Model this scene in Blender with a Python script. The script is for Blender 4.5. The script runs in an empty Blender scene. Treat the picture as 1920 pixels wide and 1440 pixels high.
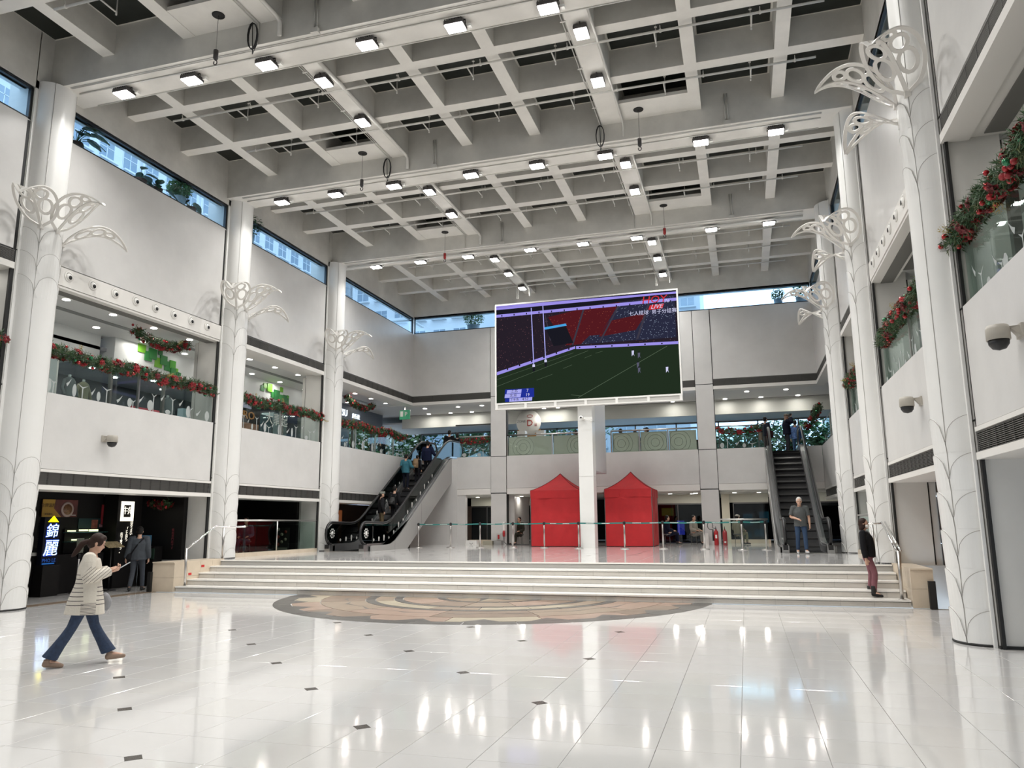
import bpy, bmesh, math, random
import numpy as np
from math import sin, cos, pi, sqrt, radians, atan2
from mathutils import Vector, Matrix
random.seed(7)
C = bpy.context.scene.collection
SC = bpy.context.scene
# ---------------------------------------------------------------- camera
F_PX, YAW, PITCH, ROLL, CAM_H = 1437.39, 0.29028805, 0.1786113, -0.00796826, 1.70
cam_d = bpy.data.cameras.new('camera'); cam = bpy.data.objects.new('camera', cam_d); C.objects.link(cam)
cam_d.sensor_width = 36.0; cam_d.lens = F_PX / 1920 * 36.0; cam_d.clip_start = 0.05; cam_d.clip_end = 400
_F0 = Vector((-sin(YAW), cos(YAW), 0)); _R0 = Vector((cos(YAW), sin(YAW), 0)); _U0 = Vector((0, 0, 1))
_F = _F0 * cos(PITCH) + _U0 * sin(PITCH); _U = -_F0 * sin(PITCH) + _U0 * cos(PITCH)
_R, _U = _R0 * cos(ROLL) + _U * sin(ROLL), -_R0 * sin(ROLL) + _U * cos(ROLL)
_M = Matrix((_R, _U, -_F)).transposed().to_4x4(); _M.translation = Vector((0, 0, CAM_H))
cam.matrix_world = _M; SC.camera = cam
# ---------------------------------------------------------------- world, exposure
SC.view_settings.view_transform = 'Standard'; SC.view_settings.look = 'None'
SC.view_settings.gamma = 1.0; SC.view_settings.use_curve_mapping = False
SC.view_settings.exposure = 0.0
W = bpy.data.worlds.new('world'); SC.world = W; W.use_nodes = True
_bg = W.node_tree.nodes['Background']
_bg.inputs['Color'].default_value = (0.70, 0.84, 1.0, 1); _bg.inputs['Strength'].default_value = 3.0
FLOOD_W, DOWN_W = 62.0, 8.0
cy = SC.cycles
cy.use_denoising = True; cy.max_bounces = 9; cy.diffuse_bounces = 5; cy.glossy_bounces = 4; cy.transparent_max_bounces = 14
cy.transmission_bounces = 4; cy.caustics_reflective = False; cy.caustics_refractive = False; cy.sample_clamp_indirect = 6.0
# ---------------------------------------------------------------- materials
MATS = {}
def mat(name, col, rough=0.5, metal=0.0, spec=0.5, noise=None, bump=None, emit=None, estr=0.0, nscale=None, coat=0.0):
    """noise=(scale, amount) mottles the colour, bump=(scale, strength) is fine relief"""
    m = bpy.data.materials.new(name); m.use_nodes = True; nt = m.node_tree; b = nt.nodes['Principled BSDF']
    b.inputs['Base Color'].default_value = (*col, 1); b.inputs['Roughness'].default_value = rough
    b.inputs['Metallic'].default_value = metal; b.inputs['Specular IOR Level'].default_value = spec
    if coat: b.inputs['Coat Weight'].default_value = coat; b.inputs['Coat Roughness'].default_value = 0.05
    if noise or bump:
        tc = nt.nodes.new('ShaderNodeTexCoord')
    if noise:
        n = nt.nodes.new('ShaderNodeTexNoise'); n.inputs['Scale'].default_value = noise[0]; n.inputs['Detail'].default_value = 6; n.inputs['Roughness'].default_value = 0.62
        nt.links.new(tc.outputs['Object'], n.inputs['Vector'])
        if nscale:
            mp = nt.nodes.new('ShaderNodeMapping'); mp.inputs['Scale'].default_value = nscale
            nt.links.new(tc.outputs['Object'], mp.inputs['Vector']); nt.links.new(mp.outputs['Vector'], n.inputs['Vector'])
        r = nt.nodes.new('ShaderNodeValToRGB'); a = noise[1]
        r.color_ramp.elements[0].position = 0.3; r.color_ramp.elements[1].position = 0.7
        r.color_ramp.elements[0].color = tuple(c * (1 - a) for c in col) + (1,); r.color_ramp.elements[1].color = tuple(min(1, c * (1 + a)) for c in col) + (1,)
        nt.links.new(n.outputs['Fac'], r.inputs['Fac']); nt.links.new(r.outputs['Color'], b.inputs['Base Color'])
    if bump:
        n2 = nt.nodes.new('ShaderNodeTexNoise'); n2.inputs['Scale'].default_value = bump[0]; n2.inputs['Detail'].default_value = 4
        nt.links.new(tc.outputs['Object'], n2.inputs['Vector'])
        bp = nt.nodes.new('ShaderNodeBump'); bp.inputs['Strength'].default_value = bump[1]; bp.inputs['Distance'].default_value = 0.02
        nt.links.new(n2.outputs['Fac'], bp.inputs['Height']); nt.links.new(bp.outputs['Normal'], b.inputs['Normal'])
    if emit:
        b.inputs['Emission Color'].default_value = (*emit, 1); b.inputs['Emission Strength'].default_value = estr
    MATS[name] = m; return m
def glassmat(name, tint, refl=0.08, rough=0.02):
    """thin architectural pane: tinted transparency with a mirror coat growing at grazing angles"""
    m = bpy.data.materials.new(name); m.use_nodes = True; nt = m.node_tree; nt.nodes.remove(nt.nodes['Principled BSDF'])
    out = nt.nodes['Material Output']; tr = nt.nodes.new('ShaderNodeBsdfTransparent'); gl = nt.nodes.new('ShaderNodeBsdfGlossy'); mx = nt.nodes.new('ShaderNodeMixShader'); fr = nt.nodes.new('ShaderNodeLayerWeight'); pw = nt.nodes.new('ShaderNodeMath'); ad = nt.nodes.new('ShaderNodeMath')
    tr.inputs['Color'].default_value = (*tint, 1); gl.inputs['Roughness'].default_value = rough; gl.inputs['Color'].default_value = (.9, .95, .95, 1)
    fr.inputs['Blend'].default_value = 0.5; pw.operation = 'POWER'; pw.inputs[1].default_value = 5.0; ad.operation = 'MULTIPLY_ADD'; ad.inputs[1].default_value = 0.6; ad.inputs[2].default_value = refl * .6; ad.use_clamp = True
    nt.links.new(fr.outputs['Facing'], pw.inputs[0]); nt.links.new(pw.outputs[0], ad.inputs[0]); nt.links.new(ad.outputs[0], mx.inputs[0]); nt.links.new(tr.outputs[0], mx.inputs[1]); nt.links.new(gl.outputs[0], mx.inputs[2]); nt.links.new(mx.outputs[0], out.inputs['Surface'])
    MATS[name] = m; return m
def emat(name, col, s):
    return mat(name, (0.02, 0.02, 0.02), 0.5, emit=col, estr=s)
WALLM = mat('painted_wall', (0.60, 0.59, 0.575), 0.36, spec=0.42, noise=(1.3, 0.045), bump=(9, 0.06))
WALL2 = mat('painted_pier', (0.62, 0.61, 0.58), 0.42, noise=(1.1, 0.04), bump=(7, 0.08))
TRIM = mat('white_trim', (0.72, 0.70, 0.665), 0.35)
CEIL = mat('painted_concrete', (0.58, 0.565, 0.525), 0.75, noise=(0.9, 0.14), bump=(6, 0.12))
CEILS = mat('beam_soffit', (0.72, 0.70, 0.66), 0.6, noise=(1.4, 0.07), bump=(6, 0.08))
DARKP = mat('dark_skylight_panel', (0.012, 0.015, 0.012), 0.35, noise=(2, .3))
COLM = mat('column_cladding', (0.74, 0.735, 0.715), 0.32, spec=0.45, noise=(0.8, 0.03)); ARCL = mat('scale_edge', (0.40, 0.385, 0.36), 0.6)
LEAFM = mat('painted_metal_leaf', (0.68, 0.66, 0.625), 0.35)
BLACK = mat('black_joint', (0.008, 0.008, 0.008), 0.6)
GRILLE = mat('grille_grey', (0.165, 0.16, 0.15), 0.55, metal=0.2)
STEEL = mat('brushed_steel', (0.55, 0.53, 0.51), 0.28, metal=1.0)
STEELD = mat('dark_steel', (0.16, 0.155, 0.15), 0.35, metal=0.9)
CHROME = mat('chrome', (0.8, 0.8, 0.8), 0.08, metal=1.0)
RUBBER = mat('black_rubber', (0.012, 0.012, 0.013), 0.38)
PIPE = mat('painted_pipe', (0.60, 0.585, 0.55), 0.45, noise=(5, .06))
HOUSE = mat('lamp_housing', (0.05, 0.045, 0.045), 0.5)
LENS = emat('lamp_lens', (1.0, 0.985, 0.95), 28.0)
DOWN = emat('downlight_lens', (1.0, 0.97, 0.90), 16.0)
GLASS = glassmat('clear_glass', (0.90, 0.95, 0.95), 0.05)
GLASSG = glassmat('green_glass', (0.80, 0.88, 0.85), 0.06)
GLASSW = glassmat('window_glass', (0.80, 0.92, 1.0), 0.05)
GLASSE = glassmat('escalator_glass', (0.13, 0.17, 0.17), 0.10)
TILE = mat('polished_tile', (0.665, 0.655, 0.645), 0.085, spec=0.7, noise=(2.2, 0.02), bump=(1.6, 0.012), coat=0.3)
TILE2 = mat('polished_tile_warm', (0.65, 0.638, 0.62), 0.10, spec=0.7, noise=(2.2, 0.02), bump=(1.6, 0.012), coat=0.3)
GROUT = mat('grout', (0.42, 0.41, 0.39), 0.7)
RISER = mat('riser_stone', (0.62, 0.59, 0.545), 0.4, noise=(2.5, 0.06))
NOSE = mat('step_nosing', (0.82, 0.80, 0.76), 0.22)
BEIGE = mat('beige_stone', (0.60, 0.51, 0.40), 0.38, noise=(2, 0.08))
BROWN = mat('brown_stone', (0.24, 0.18, 0.13), 0.2, noise=(3, 0.12))
INLAY = mat('dark_inlay', (0.045, 0.035, 0.028), 0.25)
M_DK = mat('medallion_dark', (0.085, 0.08, 0.075), 0.28, noise=(4, 0.18))
M_TAN = mat('medallion_tan', (0.27, 0.205, 0.15), 0.3, noise=(3, 0.15))
M_PNK = mat('medallion_pink', (0.31, 0.215, 0.165), 0.3, noise=(3, 0.14))
M_BEI = mat('medallion_beige', (0.37, 0.32, 0.235), 0.3, noise=(3, 0.14))
M_BR = mat('medallion_brown', (0.21, 0.15, 0.11), 0.3, noise=(3, 0.15))
DARKST = mat('dark_store', (0.009, 0.008, 0.008), 0.5, spec=0.2)
DARKWD = mat('dark_wood', (0.045, 0.028, 0.02), 0.45, noise=(6, .2))
CREAM = mat('cream_panel', (0.47, 0.45, 0.35), 0.5, noise=(1, .06))
RED = mat('red_fabric', (0.44, 0.012, 0.016), 0.72, noise=(3, 0.08), bump=(5, 0.3))
REDD = mat('red_fabric_trim', (0.16, 0.006, 0.010), 0.8)
RUBBERG = mat('grey_plastic', (0.30, 0.30, 0.30), 0.5)
WHITEP = mat('white_plastic', (0.78, 0.77, 0.74), 0.35)
GREYP = mat('light_grey_panel', (0.50, 0.49, 0.465), 0.45)
TEAL = mat('teal_belt', (0.02, 0.17, 0.155), 0.6)
CEIL2 = mat('corridor_ceiling', (0.66, 0.66, 0.66), 0.5)
GREYW = mat('corridor_wall', (0.60, 0.61, 0.62), 0.45)
CREAMW = mat('cream_wall', (0.62, 0.59, 0.48), 0.5)
# ---------------------------------------------------------------- object helpers
WL = {}
def setp(o, label=None, cat=None, group=None, kind=None):
    if label: o['label'] = label
    if cat: o['category'] = cat
    if group: o['group'] = group
    if kind: o['kind'] = kind
    return o
def empty(name, loc=(0, 0, 0), parent=None, **k):
    o = bpy.data.objects.new(name, None); C.objects.link(o); o.empty_display_size = 0.1
    if parent is not None: o.parent = parent; pl = WL.get(parent.name, (0, 0, 0)); o.location = [loc[i] - pl[i] for i in range(3)]
    else: o.location = loc
    WL[o.name] = tuple(loc); return setp(o, **k)
def thing(name, label, cat, loc=(0, 0, 0), group=None): return empty(name, loc, None, label=label, cat=cat, group=group)
class MB:
    def __init__(s): s.v = []; s.f = []; s.m = []; s.cm = 0; s.sm = []
    def add(s, vs, fs, smooth=False):
        b = len(s.v); s.v.extend([tuple(p) for p in vs]); s.f.extend([tuple(i + b for i in f) for f in fs]); s.m.extend([s.cm] * len(fs)); s.sm.extend([smooth] * len(fs)); return s
    def box(s, x0, x1, y0, y1, z0, z1):
        if x0 > x1: x0, x1 = x1, x0
        if y0 > y1: y0, y1 = y1, y0
        if z0 > z1: z0, z1 = z1, z0
        return s.add([(x0, y0, z0), (x1, y0, z0), (x1, y1, z0), (x0, y1, z0), (x0, y0, z1), (x1, y0, z1), (x1, y1, z1), (x0, y1, z1)],
                     [(0, 3, 2, 1), (4, 5, 6, 7), (0, 1, 5, 4), (1, 2, 6, 5), (2, 3, 7, 6), (3, 0, 4, 7)])
    def cbox(s, x, y, z, w, d, h): return s.box(x - w / 2, x + w / 2, y - d / 2, y + d / 2, z - h / 2, z + h / 2)
    def prism(s, poly, ax, a, b):
        """poly in the two other axes (order x,y,z without ax), extruded from a to b on ax"""
        n = len(poly)
        def P(p, t): return (t, p[0], p[1]) if ax == 'x' else (p[0], t, p[1]) if ax == 'y' else (p[0], p[1], t)
        vs = [P(p, a) for p in poly] + [P(p, b) for p in poly]
        ar = sum(poly[i][0] * poly[(i + 1) % n][1] - poly[(i + 1) % n][0] * poly[i][1] for i in range(n))
        fl = (ar > 0) ^ (ax == 'y') ^ (b < a)
        fs = [tuple(range(n)), tuple(range(2 * n - 1, n - 1, -1))] + [(i, n + i, n + (i + 1) % n, (i + 1) % n) for i in range(n)]
        if fl: fs = [tuple(reversed(f)) for f in fs]
        return s.add(vs, fs)
    def tube(s, pts, r, n=8, caps=True, smooth=True, closed=False):
        pts = [Vector(p) for p in pts]; m = len(pts); rs = r if isinstance(r, list) else [r] * m
        vs = []; up = None
        for i, p in enumerate(pts):
            a = pts[i - 1] if (i > 0 or closed) else p; b = pts[(i + 1) % m] if (i < m - 1 or closed) else p
            t = (b - a).normalized()
            if up is None: up = Vector((0, 0, 1)) if abs(t.z) < 0.9 else Vector((1, 0, 0))
            x = t.cross(up)
            if x.length < 1e-4: x = t.cross(Vector((0.3, 1, 0.2)))
            x.normalize(); y = x.cross(t).normalized(); up = y
            rr = rs[i]; ra, rb = rr if isinstance(rr, (list, tuple)) else (rr, rr)
            for k in range(n):
                an = 2 * pi * k / n; vs.append(p + x * cos(an) * ra + y * sin(an) * rb)
        fs = []
        for i in range(m if closed else m - 1):
            j = (i + 1) % m
            for k in range(n): fs.append((i * n + k, i * n + (k + 1) % n, j * n + (k + 1) % n, j * n + k))
        if caps and not closed: fs.append(tuple(range(n - 1, -1, -1))); fs.append(tuple((m - 1) * n + k for k in range(n)))
        return s.add(vs, fs, smooth)
    def lathe(s, prof, c=(0, 0, 0), n=16, ax='z', smooth=True):
        """prof = [(r, t)...] turned about an axis through c"""
        vs = []
        for r, t in prof:
            for k in range(n):
                a = 2 * pi * k / n; u, v = r * cos(a), r * sin(a)
                vs.append((c[0] + u, c[1] + v, c[2] + t) if ax == 'z' else (c[0] + t, c[1] + u, c[2] + v) if ax == 'x' else (c[0] + v, c[1] + t, c[2] + u))
        fs = []; m = len(prof)
        for i in range(m - 1):
            for k in range(n): fs.append((i * n + k, i * n + (k + 1) % n, (i + 1) * n + (k + 1) % n, (i + 1) * n + k))
        if prof[0][0] > 1e-5 and prof[0] != prof[-1]: fs.append(tuple(range(n - 1, -1, -1)))
        if prof[-1][0] > 1e-5 and prof[0] != prof[-1]: fs.append(tuple((m - 1) * n + k for k in range(n)))
        return s.add(vs, fs, smooth)
    def ball(s, c, r, n=10, m=7):
        rx, ry, rz = r if isinstance(r, (list, tuple)) else (r, r, r); vs = [(c[0], c[1], c[2] - rz)]
        for i in range(1, m):
            t = pi * i / m
            for k in range(n): vs.append((c[0] + rx * sin(t) * cos(2 * pi * k / n), c[1] + ry * sin(t) * sin(2 * pi * k / n), c[2] - rz * cos(t)))
        vs.append((c[0], c[1], c[2] + rz)); fs = [(0, 1 + (k + 1) % n, 1 + k) for k in range(n)]
        for i in range(m - 2):
            for k in range(n): a = 1 + i * n; fs.append((a + k, a + (k + 1) % n, a + n + (k + 1) % n, a + n + k))
        a = 1 + (m - 2) * n; fs += [(a + k, a + (k + 1) % n, len(vs) - 1) for k in range(n)]
        return s.add(vs, fs, True)
    def mesh(s, name, mats, off=(0, 0, 0)):
        me = bpy.data.meshes.new(name); me.from_pydata([(p[0] - off[0], p[1] - off[1], p[2] - off[2]) for p in s.v], [], s.f)
        for m in (mats if isinstance(mats, (list, tuple)) else [mats]): me.materials.append(m)
        me.polygons.foreach_set('material_index', s.m); me.polygons.foreach_set('use_smooth', s.sm); me.update(); return me
    def build(s, name, mats, parent=None, world=True, loc=None, **k):
        """world=True: vertices are world coordinates (parents are never rotated then)"""
        off = WL.get(parent.name, (0, 0, 0)) if (parent is not None and world) else (loc or (0, 0, 0)) if world else (0, 0, 0)
        o = bpy.data.objects.new(name, s.mesh(name, mats, off)); C.objects.link(o)
        if parent is not None: o.parent = parent; WL[o.name] = off if world else WL.get(parent.name, (0, 0, 0))
        elif loc: o.location = loc; WL[o.name] = loc
        if parent is not None and not world and loc: o.location = loc
        return setp(o, **k)
def bx(name, m, parent, *b, **k): return MB().box(*b).build(name, m, parent, **k)
def link(name, me, parent, loc, rot=(0, 0, 0), **k):
    """another object on shared mesh data, location in world coordinates"""
    o = bpy.data.objects.new(name, me); C.objects.link(o); pl = WL.get(parent.name, (0, 0, 0)) if parent is not None else (0, 0, 0)
    o.parent = parent; o.location = [loc[i] - pl[i] for i in range(3)]; o.rotation_euler = rot; WL[o.name] = tuple(loc); return setp(o, **k)
def copy_tree(o, parent=None, loc=None, rotz=None, **k):
    c = o.copy(); C.objects.link(c); c.parent = parent
    if loc is not None: c.location = loc; WL[c.name] = tuple(loc)
    if rotz is not None: c.rotation_euler = (0, 0, rotz)
    for ch in o.children: copy_tree(ch, c)
    return setp(c, **k)
FACE = {'-y': (pi / 2, 0, 0), '+x': (pi / 2, 0, pi / 2), '-x': (pi / 2, 0, -pi / 2), '+y': (pi / 2, 0, pi)}
def text(body, size, loc, face, m, parent, name='lettering', ext=0.004, align='CENTER', sx=1.0, shear=0.0, space=1.0, line=1.0, **k):
    cu = bpy.data.curves.new(name, 'FONT'); cu.body = body; cu.size = size; cu.extrude = ext; cu.align_x = align; cu.align_y = 'CENTER'; cu.resolution_u = 2
    cu.shear = shear; cu.space_character = space; cu.space_line = line
    cu.materials.append(m); o = bpy.data.objects.new(name, cu); C.objects.link(o)
    pl = WL.get(parent.name, (0, 0, 0)) if parent is not None else (0, 0, 0)
    o.parent = parent; o.location = [loc[i] - pl[i] for i in range(3)]; o.rotation_euler = FACE[face]; o.scale = (sx, 1, 1); return setp(o, **k)
def area(loc, rot, sx, sy, w, col=(1, 1, 1), name='lamp_light', parent=None, spread=pi):
    l = bpy.data.lights.new(name, 'AREA'); l.shape = 'RECTANGLE'; l.size = sx; l.size_y = sy; l.energy = w; l.color = col; l.spread = spread
    o = bpy.data.objects.new(name, l); C.objects.link(o); pl = WL.get(parent.name, (0, 0, 0)) if parent is not None else (0, 0, 0)
    o.parent = parent; o.location = [loc[i] - pl[i] for i in range(3)]; o.rotation_euler = rot; return o
# ---------------------------------------------------------------- measures
P = 0.725; XL = -14.89; XR = 3.135; YB = 33.25; YF = -8.0
Z1B, Z1T = 2.50, 2.95          # ledge under the first floor edge
Z2 = 4.50                      # upper floor
ZP = 4.67                      # top of the upper floor edge panel
Z3B, Z3T = 7.16, 7.64          # soffit band of the upper level
ZC0, ZC1 = 10.71, 11.49        # clerestory window
ZB, ZM, ZS = 11.70, 12.22, 12.92   # main beam, minor beam, slab
LJ = [5.7, 12.17, 19.08, 25.12]; RJ = [5.6, 12.04, 18.97, 24.78]
# ================================================================ floor
floor = empty('floor', kind='structure')
bx('base_slab', GROUT, floor, -22.0, 7.5, YF - 6, 17.08, -0.3, -0.012)
T = 0.618; TX0, TY0 = -1.99, 7.50
def tmesh(m, g=0.0035, w=T, d=T, h=0.012, name='tile'):
    b = MB(); e = 0.002; x, y = w / 2 - g / 2, d / 2 - g / 2
    b.add([(-x, -y, -h), (x, -y, -h), (x, y, -h), (-x, y, -h), (-x, -y, -e), (x, -y, -e), (x, y, -e), (-x, y, -e), (-x + e, -y + e, 0), (x - e, -y + e, 0), (x - e, y - e, 0), (-x + e, y - e, 0)],
          [(0, 1, 5, 4), (1, 2, 6, 5), (2, 3, 7, 6), (3, 0, 4, 7), (4, 5, 9, 8), (5, 6, 10, 9), (6, 7, 11, 10), (7, 4, 8, 11), (8, 9, 10, 11)])
    return b.mesh(name, m)
tm = [tmesh(TILE), tmesh(TILE2)]
MC = (-5.69, 17.52); MR = 4.94      # medallion centre and radius
def proj(x, y, z):
    d = Vector((x, y, z - CAM_H)); w = d.dot(_F)
    return None if w < 0.3 else (960 + F_PX * d.dot(_R) / w, 720 - F_PX * d.dot(_U) / w, w)
cells = []
for i in range(-30, 16):
    for j in range(-36, 15):
        x, y = TX0 + (i + .5) * T, TY0 + (j + .5) * T
        if not (-20.4 < x < 7.0 and y - T / 2 < 17.0): continue
        q = proj(x, y, 0); vis = q is not None and -40 < q[0] < 1960 and q[1] < 1480
        rem = []
        y1 = min(y + T / 2, 17.07)
        cells.append((q[2] if vis else 1e3 + abs(y), x, y, y1))
cells.sort()
rest = MB(); nt_ = 0
for d, x, y, y1 in cells:
    dist = sqrt((x - MC[0]) ** 2 + (y - MC[1]) ** 2)
    if dist < MR - 0.46: continue
    if nt_ < 300 and dist > MR + .45 and y1 - y > T / 2 - .01:
        link('tile', tm[random.random() < .3], floor, (x, y, 0)); nt_ += 1
    else: rest.box(x - T / 2 + .002, x + T / 2 - .002, y - T / 2 + .002, y1 - .002, -.012, 0)
rest.build('tiling', TILE, floor, kind='stuff')
im = MB().prism([(0, -.085), (.085, 0), (0, .085), (-.085, 0)], 'z', -.01, 0.0012).mesh('inlay', INLAY)
for i in range(-24, 10):
    for j in range(-14, 18):
        if (i + j) % 2: continue
        x, y = TX0 + i * 2 * T, TY0 + j * 2 * T
        q = proj(x, y, 0)
        if not q or not (-20 < q[0] < 1940 and q[1] < 1450) or y > 13.4 or x > -1.5 or x < -8.6: continue
        if sqrt((x - MC[0]) ** 2 + (y - MC[1]) ** 2) < MR + .15: continue
        link('inlay', im, floor, (x, y, 0))
bx('stone_band', BROWN, floor, -15.15, -14.75, 8.0, 17.0, -.01, .0012)
bx('stone_band', BROWN, floor, -17.5, -17.2, 8.0, 17.0, -.01, .0012)
bx('stone_band', mat('grey_stone_floor', (.42, .41, .40), .15, noise=(2, .05)), floor, -17.2, -15.15, 8.0, 18.9, -.01, .0009)
# floor medallion in front of the steps: rings of cut stone
med = empty('floor_medallion', (MC[0], MC[1], 0), label='round inlaid stone medallion with dark rings and star, cut off by the steps', cat='floor inlay', kind='structure')
def clipseg(poly, ymax):
    out = []
    for i in range(len(poly)):
        a, b = poly[i], poly[(i + 1) % len(poly)]
        if a[1] <= ymax: out.append(a)
        if (a[1] <= ymax) != (b[1] <= ymax):
            t = (ymax - a[1]) / (b[1] - a[1]); out.append((a[0] + t * (b[0] - a[0]), ymax))
    return out
def medpiece(poly, m, name='stone_segment', z=0.002):
    p = clipseg([(MC[0] + a * MR, MC[1] + b * MR) for a, b in poly], 17.06)
    if len(p) < 3: return
    MB().prism(p, 'z', -.008, z).build(name, m, med)
def ring(r0, r1, n, ms, sub=3, off=0.0, z=.002, gap=.004):
    for k in range(n):
        a0 = 2 * pi * (k + off) / n; a1 = 2 * pi * (k + 1 + off) / n; g = gap / r1 * .5
        if sin((a0 + a1) / 2) > .35: continue
        A = [a0 + g + (a1 - a0 - 2 * g) * t / sub for t in range(sub + 1)]
        medpiece([(r1 * cos(a), r1 * sin(a)) for a in A] + [(r0 * cos(a), r0 * sin(a)) for a in reversed(A)], ms[k % len(ms)], z=z)
bx('mortar_bed', GROUT, floor, MC[0] - MR, MC[0] + MR, MC[1] - MR, 17.05, -.013, -.009)
ring(.925, 1.0, 32, [M_DK]); ring(.80, .921, 16, [M_BEI, M_PNK, M_BR, M_PNK], 4, .3); ring(.60, .796, 12, [M_BR, M_TAN, M_PNK], 4)
ring(.555, .596, 16, [M_DK], 3); ring(.47, .551, 16, [M_BEI, M_BEI, M_TAN], 3, .5); ring(.43, .466, 16, [M_DK], 3); ring(.27, .426, 12, [M_TAN, M_PNK, M_BR], 3)
ring(.235, .266, 16, [M_DK], 2)
for k in range(8):
    a = 2 * pi * k / 8; b = a + pi / 8; c = a - pi / 8
    medpiece([(0, 0), (.10 * cos(c), .10 * sin(c)), (.232 * cos(a), .232 * sin(a))], M_DK, 'star_point', .0024)
    medpiece([(0, 0), (.232 * cos(a), .232 * sin(a)), (.10 * cos(b), .10 * sin(b))], M_BEI, 'star_point', .0024)
    medpiece([(.10 * cos(b), .10 * sin(b)), (.232 * cos(a), .232 * sin(a)), (.232 * cos(b), .232 * sin(b)), (.232 * cos(a + pi / 4), .232 * sin(a + pi / 4))], M_TAN, 'star_point', .002)
# long dark wavy inlays crossing the outer band
for k in range(11):
    a = pi + .12 + k * .27
    medpiece([(.93 * cos(a), .93 * sin(a)), (.85 * cos(a + .10), .85 * sin(a + .10)), (.928 * cos(a + .17), .928 * sin(a + .17))], M_DK, 'stone_wedge', .0026)
for k in range(9):
    a = pi + .2 + k * .33
    medpiece([(.66 * cos(a), .66 * sin(a)), (.70 * cos(a + .16), .70 * sin(a + .16)), (.67 * cos(a + .36), .67 * sin(a + .36)), (.685 * cos(a + .16), .685 * sin(a + .16))], M_DK, 'stone_wedge', .0026)
# ================================================================ podium and steps
pod = empty('floor', kind='structure'); pod.name = 'floor.001'
bx('base_slab', GROUT, pod, -22.0, 7.5, 18.86, YB + 9, -.3, P - .013)
pt = [tmesh(TILE, w=T, d=T), tmesh(TILE2, w=T, d=T)]
prest = MB(); n = 0; pc = []
for i in range(-34, 16):
    for j in range(0, 40):
        x = TX0 + (i + .5) * T; y = 19.24 + j * T
        if x < -21.5 or x > 7.2 or y > 41: continue
        inhall = XL - .1 < x < XR + .1 and y < YB
        pc.append((0 if inhall else 1, y, x))
pc.sort()
for a, y, x in pc:
    if n < 290 and a == 0: link('tile', pt[random.random() < .3], pod, (x, y, P)); n += 1
    else: prest.box(x - T / 2 + .002, x + T / 2 - .002, y - T / 2 + .002, y + T / 2 - .002, P - .012, P)
prest.build('tiling', TILE, pod, kind='stuff')
for i in range(-8, 4):
    for j in range(0, 8):
        if (i + j) % 2 == 0: link('inlay', im, pod, (TX0 + i * 2 * T, 22.6 + j * T, P))
SL, SR = -14.22, 3.0; SY = [17.06 + k * .4475 for k in range(5)]; RZ = P / 5
steps = empty('staircase', (0, 0, 0), label='five broad pale stone steps across the hall with light nosings', cat='steps', kind='structure')
for k in range(5):
    y = SY[k]; z1 = (k + 1) * RZ; xl = SL - k * .10; off = (k % 2) * .31
    x = xl; nx = [x]
    t = TX0 - 30 * T + off
    while t < SR:
        if t > xl + .12: nx.append(t)
        t += T
    nx.append(SR)
    bx('core', GROUT, steps, xl, SR, y + .02, SY[k + 1] + .05 if k < 4 else 18.95, 0 if k == 0 else k * RZ - .05, z1 - .035)
    for a, b in zip(nx, nx[1:]):
        bx('riser_tile', RISER, steps, a + .0025, b - .0025, y + .012, y + .032, k * RZ + .002, z1 - .036)
        bx('tread_tile', NOSE, steps, a + .001, b - .001, y - .014, (SY[k + 1] + .015) if k < 4 else 18.935, z1 - .034, z1)
    bx('nosing_shade', BLACK, steps, xl, SR, y + .001, y + .014, z1 - .044, z1 - .033)  # black strip stands in for the shade under the tread overhang
for (x0, x1, nm) in ((-14.92, SL - .02, 'l'), (SR + .02, 3.42, 'r')):
    ch = empty('stair_cheek', kind='structure', label='beige stone end block of the steps at the ' + ('restaurant side' if nm == 'l' else 'right pier'), cat='stone block')
    yy = [17.0, 17.5, 18.0, 18.5, 19.05]
    for a, b in zip(yy, yy[1:]):
        z0 = 0 if a > 17.2 else 0
        bx('stone_block', BEIGE, ch, x0, x1, a + .003, b - .003, z0, .36); bx('stone_block', BEIGE, ch, x0, x1, a + .003, b - .003, .363, P)
    bx('stone_cap', BEIGE, ch, x0, x1, 16.98, 19.0, P, P + .03)
bx('bumper_post', BLACK, None, -15.0, -14.9, 16.92, 17.0, 0, .50, label='short black bumper strip on the left end block of the steps', cat='bumper')
bx('bumper_post', BLACK, None, 3.30, 3.42, 16.86, 16.96, 0, .52, label='short black bumper strip on the right end block of the steps', cat='bumper')
for i, (y, z) in enumerate([(18.1, .60), (17.6, .42)]):
    bx('step_notice', mat('red_sticker%d' % i, (.55, .03, .03), .5), None, SL - .018, SL - .012, y - .06, y + .06, z - .03, z + .03, label='small red notice on the left end block, ' + ('upper' if i == 0 else 'lower') + ' one', cat='notice')
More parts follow.
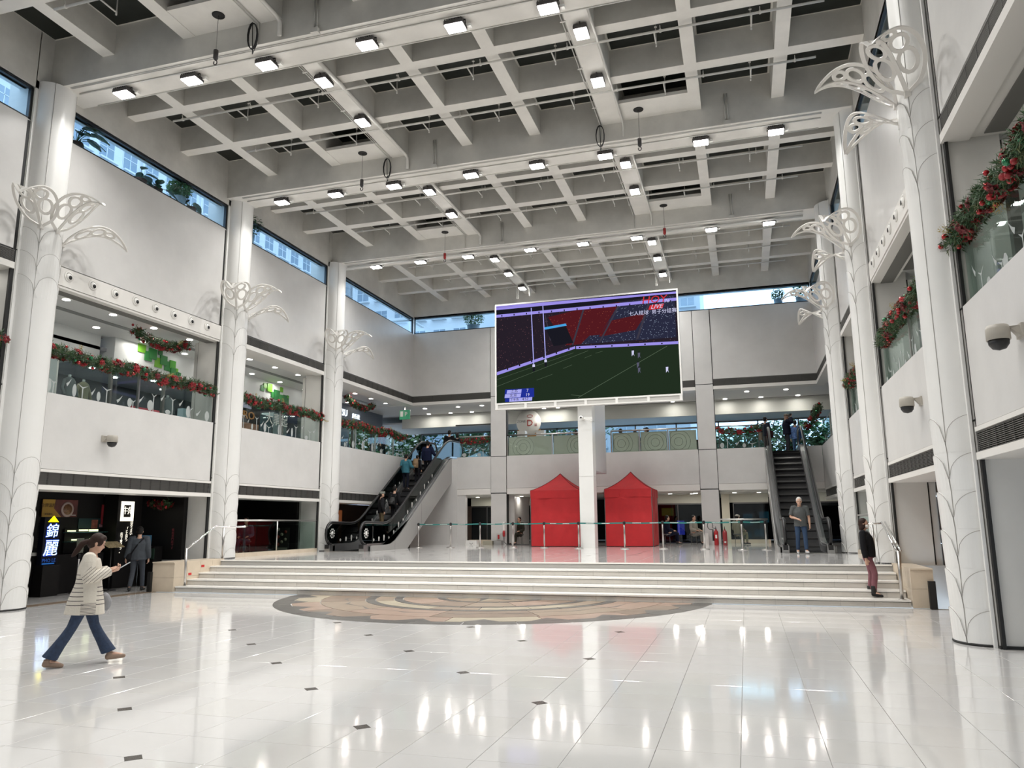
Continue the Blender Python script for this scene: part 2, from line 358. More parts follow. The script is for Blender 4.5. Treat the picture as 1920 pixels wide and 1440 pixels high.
# ================================================================ side walls
def side_wall(side):
    s = 1 if side == 'right' else -1; X = XR if s > 0 else XL; J = RJ if s > 0 else LJ
    w = empty('wall_' + side, kind='structure')
    def X_(d): return X + s * d
    def slab(name, m, y0, y1, z0, z1, d0=0.0, d1=.28): return bx(name, m, w, X_(d0), X_(d1), y0, y1, z0, z1)
    js = [J[0] - 12.9, J[0] - 6.45] + J + [YB]
    for bi in range(len(js) - 1):
        y0 = js[bi] + 1.02; y1 = js[bi + 1]
        last = bi == len(js) - 2
        if last: y1 = YB
        zb = 0 if js[bi + 1] < 17 else P; jt = .085 if not last else 0
        # upper panel, header, black vertical joints
        slab('upper_panel', WALLM, y0, y1 - jt, Z3T + .012, ZC0)
        slab('header_wall', CEIL, y0 - 1.02, y1 + .02, ZC1 + .02, ZS, -.02 if not last else -.02, .28)
        slab('edge_panel', WALLM, y0, y1 - jt, Z1T + .01, ZP)
        slab('edge_lip', TRIM, y0, y1 - .03, Z1T - .06, Z1T + .002, -.012, .28)
        if bi >= 2 or True:
            slab('recess_panel', GRILLE, y0, y1 - .03, 2.60, 2.89, .06, .28)
            slab('edge_ledge', TRIM, y0, y1 - .03, 2.50, 2.60, -.03, .9)
        # upper soffit band
        holes = (side == 'left' and bi == 3) or (side == 'right' and bi == 3)
        if holes:
            hb = MB()
            slab('nozzle_panel', TRIM, y0, y1 - .03, Z3B + .03, Z3T - .02, -.02, .28)
            slab('soffit_ledge', TRIM, y0, y1 - .03, 7.13, Z3B + .02, .0, .52); slab('soffit_slot', GRILLE, y0, y1 - .03, 7.115, 7.13, .20, .46)
        else:
            slab('recess_panel', GRILLE, y0, y1 - .03, 7.34, 7.62, .05, .28)
            slab('soffit_ledge', TRIM, y0, y1 - .03, 7.20, 7.34, -.03, .35)
            slab('soffit_ledge', TRIM, y0, y1 - .03, 7.24, 7.30, .35, .9)
        # pier beyond the bay
        if not last:
            yp = js[bi + 1]
            slab('pier', WALL2, yp, yp + 1.02, 0, ZS, .0, .74)
            slab('pier_strip', WALL2, yp + .02, yp + 1.0, 0, Z3B, .775, .90)
            slab('black_joint', BLACK, yp - .085, yp, zb, ZC0 - .03, .012, .055); slab('black_joint', BLACK, yp - .03, yp + .0, ZC0, ZC1, .006, .05); slab('pier_back', WALL2, yp - .03, yp, zb, ZC0, .055, .74)
            for z in (3.05, 7.64, 4.66): slab('joint_tick', BLACK, yp - .04, yp + .055, z - .012, z + .012, -.004, .02)
            slab('black_joint', BLACK, yp + .0, yp + 1.01, zb, Z3B, .742, .773)
    # floors of the upper gallery
    slab('gallery_slab', GREYP, js[0], YB + 9, Z1T, Z2, .28, 5.0)
    slab('gallery_ceiling', CEIL2, js[0], YB + 9, 7.34, 7.5, .34, 5.2)
    for d in (1.95, 3.6): slab('ceiling_slot', mat('ceiling_slot%s%d' % (side, d), (.22, .22, .22), .5), js[0], YB, 7.328, 7.34, d, d + .22)
    slab('lower_soffit', GREYP, js[0], YB, 2.60, 2.70, .28, 5.0)
    return w
wl = side_wall('left'); wr = side_wall('right')
# skirting of the right near pier
bx('baseboard_right', BLACK, None, XR - .012, 9, 11.98, 12.035, 0, .04, kind='structure')
bx('wall_right.001', WALL2, None, XR + .9, XR + 6, 12.04, 12.2, 0, 2.6, kind='structure')
# ================================================================ back wall
wb = empty('wall_back', kind='structure')
def back(name, m, x0, x1, z0, z1, y0=YB, y1=YB + .28): return bx(name, m, wb, x0, x1, y0, y1, z0, z1)
PIL = [(-10.96, -10.22), (-1.74, -1.0)]; BXS = [XL, -10.96, -10.22, -1.74, -1.0, XR]
openx = [(XL, -10.96), (-10.22, -1.74), (-1.0, XR)]
for a, b in openx:
    back('upper_panel', WALLM, a + (.02 if a > XL else -.3), b - (.02 if b < XR else -.3), Z3T + .012, ZC0)
    back('recess_panel', GRILLE, a - (.3 if a == XL else 0), b + (.3 if b == XR else 0), 7.34, 7.66, YB + .05)
    back('soffit_ledge', TRIM, a - (.3 if a == XL else 0), b + (.3 if b == XR else 0), 7.20, 7.34, YB - .03, YB + .5)
EL0, EL1 = -14.62, -13.02; ER0, ER1 = 1.02, 2.42
for a, b in ((-12.62, -10.96), (-10.22, -1.74), (-1.0, .95), (2.52, XR)):
    back('edge_panel', WALLM, a + .012, b - .012, 3.22, ZP)
    back('edge_lip', TRIM, a + .012, b - .012, 2.95, 3.21, YB - .01, YB + .9)
for a, b in PIL:
    back('pilaster', WALLM, a + .01, b - .01, 7.45, ZC0 - .01, YB - .04); back('pilaster', WALLM, a + .01, b - .01, ZP, 7.42, YB - .04)
    back('pilaster', WALLM, a + .01, b - .01, 3.02, ZP - .03, YB - .04); back('pilaster', WALLM, a + .01, b - .01, P, 2.98, YB - .04)
    for x in (a, b): back('black_joint', BLACK, x - .012, x + .012, P if x == b else 3.0, ZC0, YB + .01, YB + .27)
    for z in (2.99, ZP - .015, 7.43): back('black_joint', BLACK, a, b, z - .016, z + .016, YB - .03)
back('stair_wall', WALLM, XL, -12.6, P, 4.6, YB - .02); back('stair_wall', WALLM, -12.6, -12.2, P, 2.95, YB + .02)
back('header_wall', CEIL, XL - .3, XR + .3, ZC1 + .02, ZS)
# front end of the hall behind the camera
bx('wall_front', WALLM, None, XL - 6, XR + 5, YF - .3, YF, 0, ZS, kind='structure')
# slabs behind the back wall
gs = empty('floor', kind='structure'); gs.name = 'floor.002'
bx('upper_slab', GREYP, gs, XL, EL0 - .2, YB + .28, YB + 9, 2.95, Z2); bx('upper_slab', GREYP, gs, EL1 + .4, ER0 - .05, YB + .28, YB + 9, 2.95, Z2); bx('upper_slab', GREYP, gs, ER1 + .1, XR, YB + .28, YB + 9, 2.95, Z2)
bx('upper_slab', GREYP, gs, EL0 - .2, EL1 + .4, YB + 2.0, YB + 9, 2.95, Z2); bx('upper_slab', GREYP, gs, ER0 - .05, ER1 + .1, YB + 1.4, YB + 9, 2.95, Z2)
uc = empty('ceiling', kind='structure'); uc.name = 'ceiling.001'
bx('upper_ceiling', CEIL2, uc, XL - 5, XR + 5, YB + .5, 37.35, 7.30, 7.45)
bx('upper_fascia', mat('fascia_white', (.66, .66, .62), .45), uc, XL - 2.4, XR + 5, 37.3, 37.45, 6.66, 7.42)
bx('upper_ceiling', CEIL2, uc, XL - 5, XR + 5, 37.4, 42.2, 6.92, 7.0)
bx('ceiling_slot', BLACK, uc, -14.2, -11.5, 37.2, 37.3, 6.67, 6.72); bx('ceiling_slot', GRILLE, uc, XL - 2, XR + 3, 36.98, 37.06, 7.285, 7.3)
bx('lower_ceiling', mat('lower_soffit', (.52, .52, .48), .5), uc, -12.9, XR + 2, YB + .28, 42, 2.88, 2.95)
# ================================================================ columns with leaf-scale cladding
CA, CB = .42, .455
def colpt(cx, cyy, s, th, off, z):
    c, sn = cos(th), sin(th); nx, ny = c / CA, sn / CB; L = sqrt(nx * nx + ny * ny)
    return (cx + s * (CA * c + off * nx / L), cyy + CB * sn + off * ny / L, z)
def _mk(b):
    b.cm = 1; n = len(b.v) // 3; pts = [b.v[3 * i + 1] for i in range(n)]; b.tube(pts, .0045, 4, caps=False); b.cm = 0; return b  # grey line along the plate seam, strengthens its weak edge shading
def scale_plate(cx, cyy, s, th0, th1, ztop, H, arch, half=0):
    """curved cladding plate with an arched head; half=+1/-1: only one half of the arch"""
    N = 9; b = MB(); top = []; bot = []
    for i in range(N + 1):
        th = th0 + (th1 - th0) * i / N
        u = (th - (th0 + th1) / 2) / ((th1 - th0) / 2) if not half else ((th1 - th) / (th1 - th0) if half > 0 else (th - th0) / (th1 - th0))
        zt = ztop - arch * (1 - sqrt(max(0, 1 - u * u)))
        top.append((th, zt)); bot.append((th, ztop - arch - H))
    vs = []
    for (th, zt), (_t, zb) in zip(top, bot):
        vs += [colpt(cx, cyy, s, th, .001, zt), colpt(cx, cyy, s, th, .017, zt - .004), colpt(cx, cyy, s, th, .002, min(zb, zt - .05))]
    fs = []
    for i in range(N):
        a = 3 * i; q = [(a, a + 3, a + 4, a + 1), (a + 1, a + 4, a + 5, a + 2)]
        fs += [tuple(reversed(f)) if s < 0 else f for f in q]
    b.add(vs, fs, False); return _mk(b)
def column(side, yj, ztop, zbase, where):
    s = -1 if side == 'right' else 1; cx = XR if side == 'right' else XL; cyy = yj + .54
    col = empty('column', (cx, cyy, zbase), label=where, cat='column', kind='structure')
    b = MB(); A = [pi / 2 * k / 12 for k in range(-12, 13)]; vs = []; fs = []
    gr = radians(40)
    for z in (zbase, ztop):
        for th in A: vs.append(colpt(cx, cyy, s, th, 0, z))
    n = len(A)
    for i in range(n - 1): f = (i, i + 1, n + i + 1, n + i); fs.append(f if s > 0 else tuple(reversed(f)))
    b.add(vs, fs, True); b.box(cx - .06, cx + s * .02, cyy - CB - .07, cyy + CB + .02, zbase, ztop); b.build('shaft', COLM, col)
    for th in (gr, -gr):
        g = MB(); pts = [colpt(cx, cyy, s, th, .001, z) for z in (zbase + .02, ztop)]
        g.tube(pts, .006, 4); g.build('seam', ARCL, col)
    g = MB()
    p0 = colpt(cx, cyy, s, -pi / 2, 0, 0); g.box(p0[0] - .004, p0[0] + .004, p0[1] - .03, p0[1] - .02, zbase, ztop); g.build('seam', ARCL, col)
    rows = [.48 + .535 * k for k in range(6)]
    if zbase > .3: rows = [r + .535 * 0 + .02 for r in rows if r > 1.0]
    for zt in rows:
        H = .16
        scale_plate(cx, cyy, s, -gr + .02, gr - .02, zt, H, .36).build('cladding_scale', [COLM, ARCL], col)
        scale_plate(cx, cyy, s, -pi / 2 + .01, -gr - .02, zt, H, .36, -1).build('cladding_scale', [COLM, ARCL], col)
        scale_plate(cx, cyy, s, gr + .02, pi / 2 - .01, zt, H, .36, 1).build('cladding_scale', [COLM, ARCL], col)
    for zt in (7.12, 7.66, 8.20):
        scale_plate(cx, cyy, s, -gr + .02, gr - .02, zt, .16, .36).build('cladding_scale', [COLM, ARCL], col)
        scale_plate(cx, cyy, s, -pi / 2 + .01, -gr - .02, zt, .16, .36, -1).build('cladding_scale', [COLM, ARCL], col)
        scale_plate(cx, cyy, s, gr + .02, pi / 2 - .01, zt, .16, .36, 1).build('cladding_scale', [COLM, ARCL], col)
    pts = [colpt(cx, cyy, s, th, .006, zbase + .016) for th in A]
    MB().tube(pts, (.012, .018), 4).build('base_joint', BLACK, col)
    return col, cx, cyy, s
def leaf_pattern():
    """strips of the pierced leaf in a flat frame: u along (0..1), v across (-.5..+.5)"""
    def outline(u): return 1.0 * (sin(pi * min(1, u) ** .62) ** .8) * .5 if 0 < u < 1 else 0
    S = []
    N = 22
    S.append([(u, outline(u)) for u in [k / N for k in range(N + 1)]]); S.append([(u, -outline(u)) for u in [k / N for k in range(N + 1)]])
    S.append([(k / 8, 0) for k in range(9)])
    for cu, cv, r in ((.27, .20, .115), (.49, .19, .105), (.68, .135, .075), (.16, .10, .0)):
        if r:
            for sg in (1, -1): S.append([(cu + r * 1.0 * cos(2 * pi * k / 14), sg * (cv + .01) + r * 1.35 * sin(2 * pi * k / 14)) for k in range(15)])
    return S, outline
LS, LOUT = leaf_pattern()
def leaf_mesh(b, base, dirv, L, Wd, rise, droop, half=.031):
    base = Vector(base); d = Vector(dirv).normalized(); side = Vector((-d.y, d.x, 0))
    def at(u, v):
        z = rise * sin(u * pi * .62) - droop * u * u * u; cup = .10 * abs(v) * (1 + u) * .6 + .06
        return base + d * (L * u) + side * (v * Wd) + Vector((0, 0, z + abs(v) * .25))
    def nrm(u, v):
        e = .01; a = at(u + e, v) - at(u - e, v); c = at(u, v + e) - at(u, v - e); return a.cross(c).normalized()
    for st in LS:
        vs = []; m = len(st)
        for i, (u, v) in enumerate(st):
            p0 = at(*st[max(0, i - 1)]); p1 = at(*st[min(m - 1, i + 1)]); t = (p1 - p0).normalized(); n = nrm(u, v); x = t.cross(n).normalized(); p = at(u, v)
            vs += [p - x * half - n * .010, p + x * half - n * .010, p + x * half + n * .010, p - x * half + n * .010]
        fs = [(0, 1, 2, 3), (4 * m - 1, 4 * m - 2, 4 * m - 3, 4 * m - 4)]
        for i in range(m - 1):
            a = 4 * i
            for k in range(4): fs.append((a + k, a + 4 + k, a + 4 + (k + 1) % 4, a + (k + 1) % 4))
        b.add(vs, fs)
    return b
def leaf_ornament(cx, cyy, s, where):
    t = thing('leaf_ornament', where, 'ornament', (cx + s * .42, cyy, 8.15), 'pierced leaf ornaments on the columns')
    gr = radians(40)
    for th, dv, L, z, rise, droop in ((-gr, (s * .51, -.86), 1.33, 8.22, .62, .34), (radians(4), (s * 1.0, .06), 1.18, 8.22, .66, .12), (gr, (s * .51, .86), 1.36, 8.0, .52, .30)):
        p = colpt(cx, cyy, s, th, .01, z); b = MB(); leaf_mesh(b, p, (dv[0], dv[1], 0), L, .82, rise, droop)
        b.cbox(p[0], p[1], p[2], .09, .09, .09)
        lf = b.build('leaf', LEAFM, t)
NM = {('left', 1): 'front left column beside the noodle restaurant', ('left', 2): 'left column at the top of the steps', ('left', 3): 'left column beside the foot of the left escalator',
      ('right', 1): 'nearest right column, standing on the lower floor', ('right', 2): 'right column beside the stair rail', ('right', 3): 'right column beside the right escalator'}
for side, J in (('left', LJ), ('right', RJ)):
    for i in (1, 2, 3):
        zb = 0 if i == 1 else P
        nm = NM[(side, i)]
        c_, cx, cyy, s = column(side, J[i], ZB, zb, 'white column clad in scale pattern, ' + nm)
        leaf_ornament(cx, cyy, s, 'white pierced metal leaves on the ' + nm.split(',')[0])
# ================================================================ waffle ceiling
ceil = empty('ceiling', kind='structure')
MY = [(12.55 - 12.86, .93), (12.55 - 6.43, .93), (12.55, .93), (18.97, .93), (25.40, .93)]
XM = [(-13.42, -13.10), (-11.23, -10.92), (-7.08, -6.77), (-5.10, -4.79), (-.77, -.48), (1.24, 1.54)]; XA = [(-9.26, -8.75), (-3.06, -2.50)]
bx('roof_slab', CEIL, ceil, XL - .3, XR + .3, YF, YB + .3, ZS + .05, ZS + .3)
YM = []
for k, (y, w) in enumerate(MY):
    nxt = MY[k + 1][0] if k < 4 else YB
    if k < 4: ym = [(y + 2.28, y + 2.58), (y + 4.28, y + 4.60)]
    else: ym = [(27.45, 27.75), (29.38, 29.69), (31.35, 31.64)]
    YM.append(ym)
    b = MB(); b.box(XL, XR, y, y + w, ZB + .002, ZS + .06); b.build('main_beam', CEIL, ceil)
    bx('beam_soffit', CEILS, ceil, XL, XR, y, y + w, ZB - .008, ZB + .002)
    y0, y1 = y + w, nxt
    for a, c in XM + XA:
        d = 0 if (a, c) in XM else -.03
        bx('rib', CEIL, ceil, a, c, y0, y1, ZM + .004 + d, ZS + .06); bx('rib_soffit', CEILS, ceil, a, c, y0, y1, ZM - .004 + d, ZM + .004 + d)
    cuts = sorted([XL] + [v for ac in XM + XA for v in ac] + [XR])
    for a, c in ym:
        bx('rib', CEIL, ceil, XL, XR, a, c, ZM + .005, ZS + .06)
        for i in range(0, len(cuts), 2): bx('rib_soffit', CEILS, ceil, cuts[i], cuts[i + 1], a, c, ZM - .004, ZM + .005)
    ys = [y0] + [v for ac in ym for v in ac] + [y1]
    for i in range(0, len(cuts), 2):
        for j in range(0, len(ys), 2):
            if k == 4 or k < 1: continue
            xa, xb, ya, yb = cuts[i], cuts[i + 1], ys[j], ys[j + 1]
            bx('skylight_frame', CEIL, ceil, xa, xb, ya, yb, ZS + .001, ZS + .05)
            bx('skylight_panel', DARKP, ceil, xa + .05, xb - .05, ya + .05, yb - .05, ZS - .012, ZS + .001)
    for xa, xb in ((-10.92, -9.26), (-2.50, -.77)):
        bx('filler_slab', CEILS, ceil, xa, xb, y - .88, y, ZM + .01, ZM + .10) if k > 0 else None
bx('rib', CEIL, ceil, XL, XR, YF, MY[0][0], ZM, ZS)
# ---------------------------------------------------------------- floodlights
def make_flood():
    t = thing('floodlight', 'x', 'floodlight', (0, 0, 0), 'floodlights under the ceiling beams')
    b = MB(); b.box(-.20, .20, -.15, .15, -.13, -.05)
    for k in range(8): b.box(-.19 + k * .05, -.175 + k * .05, -.14, .14, -.05, -.015)
    b.build('housing', HOUSE, t, world=False)
    b = MB()
    for k in range(4): b.box(-.185 + k * .094, -.100 + k * .094, -.135, .135, -.155, -.13)
    b.build('lens', LENS, t, world=False)
    b = MB(); b.tube([(-.215, 0, -.09), (-.215, 0, .0), (.215, 0, .0), (.215, 0, -.09)], .014, 5, smooth=False); b.box(-.06, .06, -.03, .03, -.002, .012); b.build('bracket', HOUSE, t, world=False)
    b = MB(); b.box(.21, .30, .08, .17, -.09, -.03); b.build('driver_box', WHITEP, t, world=False)
    return t
fl0 = make_flood(); used = False
def flood(x, y, z, rot, label):
    global used
    if not used: f = fl0; f.location = (x, y, z); f.rotation_euler = (0, 0, rot); f['label'] = label; used = True; WL[f.name] = (x, y, z)
    else: f = copy_tree(fl0, None, (x, y, z), rot, label=label)
    area((x, y, z - .17), (0, 0, 0), .36, .26, FLOOD_W, (1.0, .985, .955), spread=radians(134))
FX = [-13.23, -11.36, -9.42, -7.0, -5.03, -3.10, -.55, 1.33]
ORD = ['first', 'second', 'third', 'fourth', 'fifth', 'sixth', 'seventh', 'eighth']
BN = {1: 'main beam over the camera', 2: 'nearest main beam', 3: 'middle main beam', 4: 'farthest main beam'}
for bi in (1, 2, 3, 4):
    for i, x in enumerate(FX):
        flood(x, MY[bi][0] + .50, ZB - .03, 0, 'white LED floodlight, %s from the left wall under the %s' % (ORD[i], BN[bi]))
AX = {0: -9.0, 1: -2.77}
for a, x in AX.items():
    for i, y in enumerate((8.2, 14.7, 16.65, 21.15, 23.1, 27.85, 29.75, 31.85)):
        flood(x, y, ZM - .06, pi / 2, 'white LED floodlight, %s back along the %s lengthwise rib' % (ORD[i], ['left', 'right'][a]))
flood(-6.0, MY[0][0] + .5, ZB - .03, 0, 'white LED floodlight under the beam behind the camera, middle one')
# ---------------------------------------------------------------- sprinkler pipes and conduits
for k, ym in enumerate(YM):
    if k < 1: continue
    for j, (a, c) in enumerate(ym):
        y = c + .10; z = ZM - .11; x0 = -13.75 + (.8 if j else 0) + (1.0 if k == 4 else 0); x1 = 2.15
        nm = ['', 'near', 'first', 'second', 'third'][k]; jn = ['front', 'rear', 'last'][j]
        t = thing('sprinkler_pipe', 'white sprinkler pipe hung beside the %s rib of the %s ceiling bay' % (jn, nm), 'pipe', (x0, y, z), 'sprinkler pipes under the ceiling')
        MB().tube([(x0, y, z), (x1, y, z)], .028, 8).build('pipe', PIPE, t)
        x = x0 + .3
        while x < x1:
            b = MB(); b.tube([(x, y, z), (x, y - .04, ZM + .0)], .010, 5); b.tube([(x - .02, y, z), (x + .02, y, z)], .042, 8); b.build('hanger', PIPE, t); x += 2.05
        for ca in range(0, 9):
            xs = sorted([XL] + [v for ac in XM + XA for v in ac] + [XR]); xc = (xs[2 * ca] + xs[2 * ca + 1]) / 2 + .35
            if not x0 < xc < x1: continue
            b = MB(); b.tube([(xc, y, z), (xc, y + .42, z), (xc, y + .45, z + .03), (xc, y + .45, ZS)], [.018, .018, .014, .010], 6); b.tube([(xc, y + .45, z - .06), (xc, y + .45, z + .03)], .02, 6); b.ball((xc, y + .45, z + .42), (.035, .035, .02), 8, 4); b.build('sprinkler_drop', PIPE, t)
for k in (1, 2, 3, 4):
    y = MY[k][0]; nm = ['', 'overhead', 'nearest', 'middle', 'farthest'][k]
    for q, (dy, dz, r) in enumerate(((.10, -.02, .012), (.14, -.02, .012), (.36, -.03, .016), (.90, -.02, .014), (.95, .03, .014))):
        if k == 4 and q == 2: r = .045; dz = -.09
        b = MB(); x0 = XL + .5; b.tube([(x0, y + dy, ZB + dz), (2.4, y + dy, ZB + dz)], r, 6)
        t = b.build('conduit', PIPE, None, loc=(x0, y + dy, ZB + dz), label='thin white conduit along the soffit of the %s main beam, %s of five' % (nm, ORD[q]), cat='conduit', group='conduits along the main beams')
for a, x in AX.items():
    for k in range(1, 5):
        y0 = MY[k][0] + .95; y1 = MY[k + 1][0] - .05 if k < 4 else 32.2; nm = ['', 'near', 'first', 'second', 'third'][k]
        t = thing('conduit', 'twin conduits and a thick pipe along the %s lengthwise rib, %s ceiling bay' % (['left', 'right'][a], nm), 'conduit', (x, y0, ZM), 'pipes along the lengthwise ribs')
        for dx in (-.30, -.36): MB().tube([(x + dx, y0, ZM - .03), (x + dx, y1, ZM - .03), (x + dx, y1 + .03, ZM - .1), (x + dx, y1 + .02, ZB - .02)], .013, 6).build('conduit_tube', PIPE, t)
        MB().tube([(x + .26, y0, ZM - .10), (x + .26, y1 - .2, ZM - .10), (x + .26, y1 - .02, ZM - .16), (x + .26, y1 - .02, ZB + .05)], .05 if a == 0 else .028, 8).build('thick_pipe', PIPE, t)
        for q in range(3): yy = y0 + (y1 - y0) * (q + .5) / 3; MB().box(x - .4, x - .27, yy - .02, yy + .02, ZM - .05, ZM - .01).build('clip', PIPE, t)
    for k in (2, 3, 4):
        y = MY[k][0]; nm = ['', 'overhead', 'nearest', 'middle', 'farthest'][k]
        xr = -7.95 if a == 0 else .1
        b = MB(); b.tube([(xr, y - .03, ZM + .3), (xr, y - .03, ZB + .0)], .014, 6); b.tube([(xr + .07, y - .03, ZM + .3), (xr + .07, y - .03, ZB)], .014, 6)
        t = thing('junction_box', 'small junction box with twin riser conduits, %s main beam, %s side' % (nm, ['left', 'right'][a]), 'junction box', (xr, y, ZB))
        b.build('riser', PIPE, t); bx('box', PIPE, t, xr - .05, xr + .12, y - .09, y + .03, ZB - .05, ZB + .06)
        if k in (2, 3):
            b = MB(); xc = x - .05 + (0 if a == 0 else 0); yc = y - .10; pts = []
            for q in range(40): an = 2 * pi * q / 13; pts.append((xc - .22 + .012 * sin(q), yc - .02 + .004 * q / 2, ZM - .38 + .28 * cos(an) + .0, )) if False else pts.append((xc - .30 + .11 * sin(an), yc - .0 - .0015 * q, ZM - .40 + .30 * cos(an)))
            pts += [(xc - .30, yc, ZM - .8), (xc - .22, yc + .02, ZB - .05)]
            b.tube(pts, .011, 5); b.build('cable_coil', RUBBER, None, loc=(xc, yc, ZM - .4), label='black coil of cable hanging on the %s main beam, %s side' % (nm, ['left', 'right'][a]), cat='cable')
# hoist hooks hanging from holes in the filler slabs
for k in (2, 3, 4):
    for a, xh in enumerate((-9.98, -2.05)):
        y = MY[k][0] - .45; nm = ['', '', 'nearest', 'middle', 'farthest'][k]
        if k == 2 and a == 1: continue
        red = k == 4
        t = thing('hoist_hook', '%s hoist hook on a thin cable in front of the %s main beam, %s side' % ('red' if red else 'dark', nm, ['left', 'right'][a]), 'hook', (xh, y, ZM), 'hoist hooks hanging from the ceiling')
        MB().lathe([(0, 0), (.13, 0), (.13, -.015), (0, -.015)], (xh, y, ZM + .008), 16).build('cable_hole', BLACK, t)
        L = .80
        MB().tube([(xh, y, ZM), (xh, y, ZM - L)], .006, 4).build('cable', STEELD, t)
        MB().lathe([(.0, 0), (.05, -.01), (.05, -.2), (.02, -.24), (0, -.24)], (xh, y, ZM - L), 10).build('weight', mat('hook_red%d%d' % (k, a), (.35, .02, .02), .5) if red else HOUSE, t)
        MB().tube([(xh + .04 * sin(q), y, ZM - L - .29 + .05 * cos(q)) for q in [i * .6 for i in range(10)]], .012, 5).build('hook', HOUSE, t)
# ================================================================ clerestory windows
FRM = mat('dark_window_frame', (.03, .035, .04), .4, metal=.5)
wn = 0
def clerestory(ax, c, a, b, s, name):
    """glazed strip in the plane ax=c from a to b; s = outward sign"""
    global wn; wn += 1
    t = empty('window_%d' % wn, kind='structure', label=name, cat='window')
    def B(nm, m, u0, u1, z0, z1, d0, d1):
        return bx(nm, m, t, c + s * d0, c + s * d1, u0, u1, z0, z1) if ax == 'x' else bx(nm, m, t, u0, u1, c + s * d0, c + s * d1, z0, z1)
    B('frame', FRM, a, b, ZC0, ZC0 + .045, .02, .10); B('frame', FRM, a, b, ZC1 - .04, ZC1 + .02, .02, .10)
    for u in (a, b - .045): B('frame', FRM, u, u + .045, ZC0, ZC1, .02, .10)
    n = max(2, round((b - a) / 2.0)); w = (b - a) / n
    for i in range(n): B('pane', GLASSW, a + i * w + .004, a + (i + 1) * w - .004, ZC0 + .04, ZC1 - .03, .05, .062)
    B('sill', TRIM, a, b, ZC0 - .05, ZC0 + .0, .02, .3); B('lintel', CEIL, a, b, ZC1 + .02, ZC1 + .06, .0, .3)
for side, X, J, s in (('left', XL, LJ, -1), ('right', XR, RJ, 1)):
    js = [J[0] - 6.45] + J + [YB]
    for i in range(1, len(js) - 1):
        clerestory('x', X, js[i] + 1.02, js[i + 1] - (.02 if i < 4 else .0), s, 'long high window strip in the %s wall, %s bay from the front' % (side, ORD[i - 1]))
clerestory('y', YB, XL + .02, -8.0, 1, 'high window strip in the back wall left of the screen'); clerestory('y', YB, -8.0, -2.8, 1, 'high window strip hidden behind the screen'); clerestory('y', YB, -2.8, XR, 1, 'high window strip in the back wall right of the screen, bright sky')
for s, X in ((-1, XL), (1, XR)): bx('exterior_canopy', mat('canopy_white%d' % s, (.75, .78, .80), .6), None, X + s * .3, X + s * .46, YF, YB + 2, ZC1 + .06, ZC1 + .12, kind='structure')
bx('exterior_canopy', mat('canopy_back', (.75, .78, .80), .6), None, XL - 1.5, XR + 1.5, YB + .3, YB + .62, ZC1 + .06, ZC1 + .20, kind='structure')
# ================================================================ outside: buildings and planting
FAC = mat('tower_facade', (.72, .74, .76), .7, noise=(.15, .05)); FAC2 = mat('tower_facade_grey', (.52, .56, .60), .7, noise=(.15, .06)); WINM = mat('far_window', (.26, .33, .40), .15, spec=.8)
def building(x0, x1, y0, y1, h, label, faces, zv=(0, 60), fac=FAC, wx=2.6, wz=3.0, ww=1.5, wh=1.5):
    t = thing('building', label, 'building', ((x0 + x1) / 2, (y0 + y1) / 2, 0), 'towers outside the mall')
    bx('wall', fac, t, x0, x1, y0, y1, 0, h); bx('roof', fac, t, x0 - .4, x1 + .4, y0 - .4, y1 + .4, h, h + .8)
    me = {}
    def win(ax):
        b = MB()
        for (m, bb) in ((1, (-ww / 2 - .08, ww / 2 + .08, -.06, .06, -wh / 2 - .08, wh / 2 + .08)), (0, (-ww / 2, ww / 2, -.08, .08, -wh / 2, wh / 2))):
            b.cm = m; b.box(*bb)
        b.cm = 1; b.box(-.03, .03, -.10, .10, -wh / 2, wh / 2); b.box(-ww / 2, ww / 2, -.10, .10, .18, .24); b.box(-ww / 2 - .2, ww / 2 + .2, -.5, .5, -wh / 2 - .3, -wh / 2 - .15)
        if ax == 'x': b.v = [(p[1], p[0], p[2]) for p in b.v]
        return b.mesh('window', [WINM, fac])
    cnt = 0
    for f in faces:
        ax = 'x' if f in '+x-x' else 'y'; me.setdefault(ax, win(ax)); u0, u1 = (y0, y1) if ax == 'x' else (x0, x1); c = {'+x': x1, '-x': x0, '-y': y0, '+y': y1}[f]
        u = u0 + 1.4; k = 0
        while u < u1 - 1:
            z = 3.0 + wz * math.floor((zv[0]) / wz)
            while z < min(h - 2, zv[1]) and cnt < 290:
                q = proj(c if ax == 'x' else u, u if ax == 'x' else c, z)
                if q and -20 < q[0] < 1950 and -20 < q[1] < 1000: link('window', me[ax], t, (c, u, z) if ax == 'x' else (u, c, z)); cnt += 1
                z += wz
            if k % 3 == 0: (bx('rib', fac, t, c - .25, c + .25, u - 1.35, u - 1.1, 0, h) if ax == 'x' else bx('rib', fac, t, u - 1.35, u - 1.1, c - .25, c + .25, 0, h))
            u += wx; k += 1
    return t
building(-62, -46, -5, 38, 78, 'pale residential tower seen through the front left high windows', ['+x'], (22, 45))
building(-66, -50, 44, 100, 90, 'long pale tower seen through the farther left high windows', ['+x'], (22, 60), FAC)
building(-46, -30, 84, 96, 70, 'white tower behind the back left corner', ['-y'], (20, 48))
building(-27, -13, 92, 104, 66, 'white tower with balconies seen above the back wall left of the screen', ['-y'], (20, 48))
building(-6.4, -3.6, 88, 100, 72, 'narrow grey tower seen right of the screen', ['-y'], (22, 46), FAC2)
building(-16, -4, 66, 76, 16, 'low blue-grey building behind the upper seating windows', ['-y'], (2, 15), FAC2)
building(-34, -22, 60, 72, 13, 'low pale building behind the trees at back left', ['-y'], (2, 12), FAC)
building(16, 26, -5, 60, 60, 'pale tower beyond the right wall', ['-x'], (14, 40), FAC)
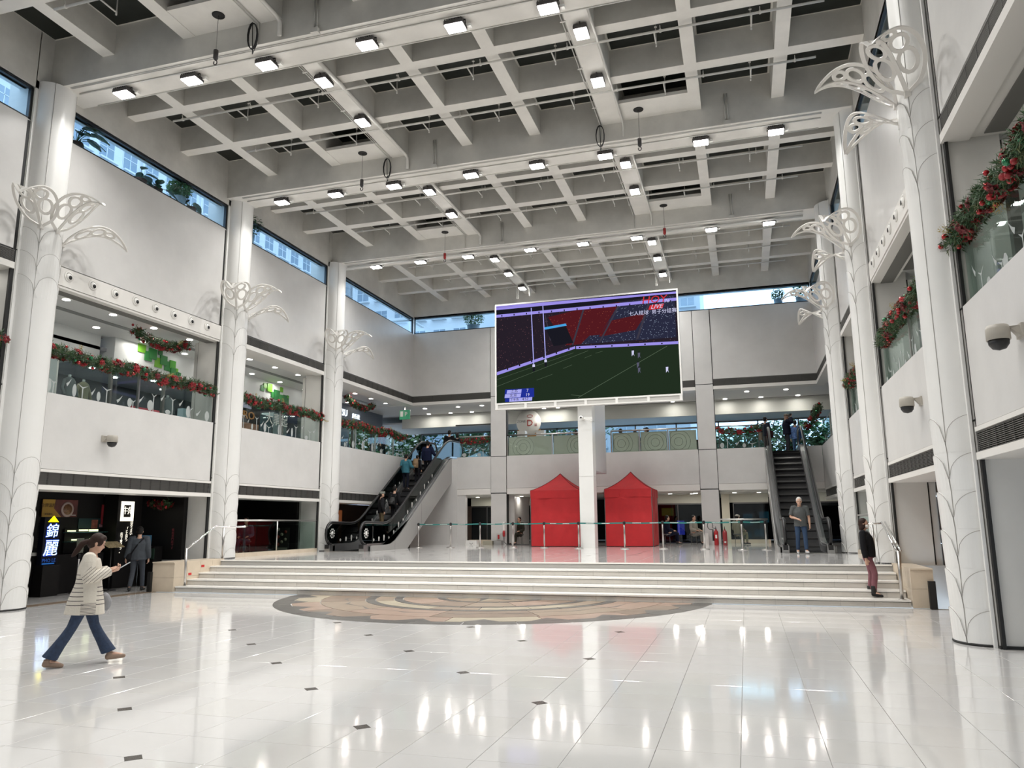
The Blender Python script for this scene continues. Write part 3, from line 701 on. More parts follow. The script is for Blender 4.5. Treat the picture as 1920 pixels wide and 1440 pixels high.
bx('exterior_ground', mat('outside_paving', (.5, .51, .50), .8, noise=(.5, .1)), None, -90, 60, YB + 9.2, 130, 3.6, 3.9, kind='structure')
bx('exterior_ground.001', mat('outside_roof', (.45, .47, .48), .8), None, -90, XL - 7, -40, 130, 3.6, 3.9, kind='structure')
LEAFG = [mat('leaf_green_a', (.06, .15, .05), .55, noise=(2, .4)), mat('leaf_green_b', (.11, .24, .08), .55, noise=(2, .4)), mat('leaf_green_c', (.03, .08, .035), .5, noise=(2, .4))]
BARK = mat('bark', (.10, .075, .055), .9, noise=(5, .3))
def leafcloud(b, c, r, n, ls, rng):
    for _ in range(n):
        while True:
            p = Vector((rng.uniform(-1, 1), rng.uniform(-1, 1), rng.uniform(-1, 1)))
            if .25 < p.length < 1: break
        p = Vector((c[0] + p.x * r[0], c[1] + p.y * r[1], c[2] + p.z * r[2])); d = Vector((rng.gauss(0, 1), rng.gauss(0, 1), rng.gauss(0, .6))).normalized(); x = d.cross(Vector((0, 0, 1))).normalized(); l = ls * rng.uniform(.6, 1.3); w = l * .42
        b.add([p, p + d * l * .5 + x * w, p + d * l, p + d * l * .5 - x * w], [(0, 1, 2, 3)])
def tree(x, y, z, h, r, label, m=0, n=1500, ls=.28, name='tree', group='trees outside the back windows'):
    rng = random.Random(int(x * 31 + y * 7)); t = thing(name, label, 'tree', (x, y, z), group)
    b = MB(); b.tube([(x, y, z), (x + .1, y, z + h * .35), (x + .0, y + .1, z + h * .7)], [.16, .12, .05], 7)
    for k in range(5): a = k * 1.26; b.tube([(x + .08, y, z + h * (.3 + .06 * k)), (x + cos(a) * r * .6, y + sin(a) * r * .6, z + h * (.55 + .07 * k))], [.06, .02], 5)
    b.build('trunk', BARK, t); b = MB()
    for k in range(6):
        a = k * 1.1; q = (x + cos(a) * r * .5, y + sin(a) * r * .5, z + h * (.22 + .09 * k)); leafcloud(b, q, (r * .62, r * .62, h * .2), n // 6, ls, rng)
    b.build('crown', LEAFG[m], t)
TS = [(-13.6, 44.5, 6.5, 2.2, 0), (-16.6, 46.5, 6.2, 2.2, 1), (-11.5, 47.5, 6.8, 2.3, 1), (-19.6, 45.5, 5.5, 2.0, 0), (-23.5, 47.0, 6.5, 2.4, 0), (-27, 50, 6.5, 2.5, 1), (-14.6, 52, 7.5, 2.8, 1), (-18.5, 54, 7.5, 2.8, 0), (-11.0, 56, 7, 2.6, 0)]
for i, (x, y, h, r, m) in enumerate(TS):
    tree(x, y, 3.9, h, r, 'green leafy tree outside the upper windows at the left, %s from the glass' % ORD[min(i, 7)] if i < 8 else 'green leafy tree outside the left upper windows, the farthest', m, 1500, .30)
TS = [(.2, 45.5, 3.6, 1.9, 0), (2.6, 45.2, 4.0, 2.0, 1), (4.6, 47, 5.2, 2.2, 0), (-1.4, 47, 3.4, 1.8, 1), (1.6, 49, 4.6, 2.2, 0), (6.8, 46, 5.4, 2.2, 1), (4.4, 44.9, 3.3, 1.1, 1)]
for i, (x, y, h, r, m) in enumerate(TS):
    tree(x, y, 3.9, h, r, 'bluish green tree outside the glass above the right escalator, %s one' % ORD[i], m, 1500, .26)
# planting on the ledges outside the high windows
def bigplant(x, y, z, n, L, label, seed, nx):
    rng = random.Random(seed); t = thing('ledge_plant', label, 'plant', (x, y, z), 'plants on the window ledge outside')
    MB().lathe([(0, 0), (.14, 0), (.18, .38), (.16, .38), (.14, .35), (0, .35)], (x, y, z), 12).build('pot', mat('pot%d' % seed, (.2, .1, .07), .7), t)
    for k in range(n):
        a = rng.uniform(0, 2 * pi); e = rng.uniform(.2, 1.2); p0 = Vector((x, y, z + .35)); d = Vector((cos(a) * cos(e) * .6, sin(a) * cos(e), sin(e))); p1 = p0 + d * L * rng.uniform(.45, .8)
        MB().tube([p0, (p0 + p1) / 2 + Vector((0, 0, .05)), p1], .009, 4).build('stem', LEAFG[0], t)
        ax = Vector((cos(a), sin(a), rng.uniform(-.7, .3))).normalized(); sd = ax.cross(Vector((0, 0, 1))).normalized(); l = rng.uniform(.34, .50); w = l * .27; up = sd.cross(ax)
        vs = []; fs = []
        for i in range(6):
            u = i / 5; ww = w * sin(pi * min(.98, u + .04)) ** .8; c = p1 + ax * l * u - Vector((0, 0, .10 * u * u)); vs += [c - sd * ww + up * .02, c, c + sd * ww + up * .02]
        for i in range(5): q = 3 * i; fs += [(q, q + 1, q + 4, q + 3), (q + 1, q + 2, q + 5, q + 4)]
        MB().add(vs, fs).build('leaf', LEAFG[2], t)
XO = XL - .42
bx('exterior_ledge', FAC2, None, XL - 1.2, XL - .3, YF, YB + 1.2, 10.45, 10.62, kind='structure'); bx('exterior_ledge.001', FAC2, None, XR + .3, XR + 1.2, YF, YB + 1.2, 10.45, 10.62, kind='structure'); bx('exterior_ledge.002', FAC2, None, XL - 1.2, XR + 1.2, YB + .3, YB + 1.2, 10.45, 10.62, kind='structure')
bigplant(XO, 13.75, 10.62, 16, .72, 'tall dark broad-leaved plant behind the front left window strip, nearest the column', 3, -1)
bigplant(XO, 15.9, 10.62, 7, .42, 'low broad-leaved plant behind the middle of the front left window strip', 4, -1)
bigplant(XO, 16.5, 10.62, 6, .40, 'second low broad-leaved plant behind the middle of the front left window strip', 5, -1)
bigplant(XO, 17.9, 10.62, 9, .42, 'broad-leaved plant behind the far end of the front left window strip', 6, -1)
def bush(x, y, z, r, label, m=1, n=900):
    t = thing('round_bush', label, 'bush', (x, y, z)); MB().lathe([(0, 0), (r * .5, 0), (r * .6, .5), (0, .5)], (x, y, z), 12).build('pot', FAC2, t); b = MB(); leafcloud(b, (x, y, z + .5 + r * .7), (r, r, r * .8), n, .09, random.Random(9)); b.build('foliage', LEAFG[m], t)
bush(XO, 17.4, 10.62, .34, 'bright green small bush behind the far end of the front left window strip', 1)
bush(XO, 20.5, 10.62, .55, 'dark leafy shrub behind the second left window strip', 2)
bush(-12.1, YB + .8, 10.62, .52, 'round clipped bush outside the back window left of the screen', 1)
bush(1.9, YB + .8, 10.62, .30, 'small bush outside the back window right of the screen', 1, 300)
bush(2.85, YB + .75, 10.62, .40, 'leafy plant outside the far right end of the back high window', 1, 400)
# white marquee roofs outside
for i, (x, y) in enumerate(((-12.2, 43.6), (-15.2, 44.2))):
    t = thing('marquee', 'small white peaked marquee outside the upper back windows, ' + ['nearer the pillar', 'nearer the escalator'][i], 'marquee', (x, y, 3.9)); MWH = mat('marquee_white%d' % i, (.8, .85, .88), .6)
    b = MB(); b.add([(x - 1.1, y - 1.1, 5.3), (x + 1.1, y - 1.1, 5.3), (x + 1.1, y + 1.1, 5.3), (x - 1.1, y + 1.1, 5.3), (x, y, 6.0)], [(0, 1, 4), (1, 2, 4), (2, 3, 4), (3, 0, 4), (0, 3, 2, 1)]); b.build('roof', MWH, t)
    for sx in (-1, 1):
        for sy in (-1, 1): MB().tube([(x + sx * 1.05, y + sy * 1.05, 3.9), (x + sx * 1.05, y + sy * 1.05, 5.3)], .03, 6).build('leg', WHITEP, t)
    bx('banner', mat('banner_blue%d' % i, (.25, .55, .8), .6), t, x - 1.0, x + 1.0, y - 1.09, y - 1.06, 4.0, 4.9)
# ================================================================ centre pillar and screen
pil = empty('pillar', (-5.7, 28.9, P), kind='structure', label='white square pillar between the two red tents, carrying the screen', cat='pillar')
bx('shaft', COLM, pil, -5.99, -5.44, 28.9, 29.5, P, 10.2)
bx('fin_wall', GREYW, pil, -5.90, -5.46, 29.5, 32.0, 3.66, 10.2)
bx('joint', GREYP, pil, -5.995, -5.435, 28.895, 29.4, 3.40, 3.41); bx('joint', GREYP, pil, -5.995, -5.435, 28.895, 29.4, 5.52, 5.53)
SX0, SX1, SZ0, SZ1, SYY = -9.22, -2.03, 6.36, 10.36, 28.72
scr = thing('video_screen', 'huge LED video wall showing a rugby match, hung on the pillar', 'screen', (SX0, SYY, SZ0))
bx('cabinet', WHITEP, scr, SX0, SX1, SYY + .01, SYY + .17, SZ0 - .02, SZ1 + .02)
b = MB(); b.box(SX0 - .06, SX0, SYY - .02, SYY + .17, SZ0 - .02, SZ1 + .06); b.box(SX1, SX1 + .06, SYY - .02, SYY + .17, SZ0 - .02, SZ1 + .06); b.box(SX0, SX1, SYY - .02, SYY + .17, SZ1, SZ1 + .06); b.build('bezel', WHITEP, scr)
b = MB(); b.box(SX0 - .06, SX1 + .06, SYY - .04, SYY + .17, SZ0 - .06, SZ0); b.box(SX0 - .06, SX1 + .06, SYY - .04, SYY + .17, SZ0 - .26, SZ0 - .22)
for k in range(7): x = SX0 + (SX1 - SX0) * k / 6; b.box(x - .05, x + .05, SYY - .04, SYY + .17, SZ0 - .22, SZ0 - .06)
b.build('bottom_rail', WHITEP, scr)
for k in range(6):
    x = SX0 + (SX1 - SX0) * k / 6; bx('rail_panel', GREYP, scr, x + .05, x + (SX1 - SX0) / 6 - .05, SYY - .015, SYY + .16, SZ0 - .22, SZ0 - .06)
def em(n, c, s=1.0, sp=None):
    m = mat(n, (.0, .0, .0), .95, spec=.0, emit=c, estr=s)
    if sp:
        nt = m.node_tree; b = nt.nodes['Principled BSDF']; tc = nt.nodes.new('ShaderNodeTexCoord'); v = nt.nodes.new('ShaderNodeTexVoronoi'); v.inputs['Scale'].default_value = sp[0]
        nt.links.new(tc.outputs['Object'], v.inputs['Vector']); r = nt.nodes.new('ShaderNodeValToRGB'); r.color_ramp.elements[0].position = sp[1]; r.color_ramp.elements[0].color = (*sp[2], 1); r.color_ramp.elements[1].position = sp[1] + .08; r.color_ramp.elements[1].color = (*c, 1)
        nt.links.new(v.outputs['Distance'], r.inputs['Fac']); nt.links.new(r.outputs['Color'], b.inputs['Emission Color'])
    return m
E_BK = em('screen_black', (.010, .010, .016)); E_GR = em('screen_pitch', (.016, .028, .015)); E_PU = em('screen_board', (.33, .28, .80)); E_ST = em('screen_stand', (.020, .014, .022), 1, (11, .10, (.16, .07, .08)))
E_RD = em('screen_red_seats', (.085, .010, .014), 1, (11, .12, (.26, .06, .04))); E_CR = em('screen_crowd', (.022, .024, .050), 1, (15, .17, (.22, .26, .36))); E_LN = em('screen_line', (.10, .14, .09)); E_WH = em('screen_white', (.62, .62, .85)); E_CY = em('screen_cyan', (.06, .36, .75)); E_RT = em('screen_red_logo', (.62, .03, .04)); E_BL = em('screen_blue', (.015, .03, .30)); E_LV = em('screen_lavender', (.40, .40, .86)); E_DS = em('screen_aisle', (.045, .04, .06)); E_GY = em('screen_grey', (.10, .10, .15))
def SP(px, py):
    """1920x1440-based corner-relative picture coordinates -> point on the screen face"""
    return SX0 + (SX1 - SX0) * px, SZ1 - (SZ1 - SZ0) * py
def spoly(pts, m, dy, name='picture_area'):
    q = [SP(*p) for p in pts]; b = MB(); ar = sum(q[i][0] * q[(i + 1) % len(q)][1] - q[(i + 1) % len(q)][0] * q[i][1] for i in range(len(q)))
    if ar < 0: q.reverse()
    b.add([(x, SYY - dy, z) for x, z in q], [tuple(range(len(q)))]); return b.build(name, m, scr)
spoly([(0, 0), (1, 0), (1, 1), (0, 1)], E_BK, .0)
spoly([(0, .12), (1, .04), (1, .50), (0, .70)], E_ST, .002)
spoly([(.30, .16), (.50, .10), (.45, .46), (.40, .46)], E_RD, .003); spoly([(.50, .10), (.70, .07), (.56, .46), (.45, .46)], E_RD, .003); spoly([(.01, .22), (.29, .16), (.36, .42), (.02, .62)], E_ST, .003)
spoly([(.70, .07), (.99, .05), (.99, .46), (.56, .46)], E_CR, .003); spoly([(.53, .38), (.78, .38), (.78, .46), (.48, .46)], E_CR, .004); spoly([(.64, .25), (.84, .20), (.78, .36), (.58, .40)], E_RD, .0045)
for a, b_, w in (((.50, .09), (.43, .46), .010), ((.70, .07), (.58, .45), .010), ((.86, .05), (.78, .45), .012), ((.28, .13), (.31, .40), .006)):
    spoly([(a[0], a[1]), (a[0] + w, a[1]), (b_[0] + w, b_[1]), (b_[0], b_[1])], E_DS, .006)
spoly([(0, .70), (.45, .475), (1, .50), (1, 1), (0, 1)], E_GR, .006)
spoly([(0, .0), (.0, .012), (1, .035), (1, .015)], E_PU, .007); spoly([(0, .015), (1, .02), (1, .032), (0, .04)], E_PU, .007)
spoly([(0, .09), (1, .075), (1, .105), (0, .12)], E_PU, .008)
for k in range(14): x = .03 + k * .072; spoly([(x, .095), (x + .006, .095), (x + .006, .113), (x, .113)], E_BK, .009)
spoly([(.002, .682), (.45, .475), (.45, .50), (.002, .715)], E_PU, .009); spoly([(.455, .477), (1, .50), (1, .527), (.455, .505)], E_PU, .009)
for k in range(7): x = .47 + k * .088; spoly([(x, .485 + k * .004), (x + .008, .485 + k * .004), (x + .008, .498 + k * .004), (x, .498 + k * .004)], E_BK, .010)
for k in range(6): x = .06 + k * .07; y = .672 - (x) * .46 + .01; spoly([(x, y), (x + .008, y - .004), (x + .008, y + .012), (x, y + .016)], E_BK, .010)
def sline(a, b_, w, m, dy=.010):
    d = Vector((b_[0] - a[0], (b_[1] - a[1]) * .56)); n = Vector((-d.y, d.x)).normalized() * w / 2
    spoly([(a[0] + n.x, a[1] + n.y / .56), (b_[0] + n.x, b_[1] + n.y / .56), (b_[0] - n.x, b_[1] - n.y / .56), (a[0] - n.x, a[1] - n.y / .56)], m, dy, 'pitch_line')
sline((.94, .54), (.46, .985), .0022, E_LN); sline((0, .83), (.52, .53), .0016, E_LN); sline((.0, .76), (.44, .54), .0012, E_LN); sline((.23, .79), (.32, .74), .0014, E_LN); sline((.38, .69), (.43, .66), .0014, E_LN); sline((.50, .60), (.54, .575), .0012, E_LN); sline((.56, .56), (.60, .545), .0012, E_LN); sline((.42, .955), (.48, .97), .0014, E_LN)
for x0, y0, x1, y1 in ((.205, .05, .215, .63), (.272, .04, .283, .59)):
    sline((x0, y0), (x1, y1), .005, E_LV, .012); spoly([(x1 - .007, y1), (x1 + .007, y1), (x1 + .007, y1 + .025), (x1 - .007, y1 + .025)], E_WH, .013, 'goal_pad'); spoly([(x1 - .006, y1 + .025), (x1 + .006, y1 + .025), (x1 + .006, y1 + .07), (x1 - .006, y1 + .07)], E_BK, .013, 'goal_pad')
spoly([(.275, .262), (.40, .24), (.405, .262), (.282, .285)], E_CY, .011, 'stand_canopy'); spoly([(.29, .29), (.40, .265), (.44, .44), (.33, .46)], E_BK, .0105, 'stand_opening')
for x, y, m in ((.76, .56, E_WH), (.935, .74, E_WH), (.792, .585, E_GY), (.785, .68, E_GY), (.79, .73, E_GY)):
    spoly([(x - .006, y), (x + .007, y), (x + .005, y + .03), (x + .008, y + .055), (x + .002, y + .035), (x - .006, y + .055)], m, .012, 'player')
    spoly([(x - .003, y - .012), (x + .003, y - .012), (x + .003, y), (x - .003, y)], E_BK, .0125, 'player')
# score box
spoly([(.05, .865), (.215, .865), (.215, .955), (.045, .955)], E_BL, .013, 'score_box'); spoly([(.062, .872), (.145, .872), (.142, .908), (.058, .908)], E_LV, .015, 'score_box'); spoly([(.05, .912), (.142, .912), (.138, .95), (.046, .95)], E_LV, .015, 'score_box'); spoly([(.075, .955), (.205, .955), (.203, .990), (.073, .990)], E_LV, .015, 'score_box'); spoly([(.05, .957), (.073, .957), (.072, .990), (.048, .990)], E_BL, .015, 'score_box')
def stext(s, px, py, size, m, dy=.018, **k): x, z = SP(px, py); return text(s, size, (x, SYY - dy, z), '-y', m, scr, ext=.0005, **k)
stext('江苏', .102, .890, .155, E_BK); stext('北京', .097, .931, .155, E_BK); stext('7', .178, .888, .17, E_WH); stext('19', .178, .931, .17, E_WH); stext('下半场', .103, .972, .12, E_BK); stext('4:57', .165, .972, .15, E_BK)
stext('HOY', .882, .078, .40, E_RT, .017, shear=.15, sx=1.1); stext('76', .948, .10, .20, E_WH, .017, shear=.25)
spoly([(.86, .128), (.935, .122), (.925, .168), (.85, .174)], E_RT, .013, 'logo_patch'); stext('LIVE', .893, .147, .24, E_WH, .017, shear=.35)
stext('七人榄球  男子分组赛', .873, .20, .19, E_WH, .017)
# ================================================================ red tents
def tent(x0, x1, y0, y1, label):
    t = thing('canopy_tent', label, 'tent', (x0, y0, P), 'red tents beside the pillar'); zt, zv, zp = P + 2.25, P + 1.92, P + 2.98
    cx, cyy = (x0 + x1) / 2, (y0 + y1) / 2
    for nm, (ax, ay), (bx_, by) in (('wall_panel', (x0, y0), (x1, y0)), ('wall_panel', (x1, y0), (x1, y1)), ('wall_panel', (x1, y1), (x0, y1)), ('wall_panel', (x0, y1), (x0, y0))):
        N, Mz = 26, 12; d = Vector((bx_ - ax, by - ay, 0)); n = Vector((d.y, -d.x, 0)).normalized(); vs = []; fs = []; rg = random.Random(int(ax * 10 + by)); ph = [rg.uniform(0, 6) for _ in range(4)]
        for j in range(Mz + 1):
            v = j / Mz
            for i in range(N + 1):
                u = i / N; w = (1 - abs(2 * u - 1) ** 6) * (.3 + .7 * (1 - abs(2 * v - 1) ** 4)); f = .016 * sin(9 * u + 5 * v + ph[0]) + .012 * sin(17 * u - 7 * v + ph[1]) + .018 * max(0, sin(6 * (u + v) + ph[2])) ** 3
                p = Vector((ax, ay, P + .02 + (zt - P - .06) * v)) + d * u + n * f * w; vs.append(p)
        for j in range(Mz):
            for i in range(N): a = j * (N + 1) + i; fs.append((a, a + 1, a + N + 2, a + N + 1))
        MB().add(vs, fs, True).build(nm, RED, t)
        N = 20; vs = []; fs = []
        for j in range(4):
            for i in range(N + 1):
                u = i / N; f = .025 + .014 * sin(14 * u + ph[3]) * (1 - j / 3) + .006 * sin(31 * u); z = zt - (zt - zv) * (1 - j / 3) + .02 * sin(3 * u) * (1 - j / 3); vs.append(Vector((ax, ay, z)) + d * u + n * f * (1 if j < 3 else .8))
        for j in range(3):
            for i in range(N): a = j * (N + 1) + i; fs.append((a, a + 1, a + N + 2, a + N + 1))
        MB().add(vs, fs, True).build('valance', RED, t)
        # roof slope, concave
        K = 10; vs = []; fs = []; A_ = Vector((ax, ay, zt)) + n * .02; B_ = Vector((bx_, by, zt)) + n * .02; T_ = Vector((cx, cyy, zp))
        for j in range(K + 1):
            s = j / K; sag = -.10 * sin(pi * s) - .02
            for i in range(K + 1):
                u = i / K; pa = A_.lerp(T_, s); pb = B_.lerp(T_, s); p = pa.lerp(pb, u); p.z += sag * (.75 + .25 * sin(pi * u)) * (0 if j in (0, K) else 1); vs.append(p)
        for j in range(K):
            for i in range(K): a = j * (K + 1) + i; fs.append((a, a + 1, a + K + 2, a + K + 1))
        MB().add(vs, fs, True).build('roof_panel', RED, t)
        pts = [A_.lerp(T_, s / 8) + Vector((0, 0, .006 - (.10 * sin(pi * s / 8) * .75 + .015) * (0 if s in (0, 8) else 1))) for s in range(9)]
        MB().tube(pts, .012, 5).build('edge_piping', REDD, t)
        MB().tube([(ax, ay, P), (ax, ay, zt)], .018, 6).build('leg', STEELD, t)
    return t
tent(-8.42, -6.36, 30.72, 32.78, 'red pop-up canopy tent with closed walls, left of the white pillar'); tent(-5.36, -3.50, 30.78, 32.84, 'red pop-up canopy tent with closed walls, right of the white pillar')
# ================================================================ queue stanchions with teal belts
SP_ = [(-12.71, 29.16), (-11.34, 29.22), (-10.12, 29.29), (-8.78, 29.35), (-7.53, 29.42), (-6.02, 28.72), (-4.26, 28.42), (-2.89, 28.5), (-1.42, 28.06), (-.15, 27.63), (.62, 27.75)]
SN = ['by the side of the left escalator', 'in front of the first pilaster opening', 'in front of the left pilaster', 'in front of the gap before the left tent', 'in front of the left red tent', 'at the foot of the white pillar', 'in front of the right red tent', 'at the right corner of the right red tent', 'in front of the right pilaster', 'in front of the fire extinguishers', 'beside the right escalator, last of the row']
st0 = None
for i, (x, y) in enumerate(SP_):
    if st0 is None:
        t = thing('queue_stanchion', 'x', 'stanchion', (x, y, P), 'steel queue stanchions on the podium')
        MB().lathe([(0, 0), (.165, 0), (.165, .018), (.15, .03), (.04, .04), (0, .04)], (0, 0, 0), 20).build('base', STEEL, t, world=False)
        MB().lathe([(.030, .03), (.030, .90), (.024, .905)], (0, 0, 0), 12).build('post', STEEL, t, world=False)
        b = MB(); b.lathe([(.034, .86), (.038, .88), (.038, .97), (.03, .985), (0, .985)], (0, 0, 0), 12); b.box(-.05, .05, -.02, .02, .89, .96); b.build('belt_head', RUBBER, t, world=False); st0 = t
    else: t = copy_tree(st0, None, (x, y, P), 0)
    t['label'] = 'steel queue stanchion ' + SN[i]
    if i < 10:
        x2, y2 = SP_[i + 1]
        bt = thing('queue_belt', 'teal retractable belt running from the stanchion %s' % SN[i], 'belt', (x, y, P + .93), 'teal belts between the stanchions')
        d = Vector((x2 - x, y2 - y)).normalized(); n = Vector((-d.y, d.x)) * .0025; a = Vector((x, y)) + d * .05; e = Vector((x2, y2)) - d * .05
        b = MB(); m = (a + e) / 2
        for (p, q, z0, z1) in ((a, m, 0, -.015), (m, e, -.015, 0)):
            b.add([(p.x + n.x, p.y + n.y, P + .90 + z0), (q.x + n.x, q.y + n.y, P + .90 + z1), (q.x + n.x, q.y + n.y, P + .95 + z1), (p.x + n.x, p.y + n.y, P + .95 + z0), (p.x - n.x, p.y - n.y, P + .90 + z0), (q.x - n.x, q.y - n.y, P + .90 + z1), (q.x - n.x, q.y - n.y, P + .95 + z1), (p.x - n.x, p.y - n.y, P + .95 + z0)], [(0, 1, 2, 3), (7, 6, 5, 4), (3, 2, 6, 7), (1, 0, 4, 5)])
        b.build('webbing', TEAL, bt); b = MB(); L = (e - a).length; k = .25
        while k < L - .35:
            zz = P + .917 - .015 * (1 - abs(2 * k / L - 1)); c = a + d * k
            for q in range(7): p = c + d * (q * .045); w = .034; b.add([(p.x - n.x * 1.5, p.y - n.y * 1.5 - .003, zz), (p.x + d.x * w - n.x * 1.5, p.y + d.y * w - n.y * 1.5 - .003, zz), (p.x + d.x * w - n.x * 1.5, p.y + d.y * w - n.y * 1.5 - .003, zz + .02), (p.x - n.x * 1.5, p.y - n.y * 1.5 - .003, zz + .02)], [(0, 1, 2, 3)])
            k += .62
        b.build('printed_marks', WHITEP, bt)
# ================================================================ escalators
STEPM = mat('escalator_step', (.006, .006, .007), .6, spec=.15); COMB = mat('step_edge_line', (.07, .065, .06), .6)
SKIRT = mat('escalator_skirt', (.42, .42, .42), .3, metal=.9); CLAD = mat('escalator_cladding', (.31, .305, .295), .28, spec=.6)
def escalator(x0, x1, yb, label, side):
    """x0..x1 between the balustrade centres, yb = front of the lower newel"""
    t = thing('escalator', label, 'escalator', ((x0 + x1) / 2, yb, P)); SLp = .63
    ya = yb + 2.35; yt = ya + 3.775 / SLp; ye = yt + 2.0        # incline start / end, upper newel
    def line(z, y):  # height of the step line
        return P + z + max(0, min(3.775, (y - ya) * SLp))
    ys = [yb + .40, ya - .55, ya - .2, ya + .2, ya + .6, yt - .6, yt - .2, yt + .2, yt + .55, ye - .4]
    def zc(y, z):   # smoothed corner
        r = .45; v = 0
        for k in range(-4, 5): v += line(z, y + k * r / 4)
        return v / 9
    for k, x in enumerate((x0, x1)):
        q = empty('balustrade', (x, yb, P), t)
        # handrail loop, bottom return, newels
        top = [(x, y, zc(y, 1.0)) for y in ys]; low = [(x, y, zc(y, .30)) for y in reversed(ys)]
        def arc(yc, zc_, r, a0, a1, n=9): return [(x, yc + r * cos(a0 + (a1 - a0) * i / n), zc_ + r * sin(a0 + (a1 - a0) * i / n)) for i in range(n + 1)]
        loop = arc(yb + .40, P + .63, .40, -pi / 2 - .25, -3 * pi / 2) + top[1:-1] + arc(ye - .40, P + 3.775 + .63, .40, pi / 2, -pi / 2 + .25)
        MB().tube(loop, (.050, .042), 8).build('handrail', RUBBER, q)
        fr = [(p[0], p[1] + (0), p[2] - .045) for p in top]
        b = MB(); b.tube([(x, yb + .40 + .355 * cos(a), P + .63 + .355 * sin(a)) for a in [-pi / 2 - i * pi / 8 for i in range(9)]] + fr[1:-1] + [(x, ye - .40 + .355 * cos(a), P + 4.405 + .355 * sin(a)) for a in [pi / 2 - i * pi / 8 for i in range(9)]], (.016, .012), 6); b.build('rail_track', STEEL, q)
        # glass
        prof = [(p[1], p[2] - .03) for p in loop if True]
        N = 26; yy = [yb + .05 + (ye - yb - .1) * i / N for i in range(N + 1)]
        def zt(y):
            if y < yb + .40: return P + .63 + sqrt(max(0, .37 ** 2 - (yb + .40 - y) ** 2))
            if y > ye - .40: return P + 4.405 + sqrt(max(0, .37 ** 2 - (y - ye + .40) ** 2))
            return zc(y, .97)
        def zb_(y):
            if y < yb + .40: return P + .63 - sqrt(max(0, .37 ** 2 - (yb + .40 - y) ** 2))
            if y > ye - .40: return P + 4.405 - sqrt(max(0, .37 ** 2 - (y - ye + .40) ** 2))
            return zc(y, .20)
        for i in range(0, N, 2):
            s_ = yy[i:i + 3]; gp = [(y, zb_(y)) for y in s_] + [(y, zt(y)) for y in reversed(s_)]
            MB().prism(gp, 'x', x - .005, x + .005).build('glass_panel', GLASSE, q)
        # inner and outer deck, skirt
        dk = [yb + .35] + ys[1:-1] + [ye - .3]; ins = 1 if k == 0 else -1
        poly = [(y, zc(y, .26)) for y in dk] + [(y, zc(y, .20)) for y in reversed(dk)]
        MB().prism(poly, 'x', x - .09, x + .09).build('deck', SKIRT, q)
        poly = [(y, zc(y, .20)) for y in dk] + [(y, zc(y, -.08)) for y in reversed(dk)]
        MB().prism(poly, 'x', x + ins * .09, x + ins * .10).build('skirt', SKIRT, q)
        bx('newel_base', SKIRT, q, x - .10, x + .10, yb + .12, yb + .50, P, P + .22); bx('newel_base', RUBBER, q, x - .07, x + .07, yb + .06, yb + .2, P + .10, P + .24)
        # round sticker on the newel glass
        if side == 'left':
            sx = x + .012
            MB().lathe([(0, 0), (.085, 0), (.085, .002), (0, .002)], (sx, yb + .44, P + .63), 24, ax='x').build('round_sticker', WHITEP, q)
            for g in range(10):
                an = 2 * pi * g / 10; MB().lathe([(0, 0), (.034, 0), (.034, .002), (0, .002)], (sx, yb + .44 + .15 * cos(an), P + .63 + .15 * sin(an)), 10, ax='x').build('round_sticker', WHITEP if g % 2 else GREYP, q)
            for g in range(14):
                yv = yb + 1.0 + g * .42; zv = zc(yv, .34); hh = .06 + .06 * ((g * 7) % 3); MB().prism([(yv, zv), (yv + .07, zv), (yv + .10, zv + hh), (yv + .035, zv + hh + .05), (yv - .02, zv + hh)], 'x', sx - .002, sx).build('frosted_motif', GREYP, q)
    # outer cladding
    for x, on in ((x0 - .17, side == 'right'), (x1 + .17, True)):
        w = .03
        dk = [yb + .50] + ys[1:-1] + [ye - .3]
        up = [(y, zc(y, .20)) for y in dk if y > yb + .2]
        yl = ya + 1.25
        poly = up + [(up[-1][0], 4.0), (yt + .2, 3.62), (yl + 3.55, P + 2.12), (yl, P), (yb + .50, P)]
        MB().prism(poly, 'x', x - w, x + w).build('side_cladding', CLAD, t)
        for y in (ya + .1, ya + 2.6): MB().prism([(y, P if y < ya + 1 else P + .9), (y + .008, P if y < ya + 1 else P + .9), (y + .008, zc(y, .19)), (y, zc(y, .19))], 'x', x - w - .002, x + w + .002).build('panel_joint', STEELD, t)
        poly = [(y, zc(y, .20)) for y in dk] + [(y, zc(y, .17)) for y in reversed(dk)]
        MB().prism(poly, 'x', min(x, (x0 if x < x0 else x1)) , max(x, (x0 if x < x0 else x1))).build('outer_deck', SKIRT, t)
    b = MB(); b.prism([(ya, P - .02), (yt, 4.4), (ye - .3, 4.4), (ye - .3, 4.0), (yt + .2, 3.62), (ya + 1.25, P), (yb + 1, P - .02)], 'x', x0 - .13, x1 + .13); b.build('truss', RUBBER, t)
    # steps
    n = 0; d = .40; y = yb + .55; me = None
    sb = MB(); sb.cm = 0; sb.box(x0 + .11 - (x0 + x1) / 2, x1 - .11 - (x0 + x1) / 2, 0, d - .004, -.03, 0)
    for i in range(2): pass
    sb.prism([(-.004, 0), (d * .0 + .012, 0), (.012, -.245), (-.004, -.25)], 'x', x0 + .11 - (x0 + x1) / 2, x1 - .11 - (x0 + x1) / 2)
    sb.cm = 1; sb.box(x0 + .11 - (x0 + x1) / 2, x1 - .11 - (x0 + x1) / 2, -.006, .012, -.008, .002)
    sb.cm = 0
    for s in range(24): xx = x0 + .14 + s * (x1 - x0 - .28) / 23 - (x0 + x1) / 2; sb.box(xx - .006, xx + .006, 0, d - .01, -.002, .004)
    me = sb.mesh('escalator_step', [STEPM, COMB])
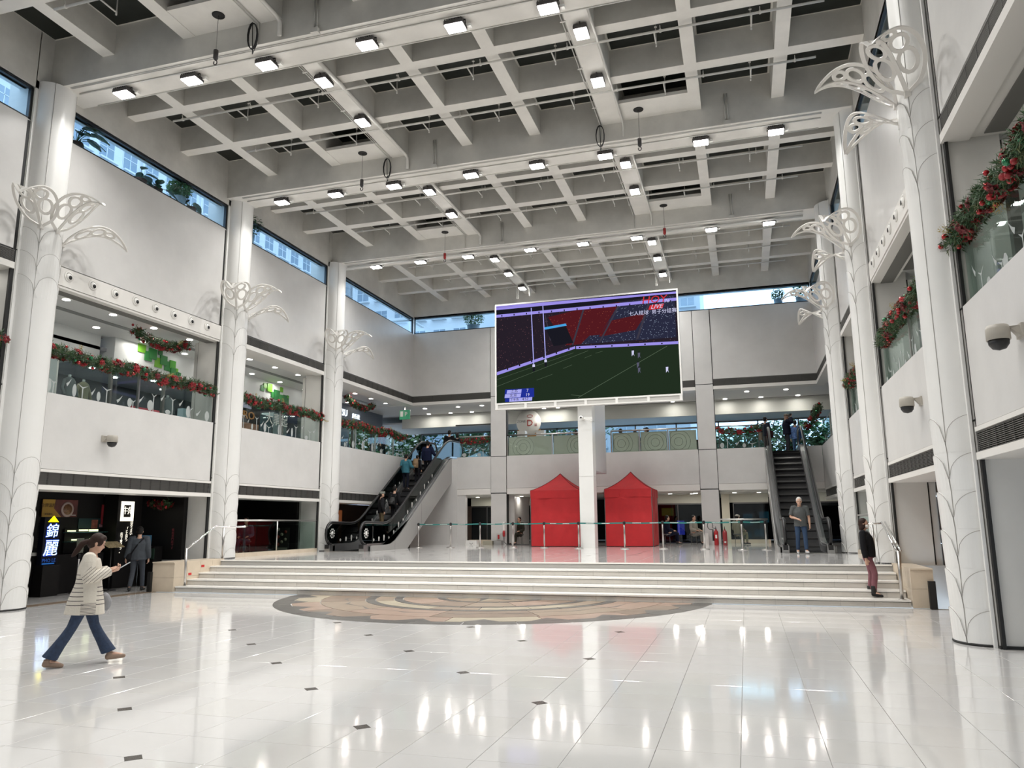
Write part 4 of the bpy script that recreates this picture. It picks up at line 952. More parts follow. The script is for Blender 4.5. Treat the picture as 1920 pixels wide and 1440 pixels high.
    while y < ye - .7:
        k = (y + d / 2 - ya) / d * (d * SLp) ; z = max(0, min(3.775, (math.floor((y - ya) / d) + .5) * d * SLp if y > ya - d else 0)); link('step', me, t, ((x0 + x1) / 2, y, P + z + .002)); y += d
    bx('comb_plate', STEEL, t, x0 + .1, x1 - .1, yb - .1, yb + .55, P + .001, P + .008); bx('comb_plate', STEEL, t, x0 + .1, x1 - .1, ye - .75, ye + .3, Z2 - .006, Z2 + .004)
    return zc, yb, ya, yt, ye
ZCL = escalator(-14.42, -13.06, 24.85, 'left escalator rising along the left wall, people riding up', 'left')
ZCR = escalator(1.10, 2.36, 24.72, 'right escalator rising to the upper floor, man stepping off', 'right')
# ================================================================ stair rails and glass barriers
t = thing('stair_handrail', 'steel handrail at the left end of the steps', 'handrail', (-14.02, 17.2, .145))
MB().tube([(-14.05, 17.2, .29 / 2), (-14.07, 17.2, 1.10)], .032, 10).build('post', STEEL, t)
MB().tube([(-14.07, 17.2, 1.08), (-14.40, 18.75, 1.66), (-14.35, 18.98, 1.64), (-13.60, 19.02, 1.64)], .024, 10).build('rail', CHROME, t)
MB().tube([(-14.34, 19.05, P), (-14.34, 19.03, 1.63)], .030, 10).build('post', STEEL, t)
MB().lathe([(0, 0), (.06, 0), (.06, .008), (0, .008)], (-14.05, 17.2, .145), 14).build('flange', STEEL, t)
t = thing('stair_handrail', 'steel handrail at the right end of the steps beside the woman in black', 'handrail', (2.86, 17.2, .145))
for dx in (0,): MB().tube([(2.86, 17.17, .145), (2.88, 17.2, 1.08)], .034, 10).build('post', STEEL, t)
for dx in (-.03, .04): MB().tube([(2.88 + dx, 17.2, 1.08), (2.91 + dx, 18.9, 1.64)], .022, 10).build('rail', CHROME, t)
MB().tube([(2.90, 18.9, 1.62), (2.45, 19.0, 1.60)], .024, 10).build('rail', CHROME, t); MB().tube([(2.7, 19.05, P), (2.7, 19.0, 1.6)], .026, 8).build('post', STEEL, t)
MB().lathe([(0, 0), (.07, 0), (.07, .008), (0, .008)], (2.86, 17.17, .145), 14).build('flange', STEEL, t)
def glass_barrier(p0, p1, z, h, n, label, curb=True, g=GLASSG):
    t = thing('glass_barrier', label, 'barrier', (p0[0], p0[1], z)); a = Vector(p0); b_ = Vector(p1); d = (b_ - a); L = d.length; d.normalize(); nn = Vector((-d.y, d.x))
    ax = abs(d.y) > abs(d.x)
    zc = z
    if curb:
        zc = z + .12; k = max(1, int(L / .6))
        for i in range(k):
            q0 = a + d * (L * i / k + .002); q1 = a + d * (L * (i + 1) / k - .002)
            bx('curb_stone', BEIGE, t, min(q0.x, q1.x) - (.09 if ax else 0), max(q0.x, q1.x) + (.09 if ax else 0), min(q0.y, q1.y) - (0 if ax else .09), max(q0.y, q1.y) + (0 if ax else .09), z, zc)
    for i in range(n):
        q0 = a + d * (L * i / n + .02); q1 = a + d * (L * (i + 1) / n - .02)
        bx('glass_panel', g, t, min(q0.x, q1.x) - (.006 if ax else 0), max(q0.x, q1.x) + (.006 if ax else 0), min(q0.y, q1.y) - (0 if ax else .006), max(q0.y, q1.y) + (0 if ax else .006), zc + .02, z + h - .05)
        if i: q = a + d * (L * i / n); MB().tube([(q.x, q.y, zc), (q.x, q.y, z + h)], .025, 8).build('post', STEEL, t)
    MB().tube([(a.x, a.y, z + h), (b_.x, b_.y, z + h)], .028, 10).build('rail', STEEL, t)
    return t
glass_barrier((XL - .02, 20.15), (XL - .02, 24.95), P, 1.10, 2, 'glass barrier with steel rail on stone curb, between the left columns on the podium')
glass_barrier((XR + .02, 20.0), (XR + .02, 24.7), P, 1.10, 2, 'glass barrier with steel rail on stone curb, between the right columns on the podium')
glass_barrier((-.85, 27.9), (.72, 27.9), P, 1.02, 1, 'short barrier rail in front of the fire extinguishers', False, GLASS)
# ================================================================ camera domes
def cam_dome(x, y, z, s, label, ax='x'):
    t = thing('security_camera', label, 'security camera', (x, y, z)); CG = mat('camera_grey%d' % int(y * 10), (.42, .39, .34), .4)
    if ax == 'x':
        b = MB(); b.box(x, x + s * .03, y - .10, y + .10, z - .02, z + .14); b.add([(x + s * .03, y - .06, z + .12), (x + s * .03, y + .06, z + .12), (x + s * .03, y + .06, z), (x + s * .03, y - .06, z), (x + s * .20, y - .03, z + .12), (x + s * .20, y + .03, z + .12), (x + s * .12, y + .03, z + .10), (x + s * .12, y - .03, z + .10)], [(0, 1, 5, 4), (3, 2, 1, 0), (7, 6, 2, 3), (4, 5, 6, 7), (0, 4, 7, 3), (1, 2, 6, 5)]); b.build('bracket', CG, t)
        MB().lathe([(0, .14), (.11, .14), (.125, .10), (.125, -.03), (.118, -.03), (0, -.03)], (x + s * .24, y, z), 16).build('housing', CG, t)
        MB().lathe([(.112, -.03), (.105, -.08), (.07, -.13), (0, -.15)], (x + s * .24, y, z), 16).build('dome', RUBBER, t)
cam_dome(XL, 15.02, 3.72, 1, 'dome camera on the white panel above the noodle restaurant'); cam_dome(XR, 15.1, 3.72, -1, 'dome camera on the right wall between the two nearest columns'); cam_dome(XR, 9.80, 3.74, -1, 'dome camera cut by the right edge of the photo')
t = thing('security_camera', 'round-faced bullet camera on the pillar under the screen', 'security camera', (-5.72, 28.6, 5.62))
MB().lathe([(0, -.34), (.07, -.34), (.075, -.1), (.075, -.02), (0, -.02)], (-5.80, 28.9, 5.62), 16, ax='y').build('housing', WHITEP, t); MB().lathe([(0, 0), (.035, 0), (.035, -.01), (0, -.01)], (-5.80, 28.56, 5.62), 14, ax='y').build('lens', RUBBER, t)
MB().tube([(-5.80, 28.7, 5.60), (-5.46, 28.7, 5.58), (-5.46, 28.9, 5.58)], .014, 6).build('arm', WHITEP, t); bx('wall_plate', WHITEP, t, -5.50, -5.42, 28.86, 28.9, 5.50, 5.66)
# ================================================================ air nozzles in the soffit bands
nz = None
for s, X, Y0, n, nm in ((1, XL, 13.54, 8, 'left'), (-1, XR, 14.08, 7, 'right')):
    for k in range(n):
        y = Y0 + .70 * k; t = thing('air_nozzle', 'round air nozzle in the %s soffit band, %s from the camera' % (nm, ORD[k]), 'air nozzle', (X, y, 7.45), 'round air nozzles in the soffit bands')
        MB().lathe([(.085, .022 * s), (.125, .024 * s), (.125, .034 * s), (.085, .034 * s), (.085, .022 * s)], (X, y, 7.45), 20, ax='x').build('ring', TRIM, t)
        MB().lathe([(.084, .026 * s), (.075, .045 * s), (.05, .062 * s), (0, .064 * s)], (X, y, 7.45), 16, ax='x').build('ball', WHITEP, t); MB().lathe([(0, .0), (.047, .0), (.047, .008 * s), (0, .008 * s)], (X + s * .060, y + .012, 7.425), 14, ax='x').build('opening', BLACK, t)
# ================================================================ ventilation grilles under the edges
gcount = 0
def vent(axn, c, a, b_, z0, z1, s, label, pitch=.35, slats=False):
    t = thing('vent_grille', label, 'ventilation grille', (c if axn == 'x' else a, a if axn == 'x' else c, z0), 'grey ventilation grilles along the floor edges')
    def B(m, nm, u0, u1, zz0, zz1, d0, d1): return (bx(nm, m, t, c + s * d0, c + s * d1, u0, u1, zz0, zz1) if axn == 'x' else bx(nm, m, t, u0, u1, c + s * d0, c + s * d1, zz0, zz1))
    B(GRILLE, 'frame', a, b_, z1 - .012, z1, -.06, .0); B(GRILLE, 'frame', a, b_, z0, z0 + .012, -.06, 0)
    u = a
    while u < b_: B(STEELD if not slats else GRILLE, 'divider', u, u + .012, z0 + .012, z1 - .012, -.045, -.004); u += pitch
    n = 11; b = MB()
    for k in range(n):
        z = z0 + .02 + (z1 - z0 - .04) * k / (n - 1)
        if axn == 'x': b.box(c - s * .05, c - s * .008, a, b_, z - .004, z + .004)
        else: b.box(a, b_, c - s * .05, c - s * .008, z - .004, z + .004)
    b.build('slats', GRILLE, t, kind='stuff')
for side, X, J, s in (('left', XL, LJ, 1), ('right', XR, RJ, -1)):
    for i in range(4):
        y0 = J[i] + 1.02; y1 = (J[i + 1] if i < 3 else (26.9 if side == 'left' else YB)) - .035 if i < 3 else (YB - .05)
        vent('x', X, y0, y1, 2.60, 2.89, s, 'lower grey ventilation grille, %s bay of the %s wall' % (ORD[i], side))
        if i != 1: vent('x', X, y0, y1, 7.34, 7.62, s, 'upper grey ventilation grille, %s bay of the %s wall' % (ORD[i], side), .5)
for (a, b_), nm in zip(openx, ('left of the first pilaster', 'between the pilasters', 'right of the second pilaster')): vent('y', YB, a + .02, b_ - .02, 7.34, 7.63, -1, 'upper grey ventilation grille on the back wall ' + nm, .5)
for i, y0 in enumerate((6.6, 13.1, 20.0)): bx('ceiling_grille', GRILLE, None, XR + .52, XR + .80, y0, y0 + 5.3, 7.222, 7.236, label='long slotted grille in the soffit of the right upper gallery, %s bay' % ORD[i], cat='ventilation grille')
# ================================================================ upper gallery, left: shopfronts, lights
SX = -18.0
MET = mat('shopfront_metal', (.22, .21, .20), .4, metal=.6); GREENS = [mat('green_tile%d' % i, c, .45) for i, c in enumerate(((.16, .42, .03), (.03, .22, .05), (.08, .34, .04), (.02, .15, .04)))]
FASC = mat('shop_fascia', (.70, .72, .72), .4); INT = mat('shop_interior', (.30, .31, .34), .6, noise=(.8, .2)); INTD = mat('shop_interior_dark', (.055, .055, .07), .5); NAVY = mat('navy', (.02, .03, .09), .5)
ug = empty('wall_left.001', kind='structure')
bx('fascia', FASC, ug, SX - .3, SX, 18.25, 29.0, 6.55, 7.34); bx('fascia', mat('fascia_dark_blue', (.09, .11, .15), .4), ug, SX - .3, SX, 29.0, 36.4, 6.62, 7.34)
bx('fascia', FASC, ug, SX - 3.5, SX - .3, 18.25, 18.5, 6.75, 7.34); bx('fascia', FASC, ug, SX - .5, SX - .3, 3.5, 18.0, 6.6, 7.34)
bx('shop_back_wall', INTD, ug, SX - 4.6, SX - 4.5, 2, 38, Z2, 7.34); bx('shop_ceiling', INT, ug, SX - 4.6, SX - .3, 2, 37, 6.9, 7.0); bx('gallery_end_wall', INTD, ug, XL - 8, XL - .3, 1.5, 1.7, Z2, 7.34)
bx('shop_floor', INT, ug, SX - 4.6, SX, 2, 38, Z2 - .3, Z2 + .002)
t = thing('shopfront', 'glass shopfront with steel mullions in the upper left gallery, first bays', 'shopfront', (SX, 12, Z2))
for y in (9.0, 11.2, 13.5, 15.85, 18.2, 20.4, 22.6, 24.4): bx('mullion', MET, t, SX - .05, SX + .05, y - .04, y + .04, Z2, 6.55)
ym = [9.0, 11.2, 13.5, 15.85, 18.2, 20.4, 22.6, 24.4]
for a, b_ in zip(ym, ym[1:]): bx('glass_panel', GLASS, t, SX - .01, SX + .01, a + .05, b_ - .05, Z2 + .05, 6.5)
t = thing('shopfront', 'glass shopfront with steel mullions in the upper left gallery, farther bays', 'shopfront', (SX, 27, Z2))
ym = [24.5, 27.2, 29.2, 31.2, 33.2, 35.2, 36.4]
for y in ym: bx('mullion', MET, t, SX - .06, SX + .06, y - .05, y + .05, Z2, 6.6)
for a, b_ in zip(ym[:2], ym[1:3]): bx('glass_panel', GLASS, t, SX - .01, SX + .01, a + .05, b_ - .05, Z2 + .05, 6.55)
# green tile logo panels
def logo(pts, y0, z0, s, label, X=SX):
    t = thing('green_logo', label, 'shop logo', (X, y0, z0), 'green square logos on the shop fascia')
    for i, (u, v, w, c) in enumerate(pts): bx('logo_tile', GREENS[c], t, X + .01, X + .03 + .012 * (i % 3), y0 + u * s, y0 + (u + w) * s, z0 + v * s, z0 + (v + w) * s)
L1 = [(0, .45, .42, 0), (.38, .18, .38, 1), (.58, .30, .42, 1), (.95, .02, .40, 0), (1.1, .55, .22, 3), (1.22, .18, .38, 1), (1.5, -.02, .40, 1), (1.78, .12, .34, 2), (1.85, -.15, .30, 1), (2.1, -.02, .20, 0), (2.2, -.12, .16, 3), (2.32, -.10, .13, 1)]
L2 = [(0, .25, .28, 1), (.20, .42, .24, 0), (.48, .30, .40, 0), (.85, .05, .30, 1), (1.08, .0, .48, 3), (1.5, -.1, .40, 1), (1.6, .45, .24, 0), (1.9, -.12, .46, 3), (2.2, .22, .14, 2)]
logo(L1, 19.15, 6.72, .80, 'row of green square tiles on the white fascia above the first upper left bay'); logo(L2, 25.65, 6.68, .82, 'row of green square tiles on the white fascia above the second upper left bay')
# shop contents seen through the glass
def panel(nm, m, label, cat, x0, x1, y0, y1, z0, z1): return bx(nm, m, None, x0, x1, y0, y1, z0, z1, label=label, cat=cat)
t = thing('display_board', 'pale board with a black striped W emblem inside the first upper left shopfront', 'board', (-17.7, 15.0, Z2)); bx('panel', mat('board_pale', (.55, .60, .60), .5), t, -17.75, -17.68, 14.3, 16.0, Z2, 6.35); bx('panel_edge', WHITEP, t, -17.75, -17.67, 16.0, 16.05, Z2, 6.4)
for k in range(4):
    y = 14.72 + k * .13; MB().prism([(y, 5.56), (y + .05, 5.56), (y + .14, 5.22), (y + .09, 5.22)] if k % 2 == 0 else [(y + .14, 5.56), (y + .19, 5.56), (y + .10, 5.22), (y + .05, 5.22)], 'x', -17.68, -17.665).build('emblem_stripe', BLACK, t)
bx('emblem_underline', mat('blue_line', (.08, .2, .45), .5), t, -17.68, -17.67, 14.7, 15.3, 5.10, 5.13)
def mannequin(x, y, z, label, coat, skirt, seed):
    t = thing('mannequin', label, 'mannequin', (x, y, z)); b = MB(); b.lathe([(0, 0), (.17, 0), (.17, .02), (.03, .03), (.02, .5), (0, .5)], (x, y, z), 14); b.build('stand', STEEL, t)
    MB().lathe([(.10, .95), (.16, .90), (.20, .60), (.24, .32), (.24, .30), (0, .30)], (x, y, z), 16).build('skirt', skirt, t)
    b = MB(); b.lathe([(.06, 1.45), (.13, 1.40), (.17, 1.30), (.15, 1.1), (.16, .92), (.17, .88), (0, .88)], (x, y, z), 16); b.tube([(x, y - .15, z + 1.36), (x + .02, y - .24, z + 1.12), (x + .10, y - .22, z + .92)], [.05, .045, .035], 8); b.tube([(x, y + .15, z + 1.36), (x + .02, y + .24, z + 1.12), (x + .10, y + .22, z + .92)], [.05, .045, .035], 8); b.build('coat', coat, t)
    MB().lathe([(.04, 1.42), (.04, 1.52), (0, 1.53)], (x, y, z), 12).build('neck', WHITEP, t)
TANM = mat('tan_cloth', (.38, .33, .22), .8); GRYC = mat('grey_cloth', (.25, .25, .26), .8)
mannequin(-18.55, 17.25, Z2, 'mannequin in a grey top and tan skirt behind the first upper left shopfront', GRYC, TANM, 1)
mannequin(-18.8, 18.0, Z2, 'second mannequin in pale grey clothes behind the first upper left shopfront', TANM, mat('pale_cloth', (.45, .45, .5), .8), 2)
mannequin(-18.5, 21.2, Z2, 'mannequin in grey beside the right end of the first upper left shopfront', GRYC, mat('grey_skirt', (.4, .4, .42), .8), 3)
panel('drape', NAVY, 'dark navy drape hanging behind the W board in the upper left shop', 'drape', -18.9, -18.75, 16.5, 17.0, Z2, 6.8)
panel('sign_board', mat('red_board', (.45, .04, .06), .5), 'red sign board with white writing deep in the first upper left shop', 'sign', -21.8, -21.7, 23.0, 24.6, 5.2, 6.1)
rb = [o for o in C.objects if o.name == 'sign_board'][0]; WL[rb.name] = (0, 0, 0); text('玩樂優惠卡', .24, (-21.68, 23.8, 5.38), '+x', WHITEP, rb, ext=.002)
for i, (y, w, h, m) in enumerate(((20.0, .7, .65, WHITEP), (22.0, 1.0, 1.0, mat('cool_panel', (.5, .6, .65), .4)), (18.8, .35, .55, WHITEP))): panel('display_plinth', m, 'pale display plinth behind the upper left glass, ' + ['with round motifs', 'the broad one near the end', 'the small one by the mullion'][i], 'display', -18.75, -18.5, y, y + w, Z2, Z2 + h + .2)
# orange PRO sign and lettering in the second bay
t = thing('shop_sign', 'orange PRO sign on a dark board in the second upper left bay', 'sign', (-17.9, 24.4, 5)); bx('backing', DARKST, t, -17.98, -17.92, 23.2, 25.6, Z2, 6.3); ORG = mat('orange_sign', (.50, .22, .05), .5)
WL[t.name] = (-17.9, 24.4, 5); text('PRO', .42, (-17.90, 24.72, 5.78), '+x', ORG, t, ext=.02, sx=1.25); bx('poster', mat('brown_poster', (.28, .14, .08), .5, noise=(3, .4)), t, -17.92, -17.90, 24.1, 25.5, Z2 + .2, 5.5); bx('poster_strip', mat('lilac', (.45, .45, .62), .5), t, -17.92, -17.9, 23.6, 25.0, 6.05, 6.3)
t = thing('window_lettering', 'big white Chinese characters on the glass of the second upper left bay', 'sign', (-17.9, 26.4, 5.8)); text('大事起', .52, (-17.93, 26.75, 5.83), '+x', WHITEP, t, ext=.004)
panel('display_fridge', mat('teal_case', (.03, .10, .12), .3), 'tall dark teal drinks cabinet in the second upper left bay', 'cabinet', -19.6, -19.0, 27.1, 28.0, Z2, 6.2); panel('display_fridge', mat('pale_case', (.45, .52, .52), .3), 'tall pale glass cabinet in the second upper left bay', 'cabinet', -19.6, -19.0, 28.1, 29.1, Z2, 6.4)
# TSU sign
t = thing('shop_sign', 'white backlit sign with the letters TSU on the blue fascia, third upper left bay', 'sign', (SX, 32, 6.9)); SGN = emat('sign_white', (.85, .93, 1.0), 1.3)
text('ITSU', .46, (SX + .03, 32.15, 6.88), '+x', SGN, t, ext=.02, sx=.95); text('旅行社', .26, (SX + .03, 33.45, 6.84), '+x', SGN, t, ext=.02)
panel('wall_screen', emat('blue_screen', (.05, .09, .9), 1.1), 'bright blue screen behind the third upper left bay', 'screen', -19.9, -19.8, 33.0, 34.2, 4.9, 5.7)
panel('counter_wall', mat('grey_partition', (.28, .28, .27), .5), 'grey partition behind the third upper left bay', 'partition', -18.6, -18.4, 29.3, 32.0, Z2, 6.3)
t = thing('exit_sign', 'green hanging direction sign with a white P in the corner over the left escalator', 'sign', (-15.7, 33.9, 6.85)); GSN = mat('sign_green', (.01, .20, .10), .4, emit=(.01, .16, .07), estr=.5)
bx('plate', GSN, t, -15.85, -15.30, 33.88, 33.92, 6.66, 7.12); text('P', .30, (-15.50, 33.86, 6.90), '-y', WHITEP, t, ext=.003); bx('white_square', WHITEP, t, -15.80, -15.66, 33.868, 33.878, 6.80, 7.06); bx('hanger', STEEL, t, -15.6, -15.55, 33.89, 33.91, 7.12, 7.30)
# ---------------------------------------------------------------- downlights
dl0 = None
def downlight(x, y, z, label, w=1.0, light=True):
    global dl0
    if dl0 is None:
        t = thing('downlight', 'x', 'downlight', (x, y, z), 'round downlights in the gallery and shop ceilings'); MB().lathe([(.095, .0), (.125, -.006), (.125, -.012), (.095, -.012), (.095, .0)], (0, 0, 0), 16).build('trim_ring', WHITEP, t, world=False); MB().lathe([(0, -.006), (.095, -.006), (.095, -.010), (0, -.010)], (0, 0, 0), 14).build('lens', DOWN, t, world=False); dl0 = t
    else: t = copy_tree(dl0, None, (x, y, z), 0)
    t['label'] = label
    if light: area((x, y, z - .03), (0, 0, 0), .18, .18, DOWN_W * w, (1, .96, .88))
for i in range(18): y = 8.6 + 1.52 * i; downlight(-16.13, y, 7.335, 'round downlight of the upper left gallery, front row, number %d from the near end' % (i + 1), 1.3, i % 2 == 0)
for i in range(14): y = 11.6 + 1.85 * i; downlight(-17.64, y, 7.335, 'round downlight of the upper left gallery, rear row, number %d from the near end' % (i + 1), 1.3, i % 2 == 0)
for i, x in enumerate((-14.93, -13.18, -11.95, -9.4, -7.6, -4.6, -2.9, .37, 2.0)): downlight(x, 34.85, 7.29, 'round downlight above the back upper gallery, front row, ' + (ORD + ['ninth'])[i] + ' from the left', 1.2)
for i, x in enumerate((-15.5, -14.29, -13.12, -9.3, -8.6, -3.0, -.6, 1.0, 2.6)): downlight(x, 36.7, 7.29, 'round downlight washing the white fascia at the back, ' + (ORD + ['ninth'])[i] + ' from the left', 1.4)
for i, (x, y) in enumerate(((-12.0, 34.4), (-11.5, 35.3), (-11.2, 34.4), (-9.8, 34.2), (-3.1, 34.4), (-2.2, 34.9), (-2.0, 34.2), (-.4, 34.4), (.6, 34.5), (2.8, 34.8), (-7.0, 34.4))): downlight(x, y, 2.875, 'round downlight under the back upper floor, ' + (ORD + ['ninth', 'tenth', 'eleventh'])[i] + ' one', 1.0)
for i, (x, y, z) in enumerate(((-19.3, 16.6, 6.88), (-19.4, 18.9, 6.88), (-20.6, 20.0, 6.88), (-19.5, 21.0, 6.88), (-21.2, 21.6, 6.88), (-20.4, 22.6, 6.88), (-19.6, 23.4, 6.88), (-21.4, 24.2, 6.88), (-20.4, 26.0, 6.88), (-19.8, 27.6, 6.88))): downlight(x, y, z, 'round downlight inside the upper left shops, %s from the front' % (ORD + ['ninth', 'tenth'])[i], 1.6)
for i, (x, y) in enumerate(((-15.9, 22.2), (-16.4, 23.4), (-17.0, 21.4))): downlight(x, y, 2.59, 'small bright ceiling spot in the dark restaurant on the podium, ' + ORD[i] + ' one', .15, False)
for i, (x, y) in enumerate(((4.6, 11.0), (5.4, 14.5), (4.8, 17.3))): downlight(x, y, 7.335, 'square ceiling light of the right upper gallery, ' + ORD[i] + ' from the camera', 1.2)
# ================================================================ upper gallery glass balustrades
MOT = mat('frosted_white', (.38, .41, .40), .6)
def balustrade(axn, c, a, b_, label, z0=ZP, h=.95, n=3, motif=True, m=GLASSG, inward=1):
    t = thing('glass_balustrade', label, 'balustrade', (c if axn == 'x' else a, a if axn == 'x' else c, z0))
    for i in range(n):
        u0, u1 = a + (b_ - a) * i / n + .015, a + (b_ - a) * (i + 1) / n - .015
        bx('glass_panel', m, t, c - .006, c + .006, u0, u1, Z2, z0 + h) if axn == 'x' else bx('glass_panel', m, t, u0, u1, c - .006, c + .006, Z2, z0 + h)
        if i:
            u = a + (b_ - a) * i / n; bx('post', STEEL, t, c - .03, c + .03, u - .025, u + .025, Z2, z0 + h) if axn == 'x' else bx('post', STEEL, t, u - .025, u + .025, c - .03, c + .03, Z2, z0 + h)
    p = [(c, a, z0 + h), (c, b_, z0 + h)] if axn == 'x' else [(a, c, z0 + h), (b_, c, z0 + h)]
    MB().tube(p, .025, 8).build('rail', STEEL, t)
    if motif:
        rg = random.Random(int(a * 10)); k = 0; u = a + .15
        while u < b_ - .2:
            b = MB(); w = .10 + .12 * rg.random(); hh = .12 + .28 * rg.random(); z = z0 + .02
            if k % 3 == 0: pts = [(u + w * .5 + w * .5 * cos(q * .7), z + hh * .5 + hh * .5 * sin(q * .7)) for q in range(9)]
            elif k % 3 == 1: pts = [(u, z), (u + .03, z), (u + .03, z + hh), (u + w, z + hh + .08), (u + .015, z + hh + .03), (u - w + .03, z + hh + .1), (u, z + hh)]
            else: pts = [(u, z + hh), (u + w * .5, z + hh + .05), (u + w, z + hh + .14), (u + w * .55, z + hh), (u + w * .2, z + hh - .07)]
            s = .009 * inward
            if axn == 'x': b.prism(pts, 'x', c + s, c + s + .001 * inward)
            else: b.prism(pts, 'y', c - .010, c - .009)
            b.build('frosted_motif', MOT, t); u += .16 + .22 * rg.random(); k += 1
    return t
for i in range(3): balustrade('x', XL - .12, LJ[i] + 1.02, LJ[i + 1] - .04, 'glass balustrade with frosted winter motifs, %s upper left bay' % ORD[i], n=2, m=GLASS)
balustrade('x', XL - .12, LJ[3] + 1.02, YB, 'glass balustrade with frosted winter motifs, last upper left bay beside the escalator', n=4)
for i in range(3): balustrade('x', XR + .12, RJ[i] + 1.02, RJ[i + 1] - .04, 'glass balustrade with frosted motifs, %s upper right bay' % ORD[i], n=2, inward=-1)
balustrade('x', XR + .12, RJ[3] + 1.02, YB, 'glass balustrade with frosted motifs, last upper right bay', n=3, inward=-1)
balustrade('y', YB + .12, -12.55, -10.96, 'clear glass balustrade beside the head of the left escalator', n=1); balustrade('y', YB + .12, -1.0, .95, 'clear glass balustrade beside the head of the right escalator', n=1)
# cream fabric backed balustrades in the middle
for a, b_, n, nm in ((-10.2, -6.0, 2, 'left of the white pillar'), (-5.44, -1.76, 3, 'right of the white pillar')):
    t = thing('glass_balustrade', 'balustrade lined with cream cloth on the back upper floor, ' + nm, 'balustrade', (a, YB + .1, ZP))
    for i in range(n):
        u0, u1 = a + (b_ - a) * i / n, a + (b_ - a) * (i + 1) / n
        bx('glass_panel', GLASS, t, u0 + .03, u1 - .03, YB + .09, YB + .10, ZP, 5.55); bx('cloth_panel', CREAM, t, u0 + .05, u1 - .05, YB + .14, YB + .15, ZP + .0, 5.52); bx('post', STEEL, t, u0 - .03, u0 + .03, YB + .06, YB + .14, ZP, 5.6)
        for q in range(3):
            r = .18 + q * .16; cxx = u0 + (u1 - u0) * (.35 + .2 * (i % 2)); zz = 5.05
            MB().tube([(min(u1 - .08, max(u0 + .08, cxx + r * cos(v * .35))), YB + .137, min(5.5, max(ZP + .05, zz + r * sin(v * .35)))) for v in range(19)], .006, 4).build('drawn_circle', mat('pencil%d%d%d' % (n, i, q), (.2, .19, .15), .7), t)
    MB().tube([(a, YB + .05, 5.60), (b_, YB + .05, 5.60)], .035, 8).build('rail', STEEL, t)
# back glazing of the upper floor
gw = empty('window_20', kind='structure', label='glass back wall of the upper floor looking out on trees', cat='window')
for x in [-18.2, -15.9, -13.9, -11.9, -9.9, -7.7, -5.5, -3.3, -1.1, .9, 2.9, 5.2]: bx('mullion', MET, gw, x - .035, x + .035, 41.95, 42.05, Z2, 6.9)
xs = [-18.2, -15.9, -13.9, -11.9, -9.9, -7.7, -5.5, -3.3, -1.1, .9, 2.9, 5.2]
for a, b_ in zip(xs, xs[1:]): bx('pane', GLASSW, gw, a + .04, b_ - .04, 41.99, 42.01, Z2 + .05, 6.87)
bx('transom', MET, gw, -18.2, 5.2, 41.95, 42.05, 6.84, 6.94); bx('transom', MET, gw, -18.2, 5.2, 41.95, 42.05, Z2, Z2 + .06)
# zone board, counter boxes
t = thing('zone_board', 'round-topped white and orange ZONE D board hanging at the back of the upper floor', 'sign', (-10.4, 37.2, 6.5)); OR2 = mat('orange_brown', (.42, .18, .03), .5)
MB().prism([(-10.75 + .0, 5.2), (-9.75, 5.2), (-9.75, 6.25)] + [(-10.25 + .62 * cos(a), 6.55 + .62 * sin(a) * 1.0) for a in [-.6 + 0 * 1]] + [(-9.70, 6.3), (-9.70, 5.9)] if False else [(-10.82, 5.2), (-9.62, 5.2), (-9.62, 6.3), (-10.82, 6.3)], 'y', 37.12, 37.15).build('orange_base', OR2, t)
MB().lathe([(0, 0), (.64, 0), (.64, .02), (0, .02)], (-10.22, 37.09, 6.66), 32, ax='y').build('white_disc', WHITEP, t)
RDX = mat('dark_red', (.40, .03, .02), .5); text('ZONE', .17, (-10.60, 37.07, 6.72), '-y', GRYC, t, ext=.002); text('D', .46, (-10.15, 37.07, 6.62), '-y', RDX, t, ext=.002); text('區', .15, (-9.84, 37.07, 6.52), '-y', RDX, t, ext=.002); MB().tube([(-10.15 + .14 * cos(a), 37.075, 6.98 + .07 * sin(a)) for a in [q * .45 for q in range(15)]], .012, 4).build('red_oval', RDX, t)
for i, (x, y) in enumerate(((-10.1, 34.6), (-9.2, 34.7))): bx('white_box', WHITEP, None, x, x + .38, y, y + .4, 5.35 - .0, 5.95, label='white box on the counter behind the cream balustrade, %s one' % ['left', 'right'][i], cat='box')
bx('counter', GREYP, None, -10.2, -8.4, 34.4, 35.2, Z2, 5.35, label='pale counter behind the cream balustrade left of the pillar', cat='counter')
for i, x in enumerate((-7.2, -4.6, -2.4)):
    t = thing('dining_table', 'dark dining table on the back upper floor, %s from the left' % ORD[i], 'table', (x, 35.3, Z2)); bx('top', DARKWD, t, x - .6, x + .6, 35.0, 35.7, 5.22, 5.26)
    for dx in (-.5, .5):
        for dy in (-.28, .28): bx('leg', STEELD, t, x + dx - .02, x + dx + .02, 35.35 + dy - .02, 35.35 + dy + .02, Z2, 5.22)
